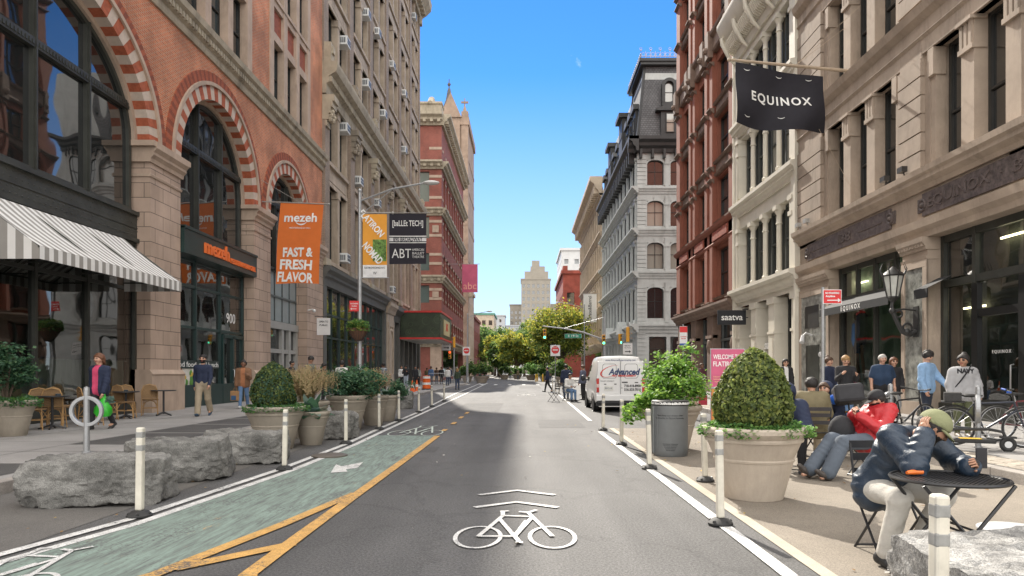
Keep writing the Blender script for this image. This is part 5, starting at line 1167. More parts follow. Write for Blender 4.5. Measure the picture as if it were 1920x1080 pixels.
def egg(rn, prof, n, size, mb, jit=.05, c=(0,0,0), mats3=(.35,.45,.2), lump=.05, tilt=.8):
    """leaves over a surface of revolution r(z), lumpy, with some depth"""
    zs = [p[1] for p in prof]; rs = [p[0] for p in prof]
    for _ in range(n):
        while True:
            z = rn.uniform(zs[0], zs[-1]); r = float(np.interp(z, zs, rs))
            if rn.random() < (r+.05)/(max(rs)+.05): break
        a = rn.uniform(0, 2*math.pi); lu = 1+lump*2*(mnoise.noise((math.cos(a)*2.2, math.sin(a)*2.2, z*3.5))); r2 = r*lu-abs(rn.gauss(0, jit))
        dr = float(np.interp(z+.02, zs, rs)-np.interp(z-.02, zs, rs))/.04
        nr = Vector((math.cos(a), math.sin(a), -max(-3, min(3, dr)))).normalized()+Vector((rn.gauss(0,tilt), rn.gauss(0,tilt), rn.gauss(0,tilt)))*.6
        u = rn.random(); m = 0 if u < mats3[0] else 1 if u < mats3[0]+mats3[1] else 2
        leaf(mb, (c[0]+r2*math.cos(a), c[1]+r2*math.sin(a), c[2]+z), nr, size, rn, m)
def planter(name, label, x, y, R0, h, m, z=0.0, kind='pot', group='round stone planters'):
    t = thing(name, label, 'planter', (x, y, z), 0, group); k = h/.82
    mb = MB(); mb.lathe([(R0*.54,0),(R0*.56,.01),(R0*.74,.43*k),(R0*.755,.435*k),(R0*.765,.455*k),(R0*.75,.47*k),(R0*.885,.655*k),(R0*.92,.66*k),(R0*.93,.685*k),(R0*.91,.70*k),(R0*.97,.735*k),(R0*1.0,.76*k),(R0*1.0,.80*k),(R0*.97,.82*k),(R0*.90,.82*k),(R0*.88,.76*k)], n=48)
    mb.build('pot', m, t, loc=(0,0,0)); MB().lathe([(R0*.89,.745*k),(0,.75*k)], n=32).build('soil', SOIL, t, loc=(0,0,0)); return t, h*.93
def topiary(label, x, y, z0, r, h, seed, n=6500, size=.035, tip=.9, mats=None):
    t = thing('topiary_bush', label, 'bush', (x, y, z0)); rn = random.Random(seed)
    prof = [(r*.72,0),(r*.95,h*.18),(r,h*.33),(r*.91,h*.52),(r*.71,h*.73),(r*.45,h*.88),(r*.21,h*.97),(0.0,h)]
    MB().lathe([(a*.90, b*.97) for a, b in prof], n=24).build('inner_twigs', INNER, t, loc=(0,0,0))
    mb = MB(); egg(rn, prof, n, size, mb, .03, lump=.06); o = mb.build('foliage', mats or BOXM, t, loc=(0,0,0)); return t
def trailing(label, x, y, z0, R0, seed, n=2600, size=.035, mats=None, h=.10, cat='plant', name='trailing_plant', spill=.12):
    rn = random.Random(seed); mb = MB()
    for _ in range(n):
        a = rn.uniform(0, 2*math.pi); q = rn.random()**.5; lo = .75+.5*mnoise.noise((math.cos(a)*1.7+seed, math.sin(a)*1.7, 0))
        r = R0*(.35+.75*q)*(.9+.25*lo); zz = h*lo*(1.3-q)+rn.uniform(-.02, .03)
        if r > R0*.98: zz = rn.uniform(-spill*lo, h*.5)
        u = rn.random(); leaf(mb, (r*math.cos(a), r*math.sin(a), zz), (rn.gauss(0,.6), rn.gauss(0,.6), 1), size, rn, 0 if u < .3 else 1 if u < .75 else 2)
    o = mb.build(name, mats or CREEP, loc=(x, y, z0)); tag(o, label, cat); return o
def shrub(name, label, x, y, z0, r, h, seed, n=3500, size=.05, mats=None, cat='shrub', stems=9, spread=1.0, gap=.5, droop=0):
    """a loose bush: stems carrying leaf clusters"""
    t = thing(name, label, cat, (x, y, z0)); rn = random.Random(seed); sb = MB(); lb = MB(); ends = []
    for k in range(stems):
        a = rn.uniform(0, 2*math.pi); q = rn.random()**.6*r; zz = h*rn.uniform(.55, .95)*(1-.35*(q/r)**2)
        p = Vector((q*math.cos(a), q*math.sin(a), zz)); sb.tube([(p.x*.1, p.y*.1, 0), (p.x*.45, p.y*.45, zz*.55), tuple(p)], [.018, .012, .005], 5); ends.append(p)
        for j in range(4):
            d = Vector((rn.gauss(0,1), rn.gauss(0,1), rn.gauss(.15,.7)))*r*.30; b0 = p*rn.uniform(.55, 1); sb.tube([tuple(b0), tuple(b0+d)], [.008, .003], 4); ends.append(b0+d)
    for i in range(n):
        e = rn.choice(ends); d = Vector((rn.gauss(0,1), rn.gauss(0,1), rn.gauss(0,.8)))*r*.16*spread; p = e+d
        if p.z < .02: p.z = .02+rn.random()*.1
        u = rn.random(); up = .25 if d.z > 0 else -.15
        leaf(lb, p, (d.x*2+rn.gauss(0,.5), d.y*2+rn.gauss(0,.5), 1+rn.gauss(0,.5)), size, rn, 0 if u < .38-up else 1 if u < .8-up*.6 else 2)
    sb.build('stems', BARK, t, loc=(0,0,0)); lb.build('foliage', mats or LEAFM, t, loc=(0,0,0)); return t
def grass(name, label, x, y, z0, r, h, seed, n=420, mats=None, cat='grass clump', plume=True):
    rn = random.Random(seed); mb = MB()
    for k in range(n):
        a = rn.uniform(0, 2*math.pi); q = rn.random()*r*.25; L = h*rn.uniform(.55, 1.05); o = r*rn.random()**.7*1.0
        p0 = Vector((q*math.cos(a), q*math.sin(a), 0)); d = Vector((math.cos(a), math.sin(a), 0)); w = .007; s = Vector((-d.y, d.x, 0))*w
        pts = [p0+d*o*(u**2)+Vector((0,0,L*(u-.22*u*u*o/r))) for u in (0,.35,.7,1)]; m_ = rn.choice((0,0,1,2))
        for i in range(3): mb.add([pts[i]-s, pts[i]+s, pts[i+1]+s*.6, pts[i+1]-s*.6], [(0,1,2,3)], m_)
        if plume and rn.random() < .4: 
            for j in range(4): leaf(mb, pts[3]+Vector((rn.gauss(0,.012), rn.gauss(0,.012), -.05*j)), d, .03, rn, 0, 2.6)
    o = mb.build(name, mats or STRAW, loc=(x, y, z0)); tag(o, label, cat); return o
def rosette(name, label, x, y, z0, r, seed, mats, n=26, cat='plant', wide=.10):
    rn = random.Random(seed); mb = MB()
    for k in range(n):
        a = rn.uniform(0, 2*math.pi); el = rn.uniform(.15, 1.25); L = r*rn.uniform(.7, 1.15); d = Vector((math.cos(a)*math.cos(el), math.sin(a)*math.cos(el), math.sin(el))); s = Vector((-math.sin(a), math.cos(a), 0)); m_ = rn.choice((0,1,1,2))
        pr = None
        for i in range(6):
            u = i/5; p = d*L*u+Vector((0,0,-.35*L*u*u*math.cos(el))); w = wide*math.sin(math.pi*min(.97, .12+u*.86))*(1+.25*rn.random()); cur = (p-s*w+Vector((0,0,rn.uniform(0,.02))), p, p+s*w+Vector((0,0,rn.uniform(0,.02))))
            if pr: mb.add([pr[0],pr[1],cur[1],cur[0]], [(0,1,2,3)], m_, True); mb.add([pr[1],pr[2],cur[2],cur[1]], [(0,1,2,3)], m_, True)
            pr = cur
    o = mb.build(name, mats, loc=(x, y, z0)); tag(o, label, cat); return o
KALE = [mat('kale_blue', (.08,.14,.12), .6, .2, 8), mat('kale_green', (.06,.13,.075), .6, .2, 8), mat('kale_pale', (.17,.24,.20), .6, .2, 8)]
# right side
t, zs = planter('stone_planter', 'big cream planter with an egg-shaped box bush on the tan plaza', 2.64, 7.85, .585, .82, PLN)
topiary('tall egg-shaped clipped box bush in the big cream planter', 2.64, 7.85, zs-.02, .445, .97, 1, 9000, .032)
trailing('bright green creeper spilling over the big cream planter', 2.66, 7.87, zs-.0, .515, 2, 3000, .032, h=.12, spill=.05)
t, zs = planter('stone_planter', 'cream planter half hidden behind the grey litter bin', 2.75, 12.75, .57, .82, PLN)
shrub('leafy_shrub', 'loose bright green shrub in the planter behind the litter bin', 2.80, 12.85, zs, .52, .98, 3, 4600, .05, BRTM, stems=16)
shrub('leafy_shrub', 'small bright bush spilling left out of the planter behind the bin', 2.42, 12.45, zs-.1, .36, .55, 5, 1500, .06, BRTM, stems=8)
trailing('pale green trailing plant hanging left from the planter behind the bin', 2.32, 12.5, zs, .42, 4, 900, .06, BRTM, h=.1, spill=.3)
# left side
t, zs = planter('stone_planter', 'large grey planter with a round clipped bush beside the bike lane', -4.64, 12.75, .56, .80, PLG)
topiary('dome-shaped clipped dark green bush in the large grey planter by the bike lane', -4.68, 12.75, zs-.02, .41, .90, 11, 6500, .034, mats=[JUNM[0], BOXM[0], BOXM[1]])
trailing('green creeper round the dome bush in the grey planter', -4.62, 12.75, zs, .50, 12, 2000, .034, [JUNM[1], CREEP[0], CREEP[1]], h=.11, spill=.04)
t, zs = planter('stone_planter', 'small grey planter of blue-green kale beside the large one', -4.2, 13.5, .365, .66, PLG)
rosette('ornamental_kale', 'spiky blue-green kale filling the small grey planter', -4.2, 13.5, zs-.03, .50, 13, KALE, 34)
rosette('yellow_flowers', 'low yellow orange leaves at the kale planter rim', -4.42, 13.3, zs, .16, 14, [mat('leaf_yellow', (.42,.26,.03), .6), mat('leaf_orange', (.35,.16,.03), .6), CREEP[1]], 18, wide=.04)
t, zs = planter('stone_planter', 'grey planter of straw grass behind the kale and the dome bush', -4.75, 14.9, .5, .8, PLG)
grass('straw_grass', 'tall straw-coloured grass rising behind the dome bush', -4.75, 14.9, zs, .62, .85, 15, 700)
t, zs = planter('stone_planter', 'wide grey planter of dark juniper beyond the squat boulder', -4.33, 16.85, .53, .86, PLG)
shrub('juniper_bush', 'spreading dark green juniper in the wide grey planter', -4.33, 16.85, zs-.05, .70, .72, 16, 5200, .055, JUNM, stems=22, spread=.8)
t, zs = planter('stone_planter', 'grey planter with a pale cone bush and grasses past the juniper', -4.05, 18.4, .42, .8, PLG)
topiary('yellowish clipped cone bush among the grasses', -4.35, 18.9, zs-.05, .36, .85, 17, 3200, .04, mats=[BOXM[1], BOXM[2], CREEP[1]])
grass('straw_grass', 'feathery straw grass in front of the yellowish cone bush', -4.0, 18.1, zs, .5, .8, 18, 420)
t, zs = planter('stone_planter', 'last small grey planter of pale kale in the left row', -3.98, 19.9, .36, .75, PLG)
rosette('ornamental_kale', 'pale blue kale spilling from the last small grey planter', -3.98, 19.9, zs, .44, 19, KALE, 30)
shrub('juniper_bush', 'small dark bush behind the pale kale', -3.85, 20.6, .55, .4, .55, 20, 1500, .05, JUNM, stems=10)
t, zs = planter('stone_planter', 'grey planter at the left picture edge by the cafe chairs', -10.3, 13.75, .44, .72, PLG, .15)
shrub('conifer_bush', 'tall feathery conifer in the planter by the cafe', -10.42, 13.75, .15+zs, .36, 1.35, 21, 3600, .055, JUNM, stems=16, spread=1.1, cat='conifer')
trailing('dark green creeper in the cafe planter', -10.3, 13.75, .15+zs, .42, 22, 1300, .04, [JUNM[1], CREEP[0], CREEP[1]], h=.12)
# ---- boulders
ROCK = mat('boulder_rock', (.15,.147,.138), .9, .6, 3.0, .8, 22, fine=.4); n_ = ROCK.node_tree
ROCKL = mat('boulder_pale', (.24,.235,.225), .9, .65, 5.5, 1.0, 26, fine=.35)
def boulder(label, x, y, L, D, H, seed, m, rz=0, z=.0):
    """a split block: a box cut by random flat planes, then chipped and roughened"""
    rn = random.Random(seed*17+3); b = bmesh.new(); bmesh.ops.create_cube(b, size=1); bmesh.ops.subdivide_edges(b, edges=b.edges[:], cuts=34, use_grid_fill=True)
    cuts = []
    for k in range(13):
        n = Vector((rn.gauss(0,1), rn.gauss(0,1), rn.gauss(.1,.7))).normalized(); sup = abs(n.x)*L/2+abs(n.y)*D/2+abs(n.z)*H/2; cuts.append((n, sup*(rn.uniform(.74, .92) if abs(n.z) < .75 else rn.uniform(.9, .98))))
    for v in b.verts:
        p = v.co.copy(); k = 26.0; q = [abs(c)*2 for c in p]; p /= (sum(c**k for c in q)**(1/k)+1e-6); w = Vector((p.x*L, p.y*D, p.z*H))
        for n, d in cuts:
            e = w.dot(n)-d
            if e > 0: w -= n*e
        s = Vector((seed*7.1, seed*3.3, 0)); o = mnoise.fractal(w*2.6+s, 1.0, 2.2, 3)*.03+mnoise.fractal(w*8+s, .7, 2.1, 5)*.034+mnoise.noise(w*30+s)*.006
        cell = mnoise.noise(Vector((round(w.x*5+mnoise.noise(w*3+s)), round(w.y*5), round(w.z*6+mnoise.noise(w*4)))))*.018
        v.co = w+Vector((w.x/L**2, w.y/D**2, w.z/H**2)).normalized()*(o+cell)
    me = bpy.data.meshes.new('boulder'); zmin = min(v.co.z for v in b.verts)
    for v in b.verts: v.co.z -= zmin+.03
    bmesh.ops.recalc_face_normals(b, faces=b.faces); b.to_mesh(me); b.free(); me.materials.append(m)
    for p in me.polygons: p.use_smooth = True
    me.set_sharp_from_angle(angle=R(28))
    o = bpy.data.objects.new('boulder', me); COL.objects.link(o); o.location = (x, y, z); o.rotation_euler = (0, 0, rz); return tag(o, label, 'boulder', 'granite boulders on the roadway')
boulder('nearest long grey boulder left of the bike lane, by the first post', -4.72, 7.65, 1.42, .90, .47, 1, ROCK, .12)
boulder('middle grey boulder left of the bike lane, behind the nearest one', -4.60, 9.2, 1.3, .85, .52, 2, ROCK, .35)
boulder('grey boulder just before the large planter with the dome bush', -4.5, 10.95, 1.3, .9, .48, 3, ROCK, .15)
boulder('squat grey boulder between the kale and the juniper planters', -3.98, 14.75, .75, .7, .56, 4, ROCK, .1)
boulder('dark boulder under the orange cones past the left planters', -5.0, 26.6, 1.35, .9, .66, 5, ROCK, .1)
boulder('pale sunlit boulder at the lower right corner, below the mesh table', 3.05, 3.70, 2.05, .95, .47, 6, ROCKL, -.05)
# ---- litter bin
BINM = mat('bin_grey', (.17,.18,.185), .5, .12, 3, .25, 90, metal=.3)
def text_cyl(mb, txt, c, r, z, size, ang, m=0, off=0, width=None):
    vs, fs = text_geo(txt, size, off, .002); w = max(v[0] for v in vs)-min(v[0] for v in vs); k = (width/w) if width else 1
    mb.add([(c[0]+(r-v[1])*math.sin(ang+v[0]*k/r), c[1]-(r-v[1])*math.cos(ang+v[0]*k/r), z+v[2]) for v in vs], fs, m)
BN = thing('litter_bin', 'grey metal litter bin with a black lettered rim on the plaza', 'litter bin', (2.52, 11.75, .004))
mb = MB(); mb.lathe([(.275,0),(.29,.02),(.295,.1),(.30,.12),(.30,.80),(.305,.82),(.305,.86)], n=40); mb.build('body', BINM, BN, loc=(0,0,0))
mb = MB(); mb.lathe([(.306,.86),(.318,.87),(.318,.935),(.30,.95),(.22,.95),(.20,.88),(.20,.6)], n=40); ro = mb.build('rim', mat('bin_black', (.02,.02,.02), .5), BN, loc=(0,0,0))
mb = MB()
for a in (-.75, .05, .85): text_cyl(mb, "Don't litter. It Don't Lie", (0,0), .319, .90, .055, a, off=.001)
mb.build('lettering', MATS['white_letter'], ro, loc=(0,0,0))
mb = MB(); text_cyl(mb, 'Please keep our streets clean', (0,0), .3015, .70, .04, -.25); text_cyl(mb, 'Sponsored by the Flatiron Partnership', (0,0), .3015, .655, .034, -.25)
for k in range(5): text_cyl(mb, 'No household trash · No business trash', (0,0), .3015, .22-k*.026, .02, -.2, width=.26-.03*k)
for k in range(20):
    a = -1.3+k*.14
    for z in (.14, .78): mb.box(0,0,0,0,0,0) if False else None
mb.build('lettering', mat('bin_letter', (.05,.05,.052), .6), BN, loc=(0,0,0))
mb = MB()
for k in range(44):
    a = 2*math.pi*k/44
    if abs(((a+math.pi) % (2*math.pi))-math.pi+1.32) < 1.2: continue
    mb.cyl((.303*math.cos(a), .303*math.sin(a), .14), (.303*math.cos(a), .303*math.sin(a), .79), .006, n=5)
mb.build('slat', BINM, BN, loc=(0,0,0))
MB().box(-.31,-.29,-.1,.1,.05,.85).build('hinge', BINM, BN, loc=(0,0,0))
# ---- ring rack
def rack(label, x, y, rz, z=.15):
    t = thing('bike_rack', label, 'bike rack', (x, y, z), rz, 'steel ring bike racks'); mb = MB()
    mb.cyl((0,0,0),(0,0,1.0),.045,n=14); mb.lathe([(.045,1.0),(.04,1.04),(.0,1.06)], n=14); mb.lathe([(.07,0),(.07,.02),(.05,.03)], n=14); mb.build('pole', MATS['galv'], t, loc=(0,0,0))
    mb = MB(); k = 36
    for (ra, rb) in ((.245,.19),):
        vs = []
        for i in range(k):
            a = 2*math.pi*i/k
            for (r_, y_) in ((ra,-.035),(ra,.035),(rb,.035),(rb,-.035)): vs.append((r_*math.cos(a), y_, .66+r_*math.sin(a)))
        mb.add(vs, [((i*4+j), (i*4+(j+1) % 4), ((i+1) % k)*4+(j+1) % 4, ((i+1) % k)*4+j) for i in range(k) for j in range(4)], 0)
    mb.build('ring', MATS['galv'], t, bevel=.008, loc=(0,0,0)); return t
rack('round steel bike rack on the left pavement before the cafe', -6.98, 10.9, .2)
rack('steel ring rack holding the near bicycle outside the brownstone doors', 7.72, 11.6, 1.0)
rack('steel ring rack with the black bicycle, farther along the right pavement', 7.2, 13.4, .3)
# ---- cafe chairs and tables
RAT = mat('rattan', (.42,.25,.105), .6, .25, 8, .2, 60); CANE = brick('cane_weave', (.40,.26,.13), (.34,.21,.10), (.20,.12,.06), bw=.03, bh=.03, ms=.006, bump=.3)
def make_chair():
    t = thing('rattan_chair', 'x', 'chair', (0,0,0)); mb = MB()
    mb.lathe([(.20,.44),(.225,.445),(.225,.475),(.20,.48),(0,.478)], n=24, sq=.95); mb.build('seat', CANE, t, loc=(0,0,0))
    for sx, sy in ((-1,-1),(1,-1)): mb = MB(); mb.tube([(sx*.17,sy*.16,.45),(sx*.185,sy*.18,.2),(sx*.20,sy*.20,0)], .014, 6); mb.build('leg', RAT, t, loc=(0,0,0))
    mb = MB(); mb.tube([(-.21,.24,0),(-.20,.2,.45),(-.205,.235,.72),(-.15,.26,.88),(0,.27,.92),(.15,.26,.88),(.205,.235,.72),(.20,.2,.45),(.21,.24,0)], .015, 6); mb.tube([(-.2,.2,.5),(0,.215,.5),(.2,.2,.5)], .012, 6)
    for sx in (-1, 1): mb.tube([(sx*.19,-.17,.25),(sx*.12,-.1,.40),(0,-.02,.44)], .01, 5); mb.tube([(sx*.19,.2,.25),(sx*.12,.12,.40),(0,.02,.44)], .01, 5)
    mb.tube([(-.18,-.17,.22),(.18,-.17,.22),(.2,.2,.22),(-.2,.2,.22)], .009, 5, closed=True); mb.build('frame', RAT, t, loc=(0,0,0))
    mb = MB(); pts = [(-.19,.245,.52),(.19,.245,.52),(.195,.25,.72),(.14,.262,.86),(0,.272,.905),(-.14,.262,.86),(-.195,.25,.72)]
    mb.add(pts, [tuple(range(7))]); mb.build('backrest', CANE, t, loc=(0,0,0)); return t
CH = make_chair()
chs = [(-10.85,15.15,.35,'rattan cafe chair nearest the planter, half out of view'), (-10.72,15.6,-2.75,'rattan cafe chair at the nearest table, back to the window'), (-10.35,16.35,2.4,'rattan cafe chair between the two nearest cafe tables'), (-11.2,16.6,2.9,'rattan cafe chair against the cafe window behind the nearest tables'),
       (-11.0,18.0,2.6,'rattan cafe chair behind the woman with the green bag'), (-11.1,19.0,2.9,'rattan cafe chair right of the walking woman, second from the pier'), (-11.0,20.1,-2.7,'rattan cafe chair at the stone pier, last in the row'), (-10.95,18.75,.5,'rattan cafe chair facing the pier table from the near side')]
for i, (x, y, r_, l) in enumerate(chs):
    if i == 0: CH.location = (x, y, .15); CH.rotation_euler = (0, 0, r_); CH['label'] = l; CH['group'] = 'rattan cafe chairs'
    else: dup(CH, (x, y, .15), r_, l, 'rattan cafe chairs')
TBM = mat('table_black', (.03,.03,.032), .4)
def make_table():
    t = thing('cafe_table', 'x', 'table', (0,0,0)); MB().lathe([(.33,.72),(.34,.725),(.34,.745),(.33,.75),(0,.75)], n=32).build('tabletop', TBM, t, loc=(0,0,0))
    mb = MB(); mb.cyl((0,0,.05),(0,0,.72),.028); mb.build('column', TBM, t, loc=(0,0,0)); mb = MB()
    for k in range(4): a = math.pi/2*k+.4; mb.tube([(0,0,.10),(.12*math.cos(a),.12*math.sin(a),.06),(.27*math.cos(a),.27*math.sin(a),.012)], [.03,.022,.018], 6)
    mb.build('foot', TBM, t, loc=(0,0,0)); return t
TB = make_table()
for i, (x, y, l) in enumerate(((-10.6,15.35,'nearest round black cafe table with a small ashtray'), (-10.75,16.9,'second black cafe table from the planter'), (-10.9,18.7,'black cafe table right of the walking woman'), (-10.55,20.0,'black cafe table nearest the stone pier'))):
    if i == 0: TB.location = (x, y, .15); TB['label'] = l; TB['group'] = 'black cafe tables'
    else: dup(TB, (x, y, .15), .3*i, l, 'black cafe tables')
for x, y, l in ((-10.5,15.4,'small dark ashtray on the nearest cafe table'), (-10.85,18.62,'small dark ashtray on the cafe table by the woman')):
    o = MB().lathe([(.05,0),(.06,.04),(.05,.045),(.04,.01),(0,.01)], n=14).build('ashtray', mat('ashtray_blue', (.06,.08,.10), .3), loc=(x, y, .9)); tag(o, l, 'ashtray')
# ---- flags and banners
def cloth(mb, x0, x1, z0, z1, f, n=16, k=18, m=0, depth=.0):
    vs = []
    for j in range(k+1):
        for i in range(n+1):
            u, v = i/n, j/k; x = x0+(x1-x0)*u; z = z1+(z0-z1)*v; vs.append(f(x, z, u, v))
    mb.add(vs, [(j*(n+1)+i, (j+1)*(n+1)+i, (j+1)*(n+1)+i+1, j*(n+1)+i+1) for j in range(k) for i in range(n)], m, True)
def banner(name, label, Y, x0, x1, z0, z1, m, txts, f=None, wallx=None, polez=None, pole=True, ptilt=0, cat='banner', panels=()):
    """a banner hung across the pavement from a pole; local origin at its top inner corner"""
    t = thing(name, label, cat, (x0, Y, z1)); w, h = x1-x0, z1-z0
    f = f or (lambda x, z, u, v: (x+.0, -.03*math.sin(u*5+v*4)*v, z))
    F_ = lambda x, z, dy=0: (lambda p: (p[0], p[1]+dy, p[2]))(f(x, z, x/w, -z/h))
    mb = MB(); cloth(mb, 0, w, -h, 0, f); cl = mb.build('cloth', m, t, loc=(0,0,0))
    for (a, b, c, d, pm) in panels:
        mb = MB(); cloth(mb, a*w, b*w, -d*h, -c*h, lambda x, z, u, v: F_(x, z, -.012), 10, 10); mb.build('printed_panel', pm, cl, loc=(0,0,0))
    groups = {}
    for (tx, u, v, size, tm, wd, roll, off) in txts:
        mb = groups.setdefault(tm.name, (MB(), tm))[0]; s0 = len(mb.v); addtext(mb, tx, (0,0,0), size, width=wd, off=off, roll=roll)
        for i in range(s0, len(mb.v)): x, y, z = mb.v[i]; mb.v[i] = F_(x+u*w, z-v*h, -.02+y)
    for nm, (mb, tm) in groups.items(): mb.build('lettering', tm, cl, loc=(0,0,0))
    if pole:
        wx = (wallx if wallx is not None else x0-.5)-x0; mb = MB(); s = 1 if w > 0 else -1
        ex = w+.22*s if wx*s < w*s else -.22*s
        mb.cyl((wx, .0, .05+ptilt*0), (ex, 0, .05+ptilt), .028); mb.ball((ex, 0, .05+ptilt), .06, 8); mb.tube([(wx, 0, 1.0), (w*.45, 0, .06+ptilt*.5)], .008, 5); mb.build('pole', MATS['pole_grey'], t, loc=(0,0,0))
    return t
mat('pole_grey', (.33,.32,.30), .45, .1, 6, metal=.3); WL = MATS['white_letter']
banner('hanging_banner', 'orange banner lettered mezeh fast and fresh flavor over the left pavement', 30.5, -10.86, -8.93, 5.35, 8.98, mat('banner_orange', (.66,.16,.028), .8, .06, 2, stretch=(1,1,1)),
       [('mezeh', .5, .19, .55, WL, 1.45, 0, .012), ('MEDITERRANEAN GRILL', .5, .315, .10, WL, .95, 0, 0), ('FAST &', .48, .62, .56, WL, 1.35, 0, .02), ('FRESH', .46, .775, .60, WL, 1.45, .04, .02), ('FLAVOR', .44, .93, .60, WL, 1.62, .06, .02), ('(', .5, .265, .5, WL, .14, R(-90), 0)],
       f=lambda x, z, u, v: (x-.22*v-.04*math.sin(v*3), -.05*math.sin(u*5+v*5)*v, z+.03*math.sin(u*3.1)*v), wallx=-11.7, ptilt=-.12)
banner('hanging_banner', 'dark banner with white ballet and ABT lettering before the tan building', 51.3, -10.1, -7.32, 9.5, 13.3, mat('banner_navy', (.022,.020,.030), .8, .1, 2),
       [('[baLLEt TECH]', .5, .2, .60, WL, 2.3, 0, .01), ('890 BROADWAY', .5, .515, .42, mat('letter_black', (.02,.02,.025), .6), 2.2, 0, .01), ('ABT', .33, .8, 1.0, WL, 1.45, 0, .0), ('AMERICAN', .78, .72, .26, WL, .9, 0, 0), ('BALLET', .78, .79, .26, WL, .9, 0, 0), ('THEATRE', .78, .86, .26, WL, .9, 0, 0)],
       wallx=-11.7, panels=((.0,1,.44,.46,WL),(.0,1,.48,.55,mat('panel_white', (.72,.72,.72), .7)),(.0,1,.57,.585,WL)))
banner('hanging_banner', 'pink banner lettered abc on the banded building', 100, -9.0, -6.75, 13.0, 17.1, mat('banner_pink', (.50,.10,.18), .8, .15, .8), [('abc', .5, .78, 1.5, mat('letter_peach', (.75,.35,.28), .7), 1.9, 0, 0)], wallx=-11.7)
banner('hanging_banner', 'white banner lettered Crate and Barrel on the cream building', 104, 9.1, 11.1, 8.9, 13.2, mat('banner_white', (.72,.72,.71), .8, .05), [('Crate&Barrel', .5, .5, .75, MATS['letter_black'], 3.7, R(-90), 0)], wallx=11.8)
# the black Equinox flag on its long pole
EQ = thing('black_flag', 'black flag lettered EQUINOX on a long pole from the brownstone', 'flag', (11.75, 24.0, 12.0)); x0, x1, w = -4.3, -1.25, 3.05
ff = lambda x, z, u, v: (x+.16*u*v-.02*v, -.17*math.sin(u*8+v*2.5)*(.3+v)+.07*math.sin(v*6), z-.36*u*(1-v)-.05*math.sin(u*math.pi)*(1-v)-.28*math.sin(u*2.4)*v*.6-.17*u)
mb = MB(); cloth(mb, x0, x1, -1.85, .32, ff, 26, 18); cl = mb.build('cloth', mat('flag_black', (.016,.015,.022), .85, .2, 2), EQ, loc=(0,0,0))
mb = MB(); addtext(mb, 'EQUINOX', (0,0,0), .46, off=.010, width=2.0, space=1.25); s1 = len(mb.v)
for (u0, v0, s) in ((.12,.1,.07),(.5,.1,.1),(.83,.1,.1),(.5,.80,.1),(.12,.86,.06)): addtext(mb, '(', (u0*w-w/2, -.0, (.5-v0)*2.17),   .22, width=.055, roll=R(-90))
for i in range(len(mb.v)):
    x, y, z = mb.v[i]; u = (x+w/2)/w; v = .5-(z)/2.17; p = ff(x0+u*w, .32-v*2.17, u, v); mb.v[i] = (p[0], p[1]-.02+y, p[2])
mb.build('lettering', WL, cl, loc=(0,0,0))
mb = MB(); mb.cyl((-4.5,0,.40), (-.1,0,-.02), .045, .06); mb.ball((-4.53,0,.40), .07, 8); mb.tube([(-2.2,0,.2),(0,-.2,2.2)], .008, 5); mb.tube([(-2.2,0,.2),(0,.9,2.0)], .008, 5); mb.tube([(-1.5,0,-1.8),(0,.3,-4.2)], .006, 5); mb.build('pole', mat('pole_wood', (.42,.33,.24), .6), EQ, loc=(0,0,0))
# ---- lamp post with banner, basket and sign
GAL = MATS['galv']
def lamppost(label, x, y, h, arm, az=0, z=.15):
    t = thing('street_lamp', label, 'street lamp', (x, y, z)); mb = MB(); mb.lathe([(.17,0),(.17,.5),(.13,.6)], n=10); mb.cyl((0,0,.6),(0,0,h),.095,.06,10); mb.ball((0,0,h+.05),.09,8); mb.build('pole', GAL, t, loc=(0,0,0))
    mb = MB(); mb.tube([(0,0,h-.35),(arm*.5,0,h+.12),(arm,0,h+.35)], .035, 6); mb.tube([(0,0,h-.9),(arm*.5,0,h+.10)], .018, 6); mb.build('arm', GAL, t, loc=(0,0,0))
    mb = MB(); mb.ball((arm+.25*(1 if arm > 0 else -1),0,h+.36),.3,12,0,(1.1,.45,.3)); mb.build('lamp_head', mat('lamp_grey', (.5,.5,.49), .5), t, loc=(0,0,0)); return t
lamppost('silver street lamp with an orange street banner and a hanging basket', -6.32, 26.3, 8.2, 2.5)
BO = mat('banner_amber', (.72,.32,.04), .8, .08, 2); BW_ = MATS['panel_white']
banner('street_banner', 'orange and white FLATIRON NOMAD banner on the street lamp', 26.3, -6.2, -5.27, 5.05, 7.5, BO,
       [('FLATIRON', .36, .15, .36, WL, 1.25, R(48), .008), ('NOMAD', .40, .62, .40, WL, .95, R(48), .010), ('FLATIRONNOMAD.NYC', .5, .845, .11, MATS['letter_black'], .8, 0, 0), ('W', .5, .93, .16, MATS['letter_black'], .14, 0, 0)],
       f=lambda x, z, u, v: (x, -.02*math.sin(v*4), z), wallx=-6.32, panels=((0,1,.8,1.0,BW_),(.42,.98,.40,.74,mat('banner_leaf', (.12,.22,.05), .8, .9, 9))))
mb = MB(); mb.cyl((-6.32,26.3,5.05),(-5.2,26.3,5.05),.02)
o = mb.build('banner_arm', GAL); tag(o, 'thin grey arm holding the foot of the FLATIRON NOMAD banner', 'bracket')
HB = thing('hanging_basket', 'wire basket of trailing greenery on the silver street lamp', 'hanging basket', (-6.32, 26.05, 2.62)); mb = MB()
mb.lathe([(.12,0),(.28,.18),(.40,.42),(.41,.46),(.38,.46)], n=26); mb.build('basket', mat('basket_brown', (.15,.075,.045), .85, .4, 14), HB, loc=(0,0,0)); mb = MB()
for k in range(20): a = 2*math.pi*k/20; mb.tube([(.125*math.cos(a),.125*math.sin(a),-.01),(.29*math.cos(a),.29*math.sin(a),.18),(.415*math.cos(a),.415*math.sin(a),.46)], .008, 4)
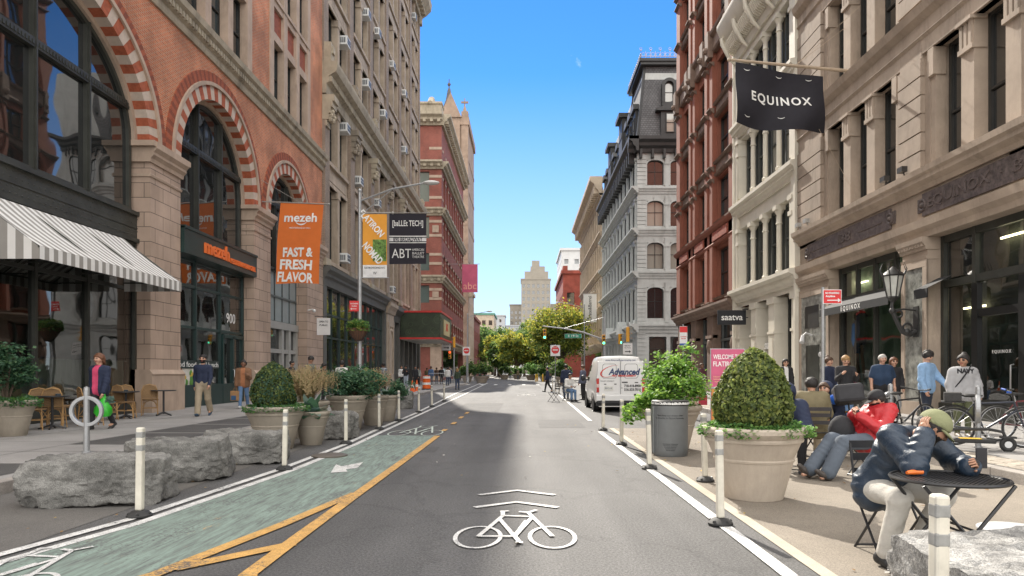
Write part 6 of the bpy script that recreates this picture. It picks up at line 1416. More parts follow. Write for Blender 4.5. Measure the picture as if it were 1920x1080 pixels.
mb.build('wire', BLACKI, HB, loc=(0,0,0)); rn = random.Random(8); mb = MB()
for _ in range(1500):
    a = rn.uniform(0, 2*math.pi); q = rn.random()**.5*.44; leaf(mb, (q*math.cos(a), q*math.sin(a), .46+rn.random()**2*.42*(1-q)-.1*(q > .4)), (rn.gauss(0,.6), rn.gauss(0,.6), 1), .06, rn, rn.choice((0,1,1,2)))
mb.build('foliage', [CREEP[0], CREEP[1], mat('leaf_lime', (.25,.30,.06), .6)], HB, loc=(0,0,0))
RED = mat('sign_red', (.62,.025,.028), .4, .05); SIGNW = mat('sign_white', (.72,.72,.72), .45, .05)
def plate(name, label, x, y, z, w, h, m, txts, cat='sign', pole=None, rz=0, border=None, extra=None, group=None):
    """a flat street sign facing the camera; pole=(height below) adds its own post"""
    t = thing(name, label, cat, (x, y, z), rz, group); mb = MB(); mb.box(-w/2, w/2, -.006, .006, -h/2, h/2); p = mb.build('panel', m, t, bevel=.004, loc=(0,0,0)); g = {}
    if border: MB().box(-w/2-.015, w/2+.015, .007, .012, -h/2-.015, h/2+.015).build('border', border, t, loc=(0,0,0))
    for (tx, u, v, s, tm, wd) in txts: addtext(g.setdefault(tm.name, (MB(), tm))[0], tx, (u*w, -.010, v*h), s, width=wd, off=.002)
    for mb, tm in g.values(): mb.build('lettering', tm, p, loc=(0,0,0))
    if extra: 
        for nm, mb, m2 in extra: mb.build(nm, m2, p, loc=(0,0,0))
    if pole: MB().cyl((0,.04,-pole),(0,.04,h/2+.08),.03,n=8).build('post', GAL, t, loc=(0,0,0))
    return t
def arrow(w, y=-.010, z=0, d=1, th=.02):
    mb = MB(); mb.box(-w/2, w/2, y, y+.003, z-th/2, z+th/2); mb.add([(d*w/2+d*.06,y,z),(d*w/2,y,z+.045),(d*w/2,y,z-.045)], [(0,1,2) if d < 0 else (0,2,1)]); return mb
plate('parking_sign', 'small red no standing sign on the left street lamp', -6.5, 26.18, 3.95, .36, .40, RED, [('NO STANDING', 0, .22, .07, SIGNW, .3), ('Anytime', 0, .0, .07, SIGNW, .2)], extra=[('arrow', arrow(.18, z=-.11, d=-1), SIGNW)])
plate('parking_sign', 'red NO STANDING Anytime sign on a thin post at the right kerb', 6.42, 14.2, 3.0, .36, .27, RED, [('NO STANDING', -.02, .27, .055, SIGNW, .29), ('Anytime', -.13, .03, .055, SIGNW, .2)], border=SIGNW, extra=[('arrow', arrow(.22, z=-.075, d=1), SIGNW)])
mb = MB(); mb.cyl((6.24,14.24,.15),(6.24,14.24,3.2),.032); o = mb.build('sign_post', GAL); tag(o, 'thin grey post carrying the red NO STANDING sign at the right kerb', 'post')
plate('parking_sign', 'tall red and white parking sign beyond the shrub, before the red brick shop', 6.55, 28, 2.9, .32, .78, SIGNW, [('NO STANDING', 0, -.05, .045, RED, .24), ('8AM 6PM', 0, -.15, .05, RED, .2)], pole=2.8, extra=[('red_header', MB().box(-.155,.155,-.010,-.007,.14,.38), RED), ('blue_footer', MB().box(-.155,.155,-.010,-.007,-.385,-.31), mat('sign_blue', (.02,.09,.36), .4))])
plate('welcome_sign', 'freestanding pink and orange WELCOME TO FLATIRON panel in a grey frame', 4.45, 14.9, 1.07, .72, 1.72, mat('panel_pink', (.55,.10,.20), .5, .12, 2), [('WELCOME TO', -.02, .40, .14, WL, .60), ('FLATIRON', -.07, .31, .15, WL, .53), ('Discover', -.3, .15, .04, MATS['letter_peach'], .2), ('flatironnomad', -.27, .12, .04, MATS['letter_peach'], .24), ('nyc', -.33, .09, .04, MATS['letter_peach'], .1)], border=MATS['galv'],
      extra=[('lower_panel', MB().box(-.355,.355,-.010,-.007,-.86,.02), mat('panel_orange', (.62,.25,.06), .5, .3, 4)), ('seam', MB().box(-.36,.36,-.02,-.007,.0,.035), MATS['galv'])])
mb = MB(); mb.cyl((0,0,0),(0,0,1),.03); 
HS = plate('hanging_sign', 'white notice hanging from a bracket at the end of the brick building', -11.2, 38.2, 3.95, .75, .95, SIGNW, [('OPEN TO', 0, .28, .15, MATS['letter_black'], .5), ('PUBLIC', 0, .08, .15, MATS['letter_black'], .45)], extra=None); MB().cyl((-.5,0,.56),(.5,0,.56),.02).build('bracket', BLACKI, HS, loc=(0,0,0))
# ---- traffic signals and street signs round the far crossing
YEL = mat('signal_yellow', (.62,.30,.02), .5, .05); GRNL = mat('lens_green', (.05,.95,.55), .3, 0, emit=2.0); DKL = mat('lens_dark', (.03,.02,.02), .3); REDL = mat('lens_red', (1,.05,.02), .3, 0, emit=1.5)
def signal(label, x, y, z, on='g', back=False, rz=0, s=1.0, group='traffic signals'):
    t = thing('traffic_signal', label, 'traffic signal', (x, y, z), rz, group); t.scale = (s,)*3; MB().box(-.17,.17,-.12,.12,-.53,.53).build('housing', YEL, t, bevel=.03, loc=(0,0,0))
    for k, zz in enumerate((.34, 0, -.34)):
        lit = (on == 'g' and k == 2) or (on == 'r' and k == 0); MB().lathe([(.12,0),(.11,.02),(0,.03)], n=16).xf(Matrix.Translation((0,-.12,zz)) @ Matrix.Rotation(R(90), 4, 'X')).build('lens', (GRNL if on == 'g' else REDL) if lit else DKL, t, loc=(0,0,0))
        mb = MB(); mb.tube([(.13*math.cos(a), -.13, zz+.13*math.sin(a)) for a in np.linspace(-.3, math.pi+.3, 10)], .012, 4); mb.tube([(.13*math.cos(a), -.28, zz+.13*math.sin(a)) for a in np.linspace(.2, math.pi-.2, 8)], .012, 4); mb.build('visor', YEL, t, loc=(0,0,0))
    return t
MA = thing('mast_arm', 'long grey mast arm over the crossing carrying a yellow signal', 'mast arm', (8.5, 72, .15)); mb = MB(); mb.cyl((0,0,0),(0,0,7.2),.16,.11,10); mb.build('pole', GAL, MA, loc=(0,0,0)); mb = MB(); mb.tube([(0,0,4.6),(-2.2,0,5.4),(-4.2,0,5.8),(-6.5,0,6.05)], [.1,.09,.075,.06], 8); mb.tube([(0,0,7.0),(-4.2,0,5.85)], .02, 5); mb.build('arm', GAL, MA, loc=(0,0,0))
signal('yellow traffic signal showing green at the tip of the mast arm', 2.2, 71.8, 5.35, 'g'); signal('dark traffic signal showing green on the pole beside the grey mansard block', 8.4, 71.7, 4.75, 'g')
signal('yellow signal turned away on a post by the van', 7.5, 49.2, 4.1, 'x', s=1.0, rz=1.4); signal('small yellow signal left of the one way sign by the van', 6.9, 48.9, 3.75, 'g', rz=.9, s=.7)
signal('yellow signal on the left corner beyond the marquee', -7.6, 74.2, 4.6, 'x', rz=-1.2, s=1.1); signal('wide orange pedestrian signal under the left one way sign', -7.9, 73.0, 3.2, 'r', rz=0, s=.8)
o = MB().cyl((7.55,49.4,.15),(7.55,49.4,4.9),.07).build('signal_post', GAL); tag(o, 'grey signal post on the right corner behind the van', 'post')
o = MB().cyl((-7.6,74.4,.15),(-7.6,74.4,5.4),.08).build('signal_post', GAL); tag(o, 'grey signal post on the left corner beyond the marquee', 'post')
SG = mat('street_green', (.01,.22,.13), .4); plate('street_sign', 'green E 19 St street sign hanging on the mast arm', 5.2, 71.8, 5.15, 1.75, .42, SG, [('E 19 St', 0, 0, .34, SIGNW, 1.1)], border=SIGNW)
def oneway(label, x, y, z, s, pole=None): return plate('one_way_sign', label, x, y, z, .75*s, .9*s, SIGNW, [('ONE WAY', 0, .25, .13*s, MATS['letter_black'], .5*s), ('No Turns', 0, .08, .10*s, MATS['letter_black'], .5*s)], extra=[('arrow', MB().box(-.22*s,.12*s,-.010,-.007,-.26*s,-.19*s).add([(.26*s,-.010,-.225*s),(.12*s,-.010,-.12*s),(.12*s,-.010,-.33*s)], [(0,2,1)]), MATS['letter_black'])], pole=pole)
oneway('white one way sign with a black arrow behind the van', 7.4, 48.6, 3.05, .9, 2.8); oneway('white one way sign with a black arrow past the marquee', -8.35, 73.5, 4.25, 1.25)
def dne(label, x, y, z, s, pole):
    mb = MB(); mb.lathe([(.30*s,0),(0,.001)], n=24).xf(Matrix.Translation((0,-.009,.05*s)) @ Matrix.Rotation(R(90), 4, 'X')); b2 = MB().box(-.2*s,.2*s,-.016,-.013,.01*s,.09*s)
    return plate('do_not_enter_sign', label, x, y, z, .75*s, .85*s, SIGNW, [('DO NOT', 0, .28, .07*s, WL, .3*s)], pole=pole, extra=[('red_disc', mb, RED), ('white_bar', b2, SIGNW)])
dne('red and white do not enter sign left of the parked van', 2.45, 53, 3.05, 1, 3.05); dne('red and white do not enter sign on the left corner lamp', -6.3, 75, 3.65, 1.1, 3.5)
lamppost('grey street lamp on the left corner of the crossing', -6.25, 76, 7.6, 2.2); lamppost('grey street lamp arching off the grey mansard building corner', 8.0, 90, 10, -3.2)
# ---- cones, barrel, barricade
OR = mat('safety_orange', (.72,.12,.015), .5, .06); WT = mat('safety_white', (.7,.7,.68), .5, .1)
def make_cone(label, x, y):
    t = thing('traffic_cone', label, 'traffic cone', (x, y, .15), 0, 'orange traffic cones'); MB().box(-.2,.2,-.2,.2,0,.03).build('base', OR, t, loc=(0,0,0)); MB().lathe([(.15,.03),(.035,.72),(0,.72)], n=20).build('body', OR, t, loc=(0,0,0)); MB().lathe([(.112,.27),(.086,.43)], n=20, closed=True).build('white_band', WT, t, loc=(0,0,0)).scale = (1.02,1.02,1); return t
make_cone('left one of two orange traffic cones above the dark boulder', -7.05, 43.2); make_cone('right one of two orange traffic cones, beside the striped barrel', -7.05, 45)
BR = thing('traffic_barrel', 'orange and white striped traffic barrel at the left kerb', 'traffic barrel', (-6.9, 48.5, .15)); MB().lathe([(.36,0),(.36,.06),(.30,.08)], n=24).build('base', RUB, BR, loc=(0,0,0)); MB().lathe([(.31,.06),(.30,.30),(.285,.31),(.28,.52),(.265,.53),(.26,.74),(.245,.75),(.24,.98),(0,1.0)], n=28).build('drum', OR, BR, loc=(0,0,0))
for z in (.34, .78): MB().lathe([(.295-.06*z+.02,z),(.29-.06*z+.015,z+.16)], n=28, closed=True).build('white_band', WT, BR, loc=(0,0,0))
BC = thing('crowd_barrier', 'steel crowd barrier among the people on the left corner', 'barrier', (-7.9, 64, .15), .4); mb = MB(); mb.tube([(-1,0,.2),(-1,0,1.1),(1,0,1.1),(1,0,.2)], .025, 6, closed=True)
for k in range(12): mb.cyl((-.9+k*.165,0,.2),(-.9+k*.165,0,1.1),.01,n=5)
for x in (-.7,.7): mb.tube([(x,-.3,0),(x,0,.25),(x,.3,0)], .02, 5)
mb.build('rail_frame', GAL, BC, loc=(0,0,0))

# fallen leaves and scraps along the kerbs and planters
rn = random.Random(77); mb = MB()
for k in range(420):
    q = rn.random()
    if q < .4: x, y = rn.uniform(2.2, 6.2), rn.uniform(3.5, 17)
    elif q < .6: x, y = 6.25-abs(rn.gauss(0,.12)), rn.uniform(4, 40)
    elif q < .85: x, y = rn.uniform(-6.0, -3.9), rn.uniform(6, 24)
    else: x, y = rn.uniform(-3.5, 2), rn.uniform(5, 40)
    leaf(mb, (x, y, .018+rn.random()*.006), (rn.gauss(0,.25), rn.gauss(0,.25), 1), rn.uniform(.018, .04), rn, rn.choice((0,0,1,2)))
o = mb.build('fallen_leaves', [mat('dry_leaf', (.20,.12,.05), .9), mat('dry_leaf_yellow', (.34,.24,.06), .9), mat('paper_scrap', (.5,.48,.44), .9)]); o['kind'] = 'stuff'; tag(o, 'scattered dry leaves and scraps on the road and plaza', 'fallen leaves')
# ================================================================== parked van
VW = mat('van_white', (.70,.70,.69), .32, .03, 1, coat=.4); VDK = mat('van_black', (.02,.02,.022), .5, .2, 5); VN = mat('van_navy', (.02,.04,.12), .4); VR = mat('van_red', (.55,.03,.02), .35)
VAN = thing('parked_van', 'white delivery van lettered Advanced parked with its rear to the camera', 'van', (3.40, 24.0, 0))
def vsec(y, hw, zb, zs, zt, ht, n=7):
    """half outline from sill to roof: sill half-width hw, tapering above the shoulder zs to ht at the roof zt"""
    pts = [(hw*.94, zb), (hw*.985, zb+.10), (hw, (zb+zs)/2), (hw*.995, zs), (hw*.97, zs+(zt-zs)*.25), (ht+(hw*.97-ht)*.35, zs+(zt-zs)*.72), (ht, zt-.10), (ht*.93, zt-.03), (ht*.6, zt), (0, zt+.012)]
    return [(-x, y, z) for x, z in pts]+[(x, y, z) for x, z in pts[::-1][1:]]
secs = [vsec(.0, .86, .42, 1.02, 1.90, .66), vsec(.05, .885, .38, 1.02, 1.95, .69), vsec(.25, .90, .34, 1.03, 1.985, .715), vsec(1.4, .905, .32, 1.03, 2.0, .73), vsec(2.35, .905, .32, 1.03, 1.97, .73), vsec(2.75, .905, .32, 1.03, 1.86, .70), vsec(3.2, .90, .32, 1.03, 1.38, .70), vsec(3.45, .89, .32, 1.0, 1.10, .72), vsec(4.0, .86, .34, .92, .98, .66), vsec(4.27, .74, .40, .74, .80, .55)]
mb = MB(); k = len(secs[0]); vs = [p for s in secs for p in s]
mb.add(vs, [(i*k+j, (i+1)*k+j, (i+1)*k+j+1, i*k+j+1) for i in range(len(secs)-1) for j in range(k-1)], 0, True)
mb.add(secs[0], [tuple(range(k))[::-1]], 0); mb.add(secs[-1], [tuple(range(k))], 0); mb.build('body', VW, VAN, loc=(0,0,0), fix=True)
MB().box(-.84,.84,.1,4.1,.22,.42).build('underbody', VDK, VAN, loc=(0,0,0))
mb = MB(); mb.box(-.87,.87,-.10,.06,.40,.62); mb.build('bumper', VW, VAN, bevel=.03, loc=(0,0,0)); MB().box(-.80,.80,-.105,-.06,.33,.42).build('lower_valance', VDK, VAN, loc=(0,0,0))
def rp(x, z): return -.004-max(0, (z-1.02))*0
for s in (-1, 1):
    mb = MB(); x0, x1 = (.03*s, .80*s); mb.box(min(x0,x1), max(x0,x1), -.012, .02, .64, 1.80); d = mb.build('rear_door', VW, VAN, bevel=.015, loc=(0,0,0))
    a, b = (-.66, -.13) if s < 0 else (.12, .62); mb = MB(); o_ = [(a+.06,1.20),(b-.06,1.20),(b,1.26),(b-.02,1.66),(b-.07,1.71),(a+.09,1.71),(a+.03,1.66),(a,1.26)]
    mb.wprism(o_, .012, .017); mb.build('window_surround', VDK, d, loc=(0,0,0)); cx_, cz_ = (a+b)/2, 1.455; MB().wprism([(cx_+(u-cx_)*.955, cz_+(z-cz_)*.955) for u, z in o_], .017, .021).build('window_panel', VW, d, loc=(0,0,0))
    mb = MB(); mb.box(s*.80-.045, s*.80+.05, -.03, .05, .70, 1.20); mb.box(s*.845-.01, s*.845+.035, -.0, .22, .70, 1.16); t_ = mb.build('tail_light', mat('lamp_red', (.42,.02,.015), .25, coat=.5), VAN, bevel=.01, loc=(0,0,0)); MB().box(s*.80-.04, s*.80+.04, -.034, -.028, .88, 1.0).build('clear_lens', mat('lamp_clear', (.6,.45,.42), .25), t_, loc=(0,0,0))
    mb = MB(); mb.tube([(s*.9,3.05,1.12),(s*1.03,3.0,1.15)], .03); mb.ball((s*1.05,2.98,1.18), .14, 10, 0, (.7,.45,.9)); mb.build('wing_mirror', VDK, VAN, loc=(0,0,0))
    for y in (.75, 3.5):
        ty = MB().lathe([(.20,-.09),(.29,-.095),(.315,-.06),(.315,.06),(.29,.095),(.20,.09)], n=28).xf(Matrix.Translation((s*.80, y, .315)) @ Matrix.Rotation(R(90), 4, 'Y')).build('wheel', RUB, VAN, loc=(0,0,0)); MB().lathe([(.20,-.05),(.20,.05),(.05,.06),(0,.06)], n=16, closed=True).xf(Matrix.Translation((s*.80, y, .315)) @ Matrix.Rotation(R(90*s), 4, 'Y')).build('rim', MATS['steel'], ty, loc=(0,0,0))
        mb = MB(); mb.ring((s*.885, y, .33), (1,0,0), .36, .03, 24, 6); mb.build('wheel_arch', VDK, VAN, loc=(0,0,0))
mb = MB()
for s in (-1, 1):
    mb.add([(s*.906,2.05,1.1),(s*.904,2.95,1.1),(s*.80,2.72,1.66),(s*.79,2.05,1.7)], [(0,1,2,3) if s > 0 else (3,2,1,0)])
mb.build('side_window', GLASS, VAN, loc=(0,0,0))
mb = MB(); addtext(mb, 'www.AdvancedExterminating.com', (0,-.002,1.835), .105, off=.001, width=1.06); addtext(mb, 'Advanced', (.12,-.026,1.42), .30, off=.012, width=1.12, shear=.25); mb.build('lettering', VN, VAN, loc=(0,0,0))
mb = MB()
for i in range(40):
    a0, a1 = R(40)+R(275)*i/40, R(40)+R(275)*(i+1)/40; p = lambda a, q: (-.32+(.33+q)*math.cos(a)*1.05, -.0235, 1.45+(.175+q*.5)*math.sin(a)+.10*math.cos(a)); w0, w1 = .05*math.sin(math.pi*i/40), .05*math.sin(math.pi*(i+1)/40)
    mb.add([p(a0,0), p(a1,0), p(a1,w1), p(a0,w0)], [(0,1,2,3)])
addtext(mb, 'PEST MANAGEMENT', (.12,-.026,1.285), .085, off=.004, width=.85); mb.build('swoosh_logo', VR, VAN, loc=(0,0,0))
mb = MB(); addtext(mb, '718-418-8900', (.42,-.016,.93), .12, off=.005, width=.58); addtext(mb, '516-333-7010', (.42,-.016,.80), .12, off=.005, width=.58); addtext(mb, 'TRANSIT CONNECT', (-.47,-.016,1.10), .06, width=.5)
mb.box(.05,.25,-.025,-.01,1.04,1.08); mb.box(.5,.62,-.022,-.01,1.04,1.07); mb.box(-.58,-.50,-.022,-.01,.98,1.01); mb.box(-.22,-.14,-.022,-.01,.98,1.01); mb.box(-.006,.006,-.016,-.005,.64,1.8); mb.ball((.05,-.01,.86),.02,6); mb.ball((.5,-.08,.62),.045,8); mb.build('door_fittings', VDK, VAN, loc=(0,0,0))
lp = MB().box(-.58,-.26,-.025,-.012,.77,.92).build('number_plate', mat('plate_white', (.6,.6,.55), .5), VAN, loc=(0,0,0)); mb = MB(); addtext(mb, 'AW 51-04', (-.42,-.027,.845), .10, width=.25); mb.build('lettering', VN, lp, loc=(0,0,0))

# ================================================================== bicycles and scooter
def bicycle(label, x, y, rz, col, z=.15, lean=.06, kind='city', bars=None):
    t = thing('bicycle', label, 'bicycle', (x, y, z), rz); t.rotation_euler = (lean, 0, rz); fm = mat('bike_'+col[0], col[1], .35, .05, metal=.2)
    r = .335
    for wx in (-.51, .51):
        w = MB().ring((wx,0,r), (0,1,0), r-.018, .019, 36, 7).build('wheel', RUB, t, loc=(0,0,0)); mb = MB(); mb.ring((wx,0,r), (0,1,0), r-.042, .008, 32, 5); mb.cyl((wx,-.035,r),(wx,.035,r),.02)
        for k in range(18): a = 2*math.pi*k/18; mb.cyl((wx,.02*(-1)**k,r),(wx+(r-.045)*math.cos(a),0,r+(r-.045)*math.sin(a)),.0018,n=3)
        mb.build('rim', MATS['steel'], w, loc=(0,0,0))
    bb, st, ht, hb = (-.07,0,.29), (-.22,0,.74), (.35,0,.78), (.39,0,.64)
    mb = MB()
    for a, b, q in ((bb,st,.016),(st,ht,.017),(bb,hb,.02),(ht,hb,.02),(bb,(-.51,.03,r),.010),(bb,(-.51,-.03,r),.010),(st,(-.51,.03,r),.009),(st,(-.51,-.03,r),.009),(hb,(.51,.05,r),.013),(hb,(.51,-.05,r),.013)): mb.cyl(a,b,q,n=8)
    mb.build('frame', fm, t, loc=(0,0,0))
    mb = MB(); mb.cyl(st,(-.255,0,.86),.013); mb.build('seat_post', MATS['steel'], t, loc=(0,0,0)); mb = MB(); mb.ball((-.28,0,.88),.10,12,0,(1.2,.8,.32)); mb.ball((-.17,0,.88),.06,10,0,(1.5,.5,.4)); mb.build('saddle', RUB, t, loc=(0,0,0))
    mb = MB(); mb.cyl(ht,(.33,0,.92),.014); mb.tube([(.24,.30,.97),(.31,.18,.95),(.33,0,.93),(.31,-.18,.95),(.24,-.30,.97)], .012, 6); mb.tube([(.36,.1,.9),(.42,.05,.8),(.4,0,.7)], .004, 4); mb.build('handlebar', RUB, t, loc=(0,0,0)); mb = MB()
    for s in (-1, 1): mb.cyl((.27,s*.24,.962),(.22,s*.33,.975),.018)
    mb.build('grip', bars or RUB, t, loc=(0,0,0))
    mb = MB(); mb.ring((-.07,.05,.29),(0,1,0),.09,.008,20,5); mb.cyl((-.07,-.07,.29),(-.07,.09,.29),.015)
    mb.cyl((-.07,.09,.29),(.03,.09,.15),.011); mb.cyl((-.07,-.07,.29),(-.17,-.07,.43),.011); mb.box(-.01,.09,.08,.17,.14,.16); mb.box(-.23,-.13,-.15,-.06,.42,.44); mb.build('crankset', MATS['steel'], t, loc=(0,0,0))
    if kind == 'cargo':
        mb = MB(); mb.box(.34,.78,-.22,.22,.80,1.10); o = mb.build('basket', mat('basket_black', (.02,.02,.024), .7, .3, 8), t, bevel=.05, loc=(0,0,0)); o.location = (0,0,.02); o.rotation_euler = (0,R(-12),0)
        MB().ball((.30,-.2,1.0), .09, 10).build('bell', mat('blue_ball', (.02,.12,.55), .3), t, loc=(0,0,0)); mb = MB(); mb.box(-.15,.3,-.05,.05,.40,.56); mb.build('battery', RUB, t, bevel=.02, loc=(0,0,0))
    if kind == 'fender':
        mb = MB(); mb.tube([(.51+(r+.03)*math.cos(a),0,r+(r+.03)*math.sin(a)) for a in np.linspace(.2,2.4,10)], .02, 5); mb.tube([(-.51+(r+.03)*math.cos(a),0,r+(r+.03)*math.sin(a)) for a in np.linspace(.9,3.2,10)], .02, 5); mb.build('mudguard', RUB, t, loc=(0,0,0))
        mb = MB(); mb.box(-.70,-.35,-.10,.10,.76,.78); mb.box(-.66,-.40,-.10,.10,.79,.93); mb.build('rear_crate', mat('crate_black', (.03,.03,.03), .7, .3, 30), t, loc=(0,0,0))
    return t
bicycle('dark bicycle with blue handlebar grips at the right picture edge', 8.0, 11.75, R(-28), ('dark', (.03,.035,.05)), bars=mat('grip_blue', (.03,.10,.42), .4), kind='fender')
bicycle('black bicycle locked to the ring rack behind the seated people', 7.35, 13.2, R(20), ('black', (.02,.02,.022)))
bicycle('yellow framed delivery bicycle with a big black basket on the plaza', 5.55, 11.6, R(-105), ('yellow', (.62,.33,.03)), z=.004, kind='cargo', lean=.1)
bicycle('thin grey bicycle standing behind the man in the red jacket', 6.25, 12.6, R(35), ('grey', (.10,.11,.12)), z=.004)
bicycle('dark red bicycle half cut off by the right picture edge', 9.3, 12.6, R(-10), ('maroon', (.12,.02,.025)))
SCT = thing('kick_scooter', 'black electric kick scooter folded low beside the right-hand bicycle', 'scooter', (7.35, 11.15, .15), R(-22)); mb = MB(); mb.box(-.30,.30,-.09,.09,.13,.20); mb.build('deck', RUB, SCT, bevel=.02, loc=(0,0,0))
for x in (-.45,.47): w = MB().ring((x,0,.12),(0,1,0),.085,.036,24,8).build('wheel', RUB, SCT, loc=(0,0,0)); MB().cyl((x,-.03,.12),(x,.03,.12),.055).build('rim', MATS['steel'], w, loc=(0,0,0))
mb = MB(); mb.tube([(.47,0,.13),(.40,0,.32),(.2,0,.36),(-.35,0,.34)], .025, 7); mb.tube([(-.35,-.22,.36),(-.36,0,.36),(-.35,.22,.36)], .016, 6); mb.box(.36,.58,-.05,.05,.22,.25); mb.box(-.55,-.35,-.05,.05,.22,.25); mb.build('stem', RUB, SCT, loc=(0,0,0)); MB().box(-.2,.1,-.095,.095,.20,.206).build('yellow_label', mat('label_yellow', (.65,.42,.03), .5), SCT, loc=(0,0,0))

# ================================================================== plaza table and folding chairs
MT = thing('bistro_table', 'round black mesh-topped folding table on the plaza by the boulder', 'table', (2.90, 4.66, .004)); BM = mat('mesh_black', (.02,.02,.022), .38, .2, 20); r = .355
mb = MB(); mb.ring((0,0,.715),(0,0,1), r, .012, 48, 6)
for k in range(-15, 16):
    c = k*.025; h = math.sqrt(max(0, r*r-c*c))
    if h > .02:
        for s in (-1, 1):
            M = Matrix.Rotation(R(45*s), 4, 'Z'); s0 = len(mb.v); mb.box(-h, h, c-.0075, c+.0075, .712+.0022*s, .7155+.0022*s); mb.xf(M, s0)
mb.build('tabletop', BM, MT, loc=(0,0,0))
for s in (-1, 1):
    mb = MB(); mb.tube([(-.30*s,-.22,.70),(.30*s,-.24,.0)], .012, 6); mb.tube([(-.28*s,.22,.70),(.28*s,.24,.0)], .012, 6); mb.cyl((.30*s,-.24,.015),(.28*s,.24,.015),.012); mb.cyl((-.05*s,-.23,.40),(-.05*s,.23,.40),.008); mb.build('leg', BM, MT, loc=(0,0,0))
o = MB().tube([(2.66,4.74,.745),(2.70,4.75,.747),(2.78,4.76,.747)], [.012,.017,.016], 8).build('lighter', mat('lighter_orange', (.75,.16,.02), .4), loc=None); tag(o, 'orange tube lying on the mesh table', 'lighter')
def fold_chair(label, x, y, rz, m=None):
    t = thing('folding_chair', label, 'chair', (x, y, .004), rz, 'black folding chairs on the plaza'); mb = MB()
    for k in range(6): mb.box(-.20,.20,-.18+k*.065,-.13+k*.065,.445,.457)
    mb.build('seat', BM, t, loc=(0,0,0))
    for s in (-1, 1): mb = MB(); mb.tube([(s*.21,-.20,.0),(s*.21,.17,.45),(s*.21,.26,.85)], .011, 6); mb.tube([(s*.19,.22,.0),(s*.19,-.18,.445)], .011, 6); mb.build('leg', BM, t, loc=(0,0,0))
    mb = MB(); mb.cyl((-.21,-.19,.02),(.21,-.19,.02),.009); mb.cyl((-.19,.21,.02),(.19,.21,.02),.009); mb.build('stretcher', BM, t, loc=(0,0,0)); mb = MB()
    for z in (.62,.74,.84): mb.box(-.21,.21,.21+(z-.6)*.22,.222+(z-.6)*.22,z-.03,z+.03)
    mb.build('backrest', BM, t, loc=(0,0,0)); return t
fold_chair('black folding chair under the man in the dark padded jacket', 2.93, 5.42, R(2)); fold_chair('black folding chair under the man in the red jacket', 4.74, 9.33, R(-75)); fold_chair('black folding chair under the hooded person by the big planter', 3.92, 10.1, R(-25)); fold_chair('black folding chair under the person in the olive jacket', 4.75, 11.2, R(170)); fold_chair('black folding chair under the girl in the navy hood', 5.35, 12.0, R(-20)); fold_chair('far black folding chair under the seated figure left of the van', 2.15, 33, R(30)); fold_chair('far black folding chair, empty, left of the van', 1.4, 32, R(-60))
T2 = thing('bistro_table', 'small black table between the olive jacket and the navy hood', 'table', (4.95, 11.8, .004)); MB().lathe([(.30,.70),(.31,.71),(.31,.725),(0,.73)], n=24).build('tabletop', BM, T2, loc=(0,0,0))
for s in (-1, 1): MB().tube([(-.22*s,-.15,.7),(.22*s,-.17,0)], .012, 6).tube([(-.22*s,.15,.7),(.22*s,.17,0)], .012, 6).build('leg', BM, T2, loc=(0,0,0))

# ================================================================== trees
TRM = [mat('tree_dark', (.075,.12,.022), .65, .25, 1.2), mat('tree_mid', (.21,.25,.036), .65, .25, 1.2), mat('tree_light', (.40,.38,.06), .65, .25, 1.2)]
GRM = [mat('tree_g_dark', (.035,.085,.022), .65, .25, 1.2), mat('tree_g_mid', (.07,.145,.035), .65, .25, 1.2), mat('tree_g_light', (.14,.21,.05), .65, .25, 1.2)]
def tree(label, x, y, h, r, trunk, seed, mats, n=5200, size=.3, clusters=70, z=0, flat=.8):
    t = thing('street_tree', label, 'tree', (x, y, z)); rn = random.Random(seed); tb = MB(); lb = MB(); cz = trunk+(h-trunk)*.5; hz = (h-trunk)*.5
    tb.tube([(0,0,0),(rn.uniform(-.1,.1),0,trunk*.5),(rn.uniform(-.2,.2),.1,trunk),(0,0,cz)], [h*.028, h*.022, h*.018, h*.008], 8); C = []
    for k in range(clusters):
        while True:
            p = Vector((rn.uniform(-1,1), rn.uniform(-1,1), rn.uniform(-1,1)))
            if .25 < p.length < 1: break
        p = p*(.62+.38*rn.random())*1.0; wv = 1+.28*mnoise.noise(p*1.7+Vector((seed,0,0))); c = Vector((p.x*r*wv, p.y*r*wv, cz+p.z*hz*wv)); C.append((c, rn.uniform(.14,.26)*r))
        if k % 4 == 0: tb.tube([(0,0,trunk*rn.uniform(.8,1.1)), (c.x*.4, c.y*.4, trunk+(c.z-trunk)*.5), tuple(c)], [h*.011, h*.007, h*.003], 5)
    for _ in range(n):
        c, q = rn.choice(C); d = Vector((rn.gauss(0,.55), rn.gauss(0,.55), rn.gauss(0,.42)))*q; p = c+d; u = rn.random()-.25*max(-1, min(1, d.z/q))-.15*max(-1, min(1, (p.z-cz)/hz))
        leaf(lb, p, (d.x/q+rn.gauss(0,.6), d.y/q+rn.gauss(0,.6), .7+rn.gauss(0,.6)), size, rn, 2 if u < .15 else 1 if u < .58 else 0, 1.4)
    tb.build('trunk', BARK, t, loc=(0,0,0)); lb.build('crown', mats, t, loc=(0,0,0)); return t
tree('yellow-green tree over the crossing in front of the red corner building', 5.7, 104, 11.8, 6.0, 3.0, 1, TRM, 12000, .27, 150)
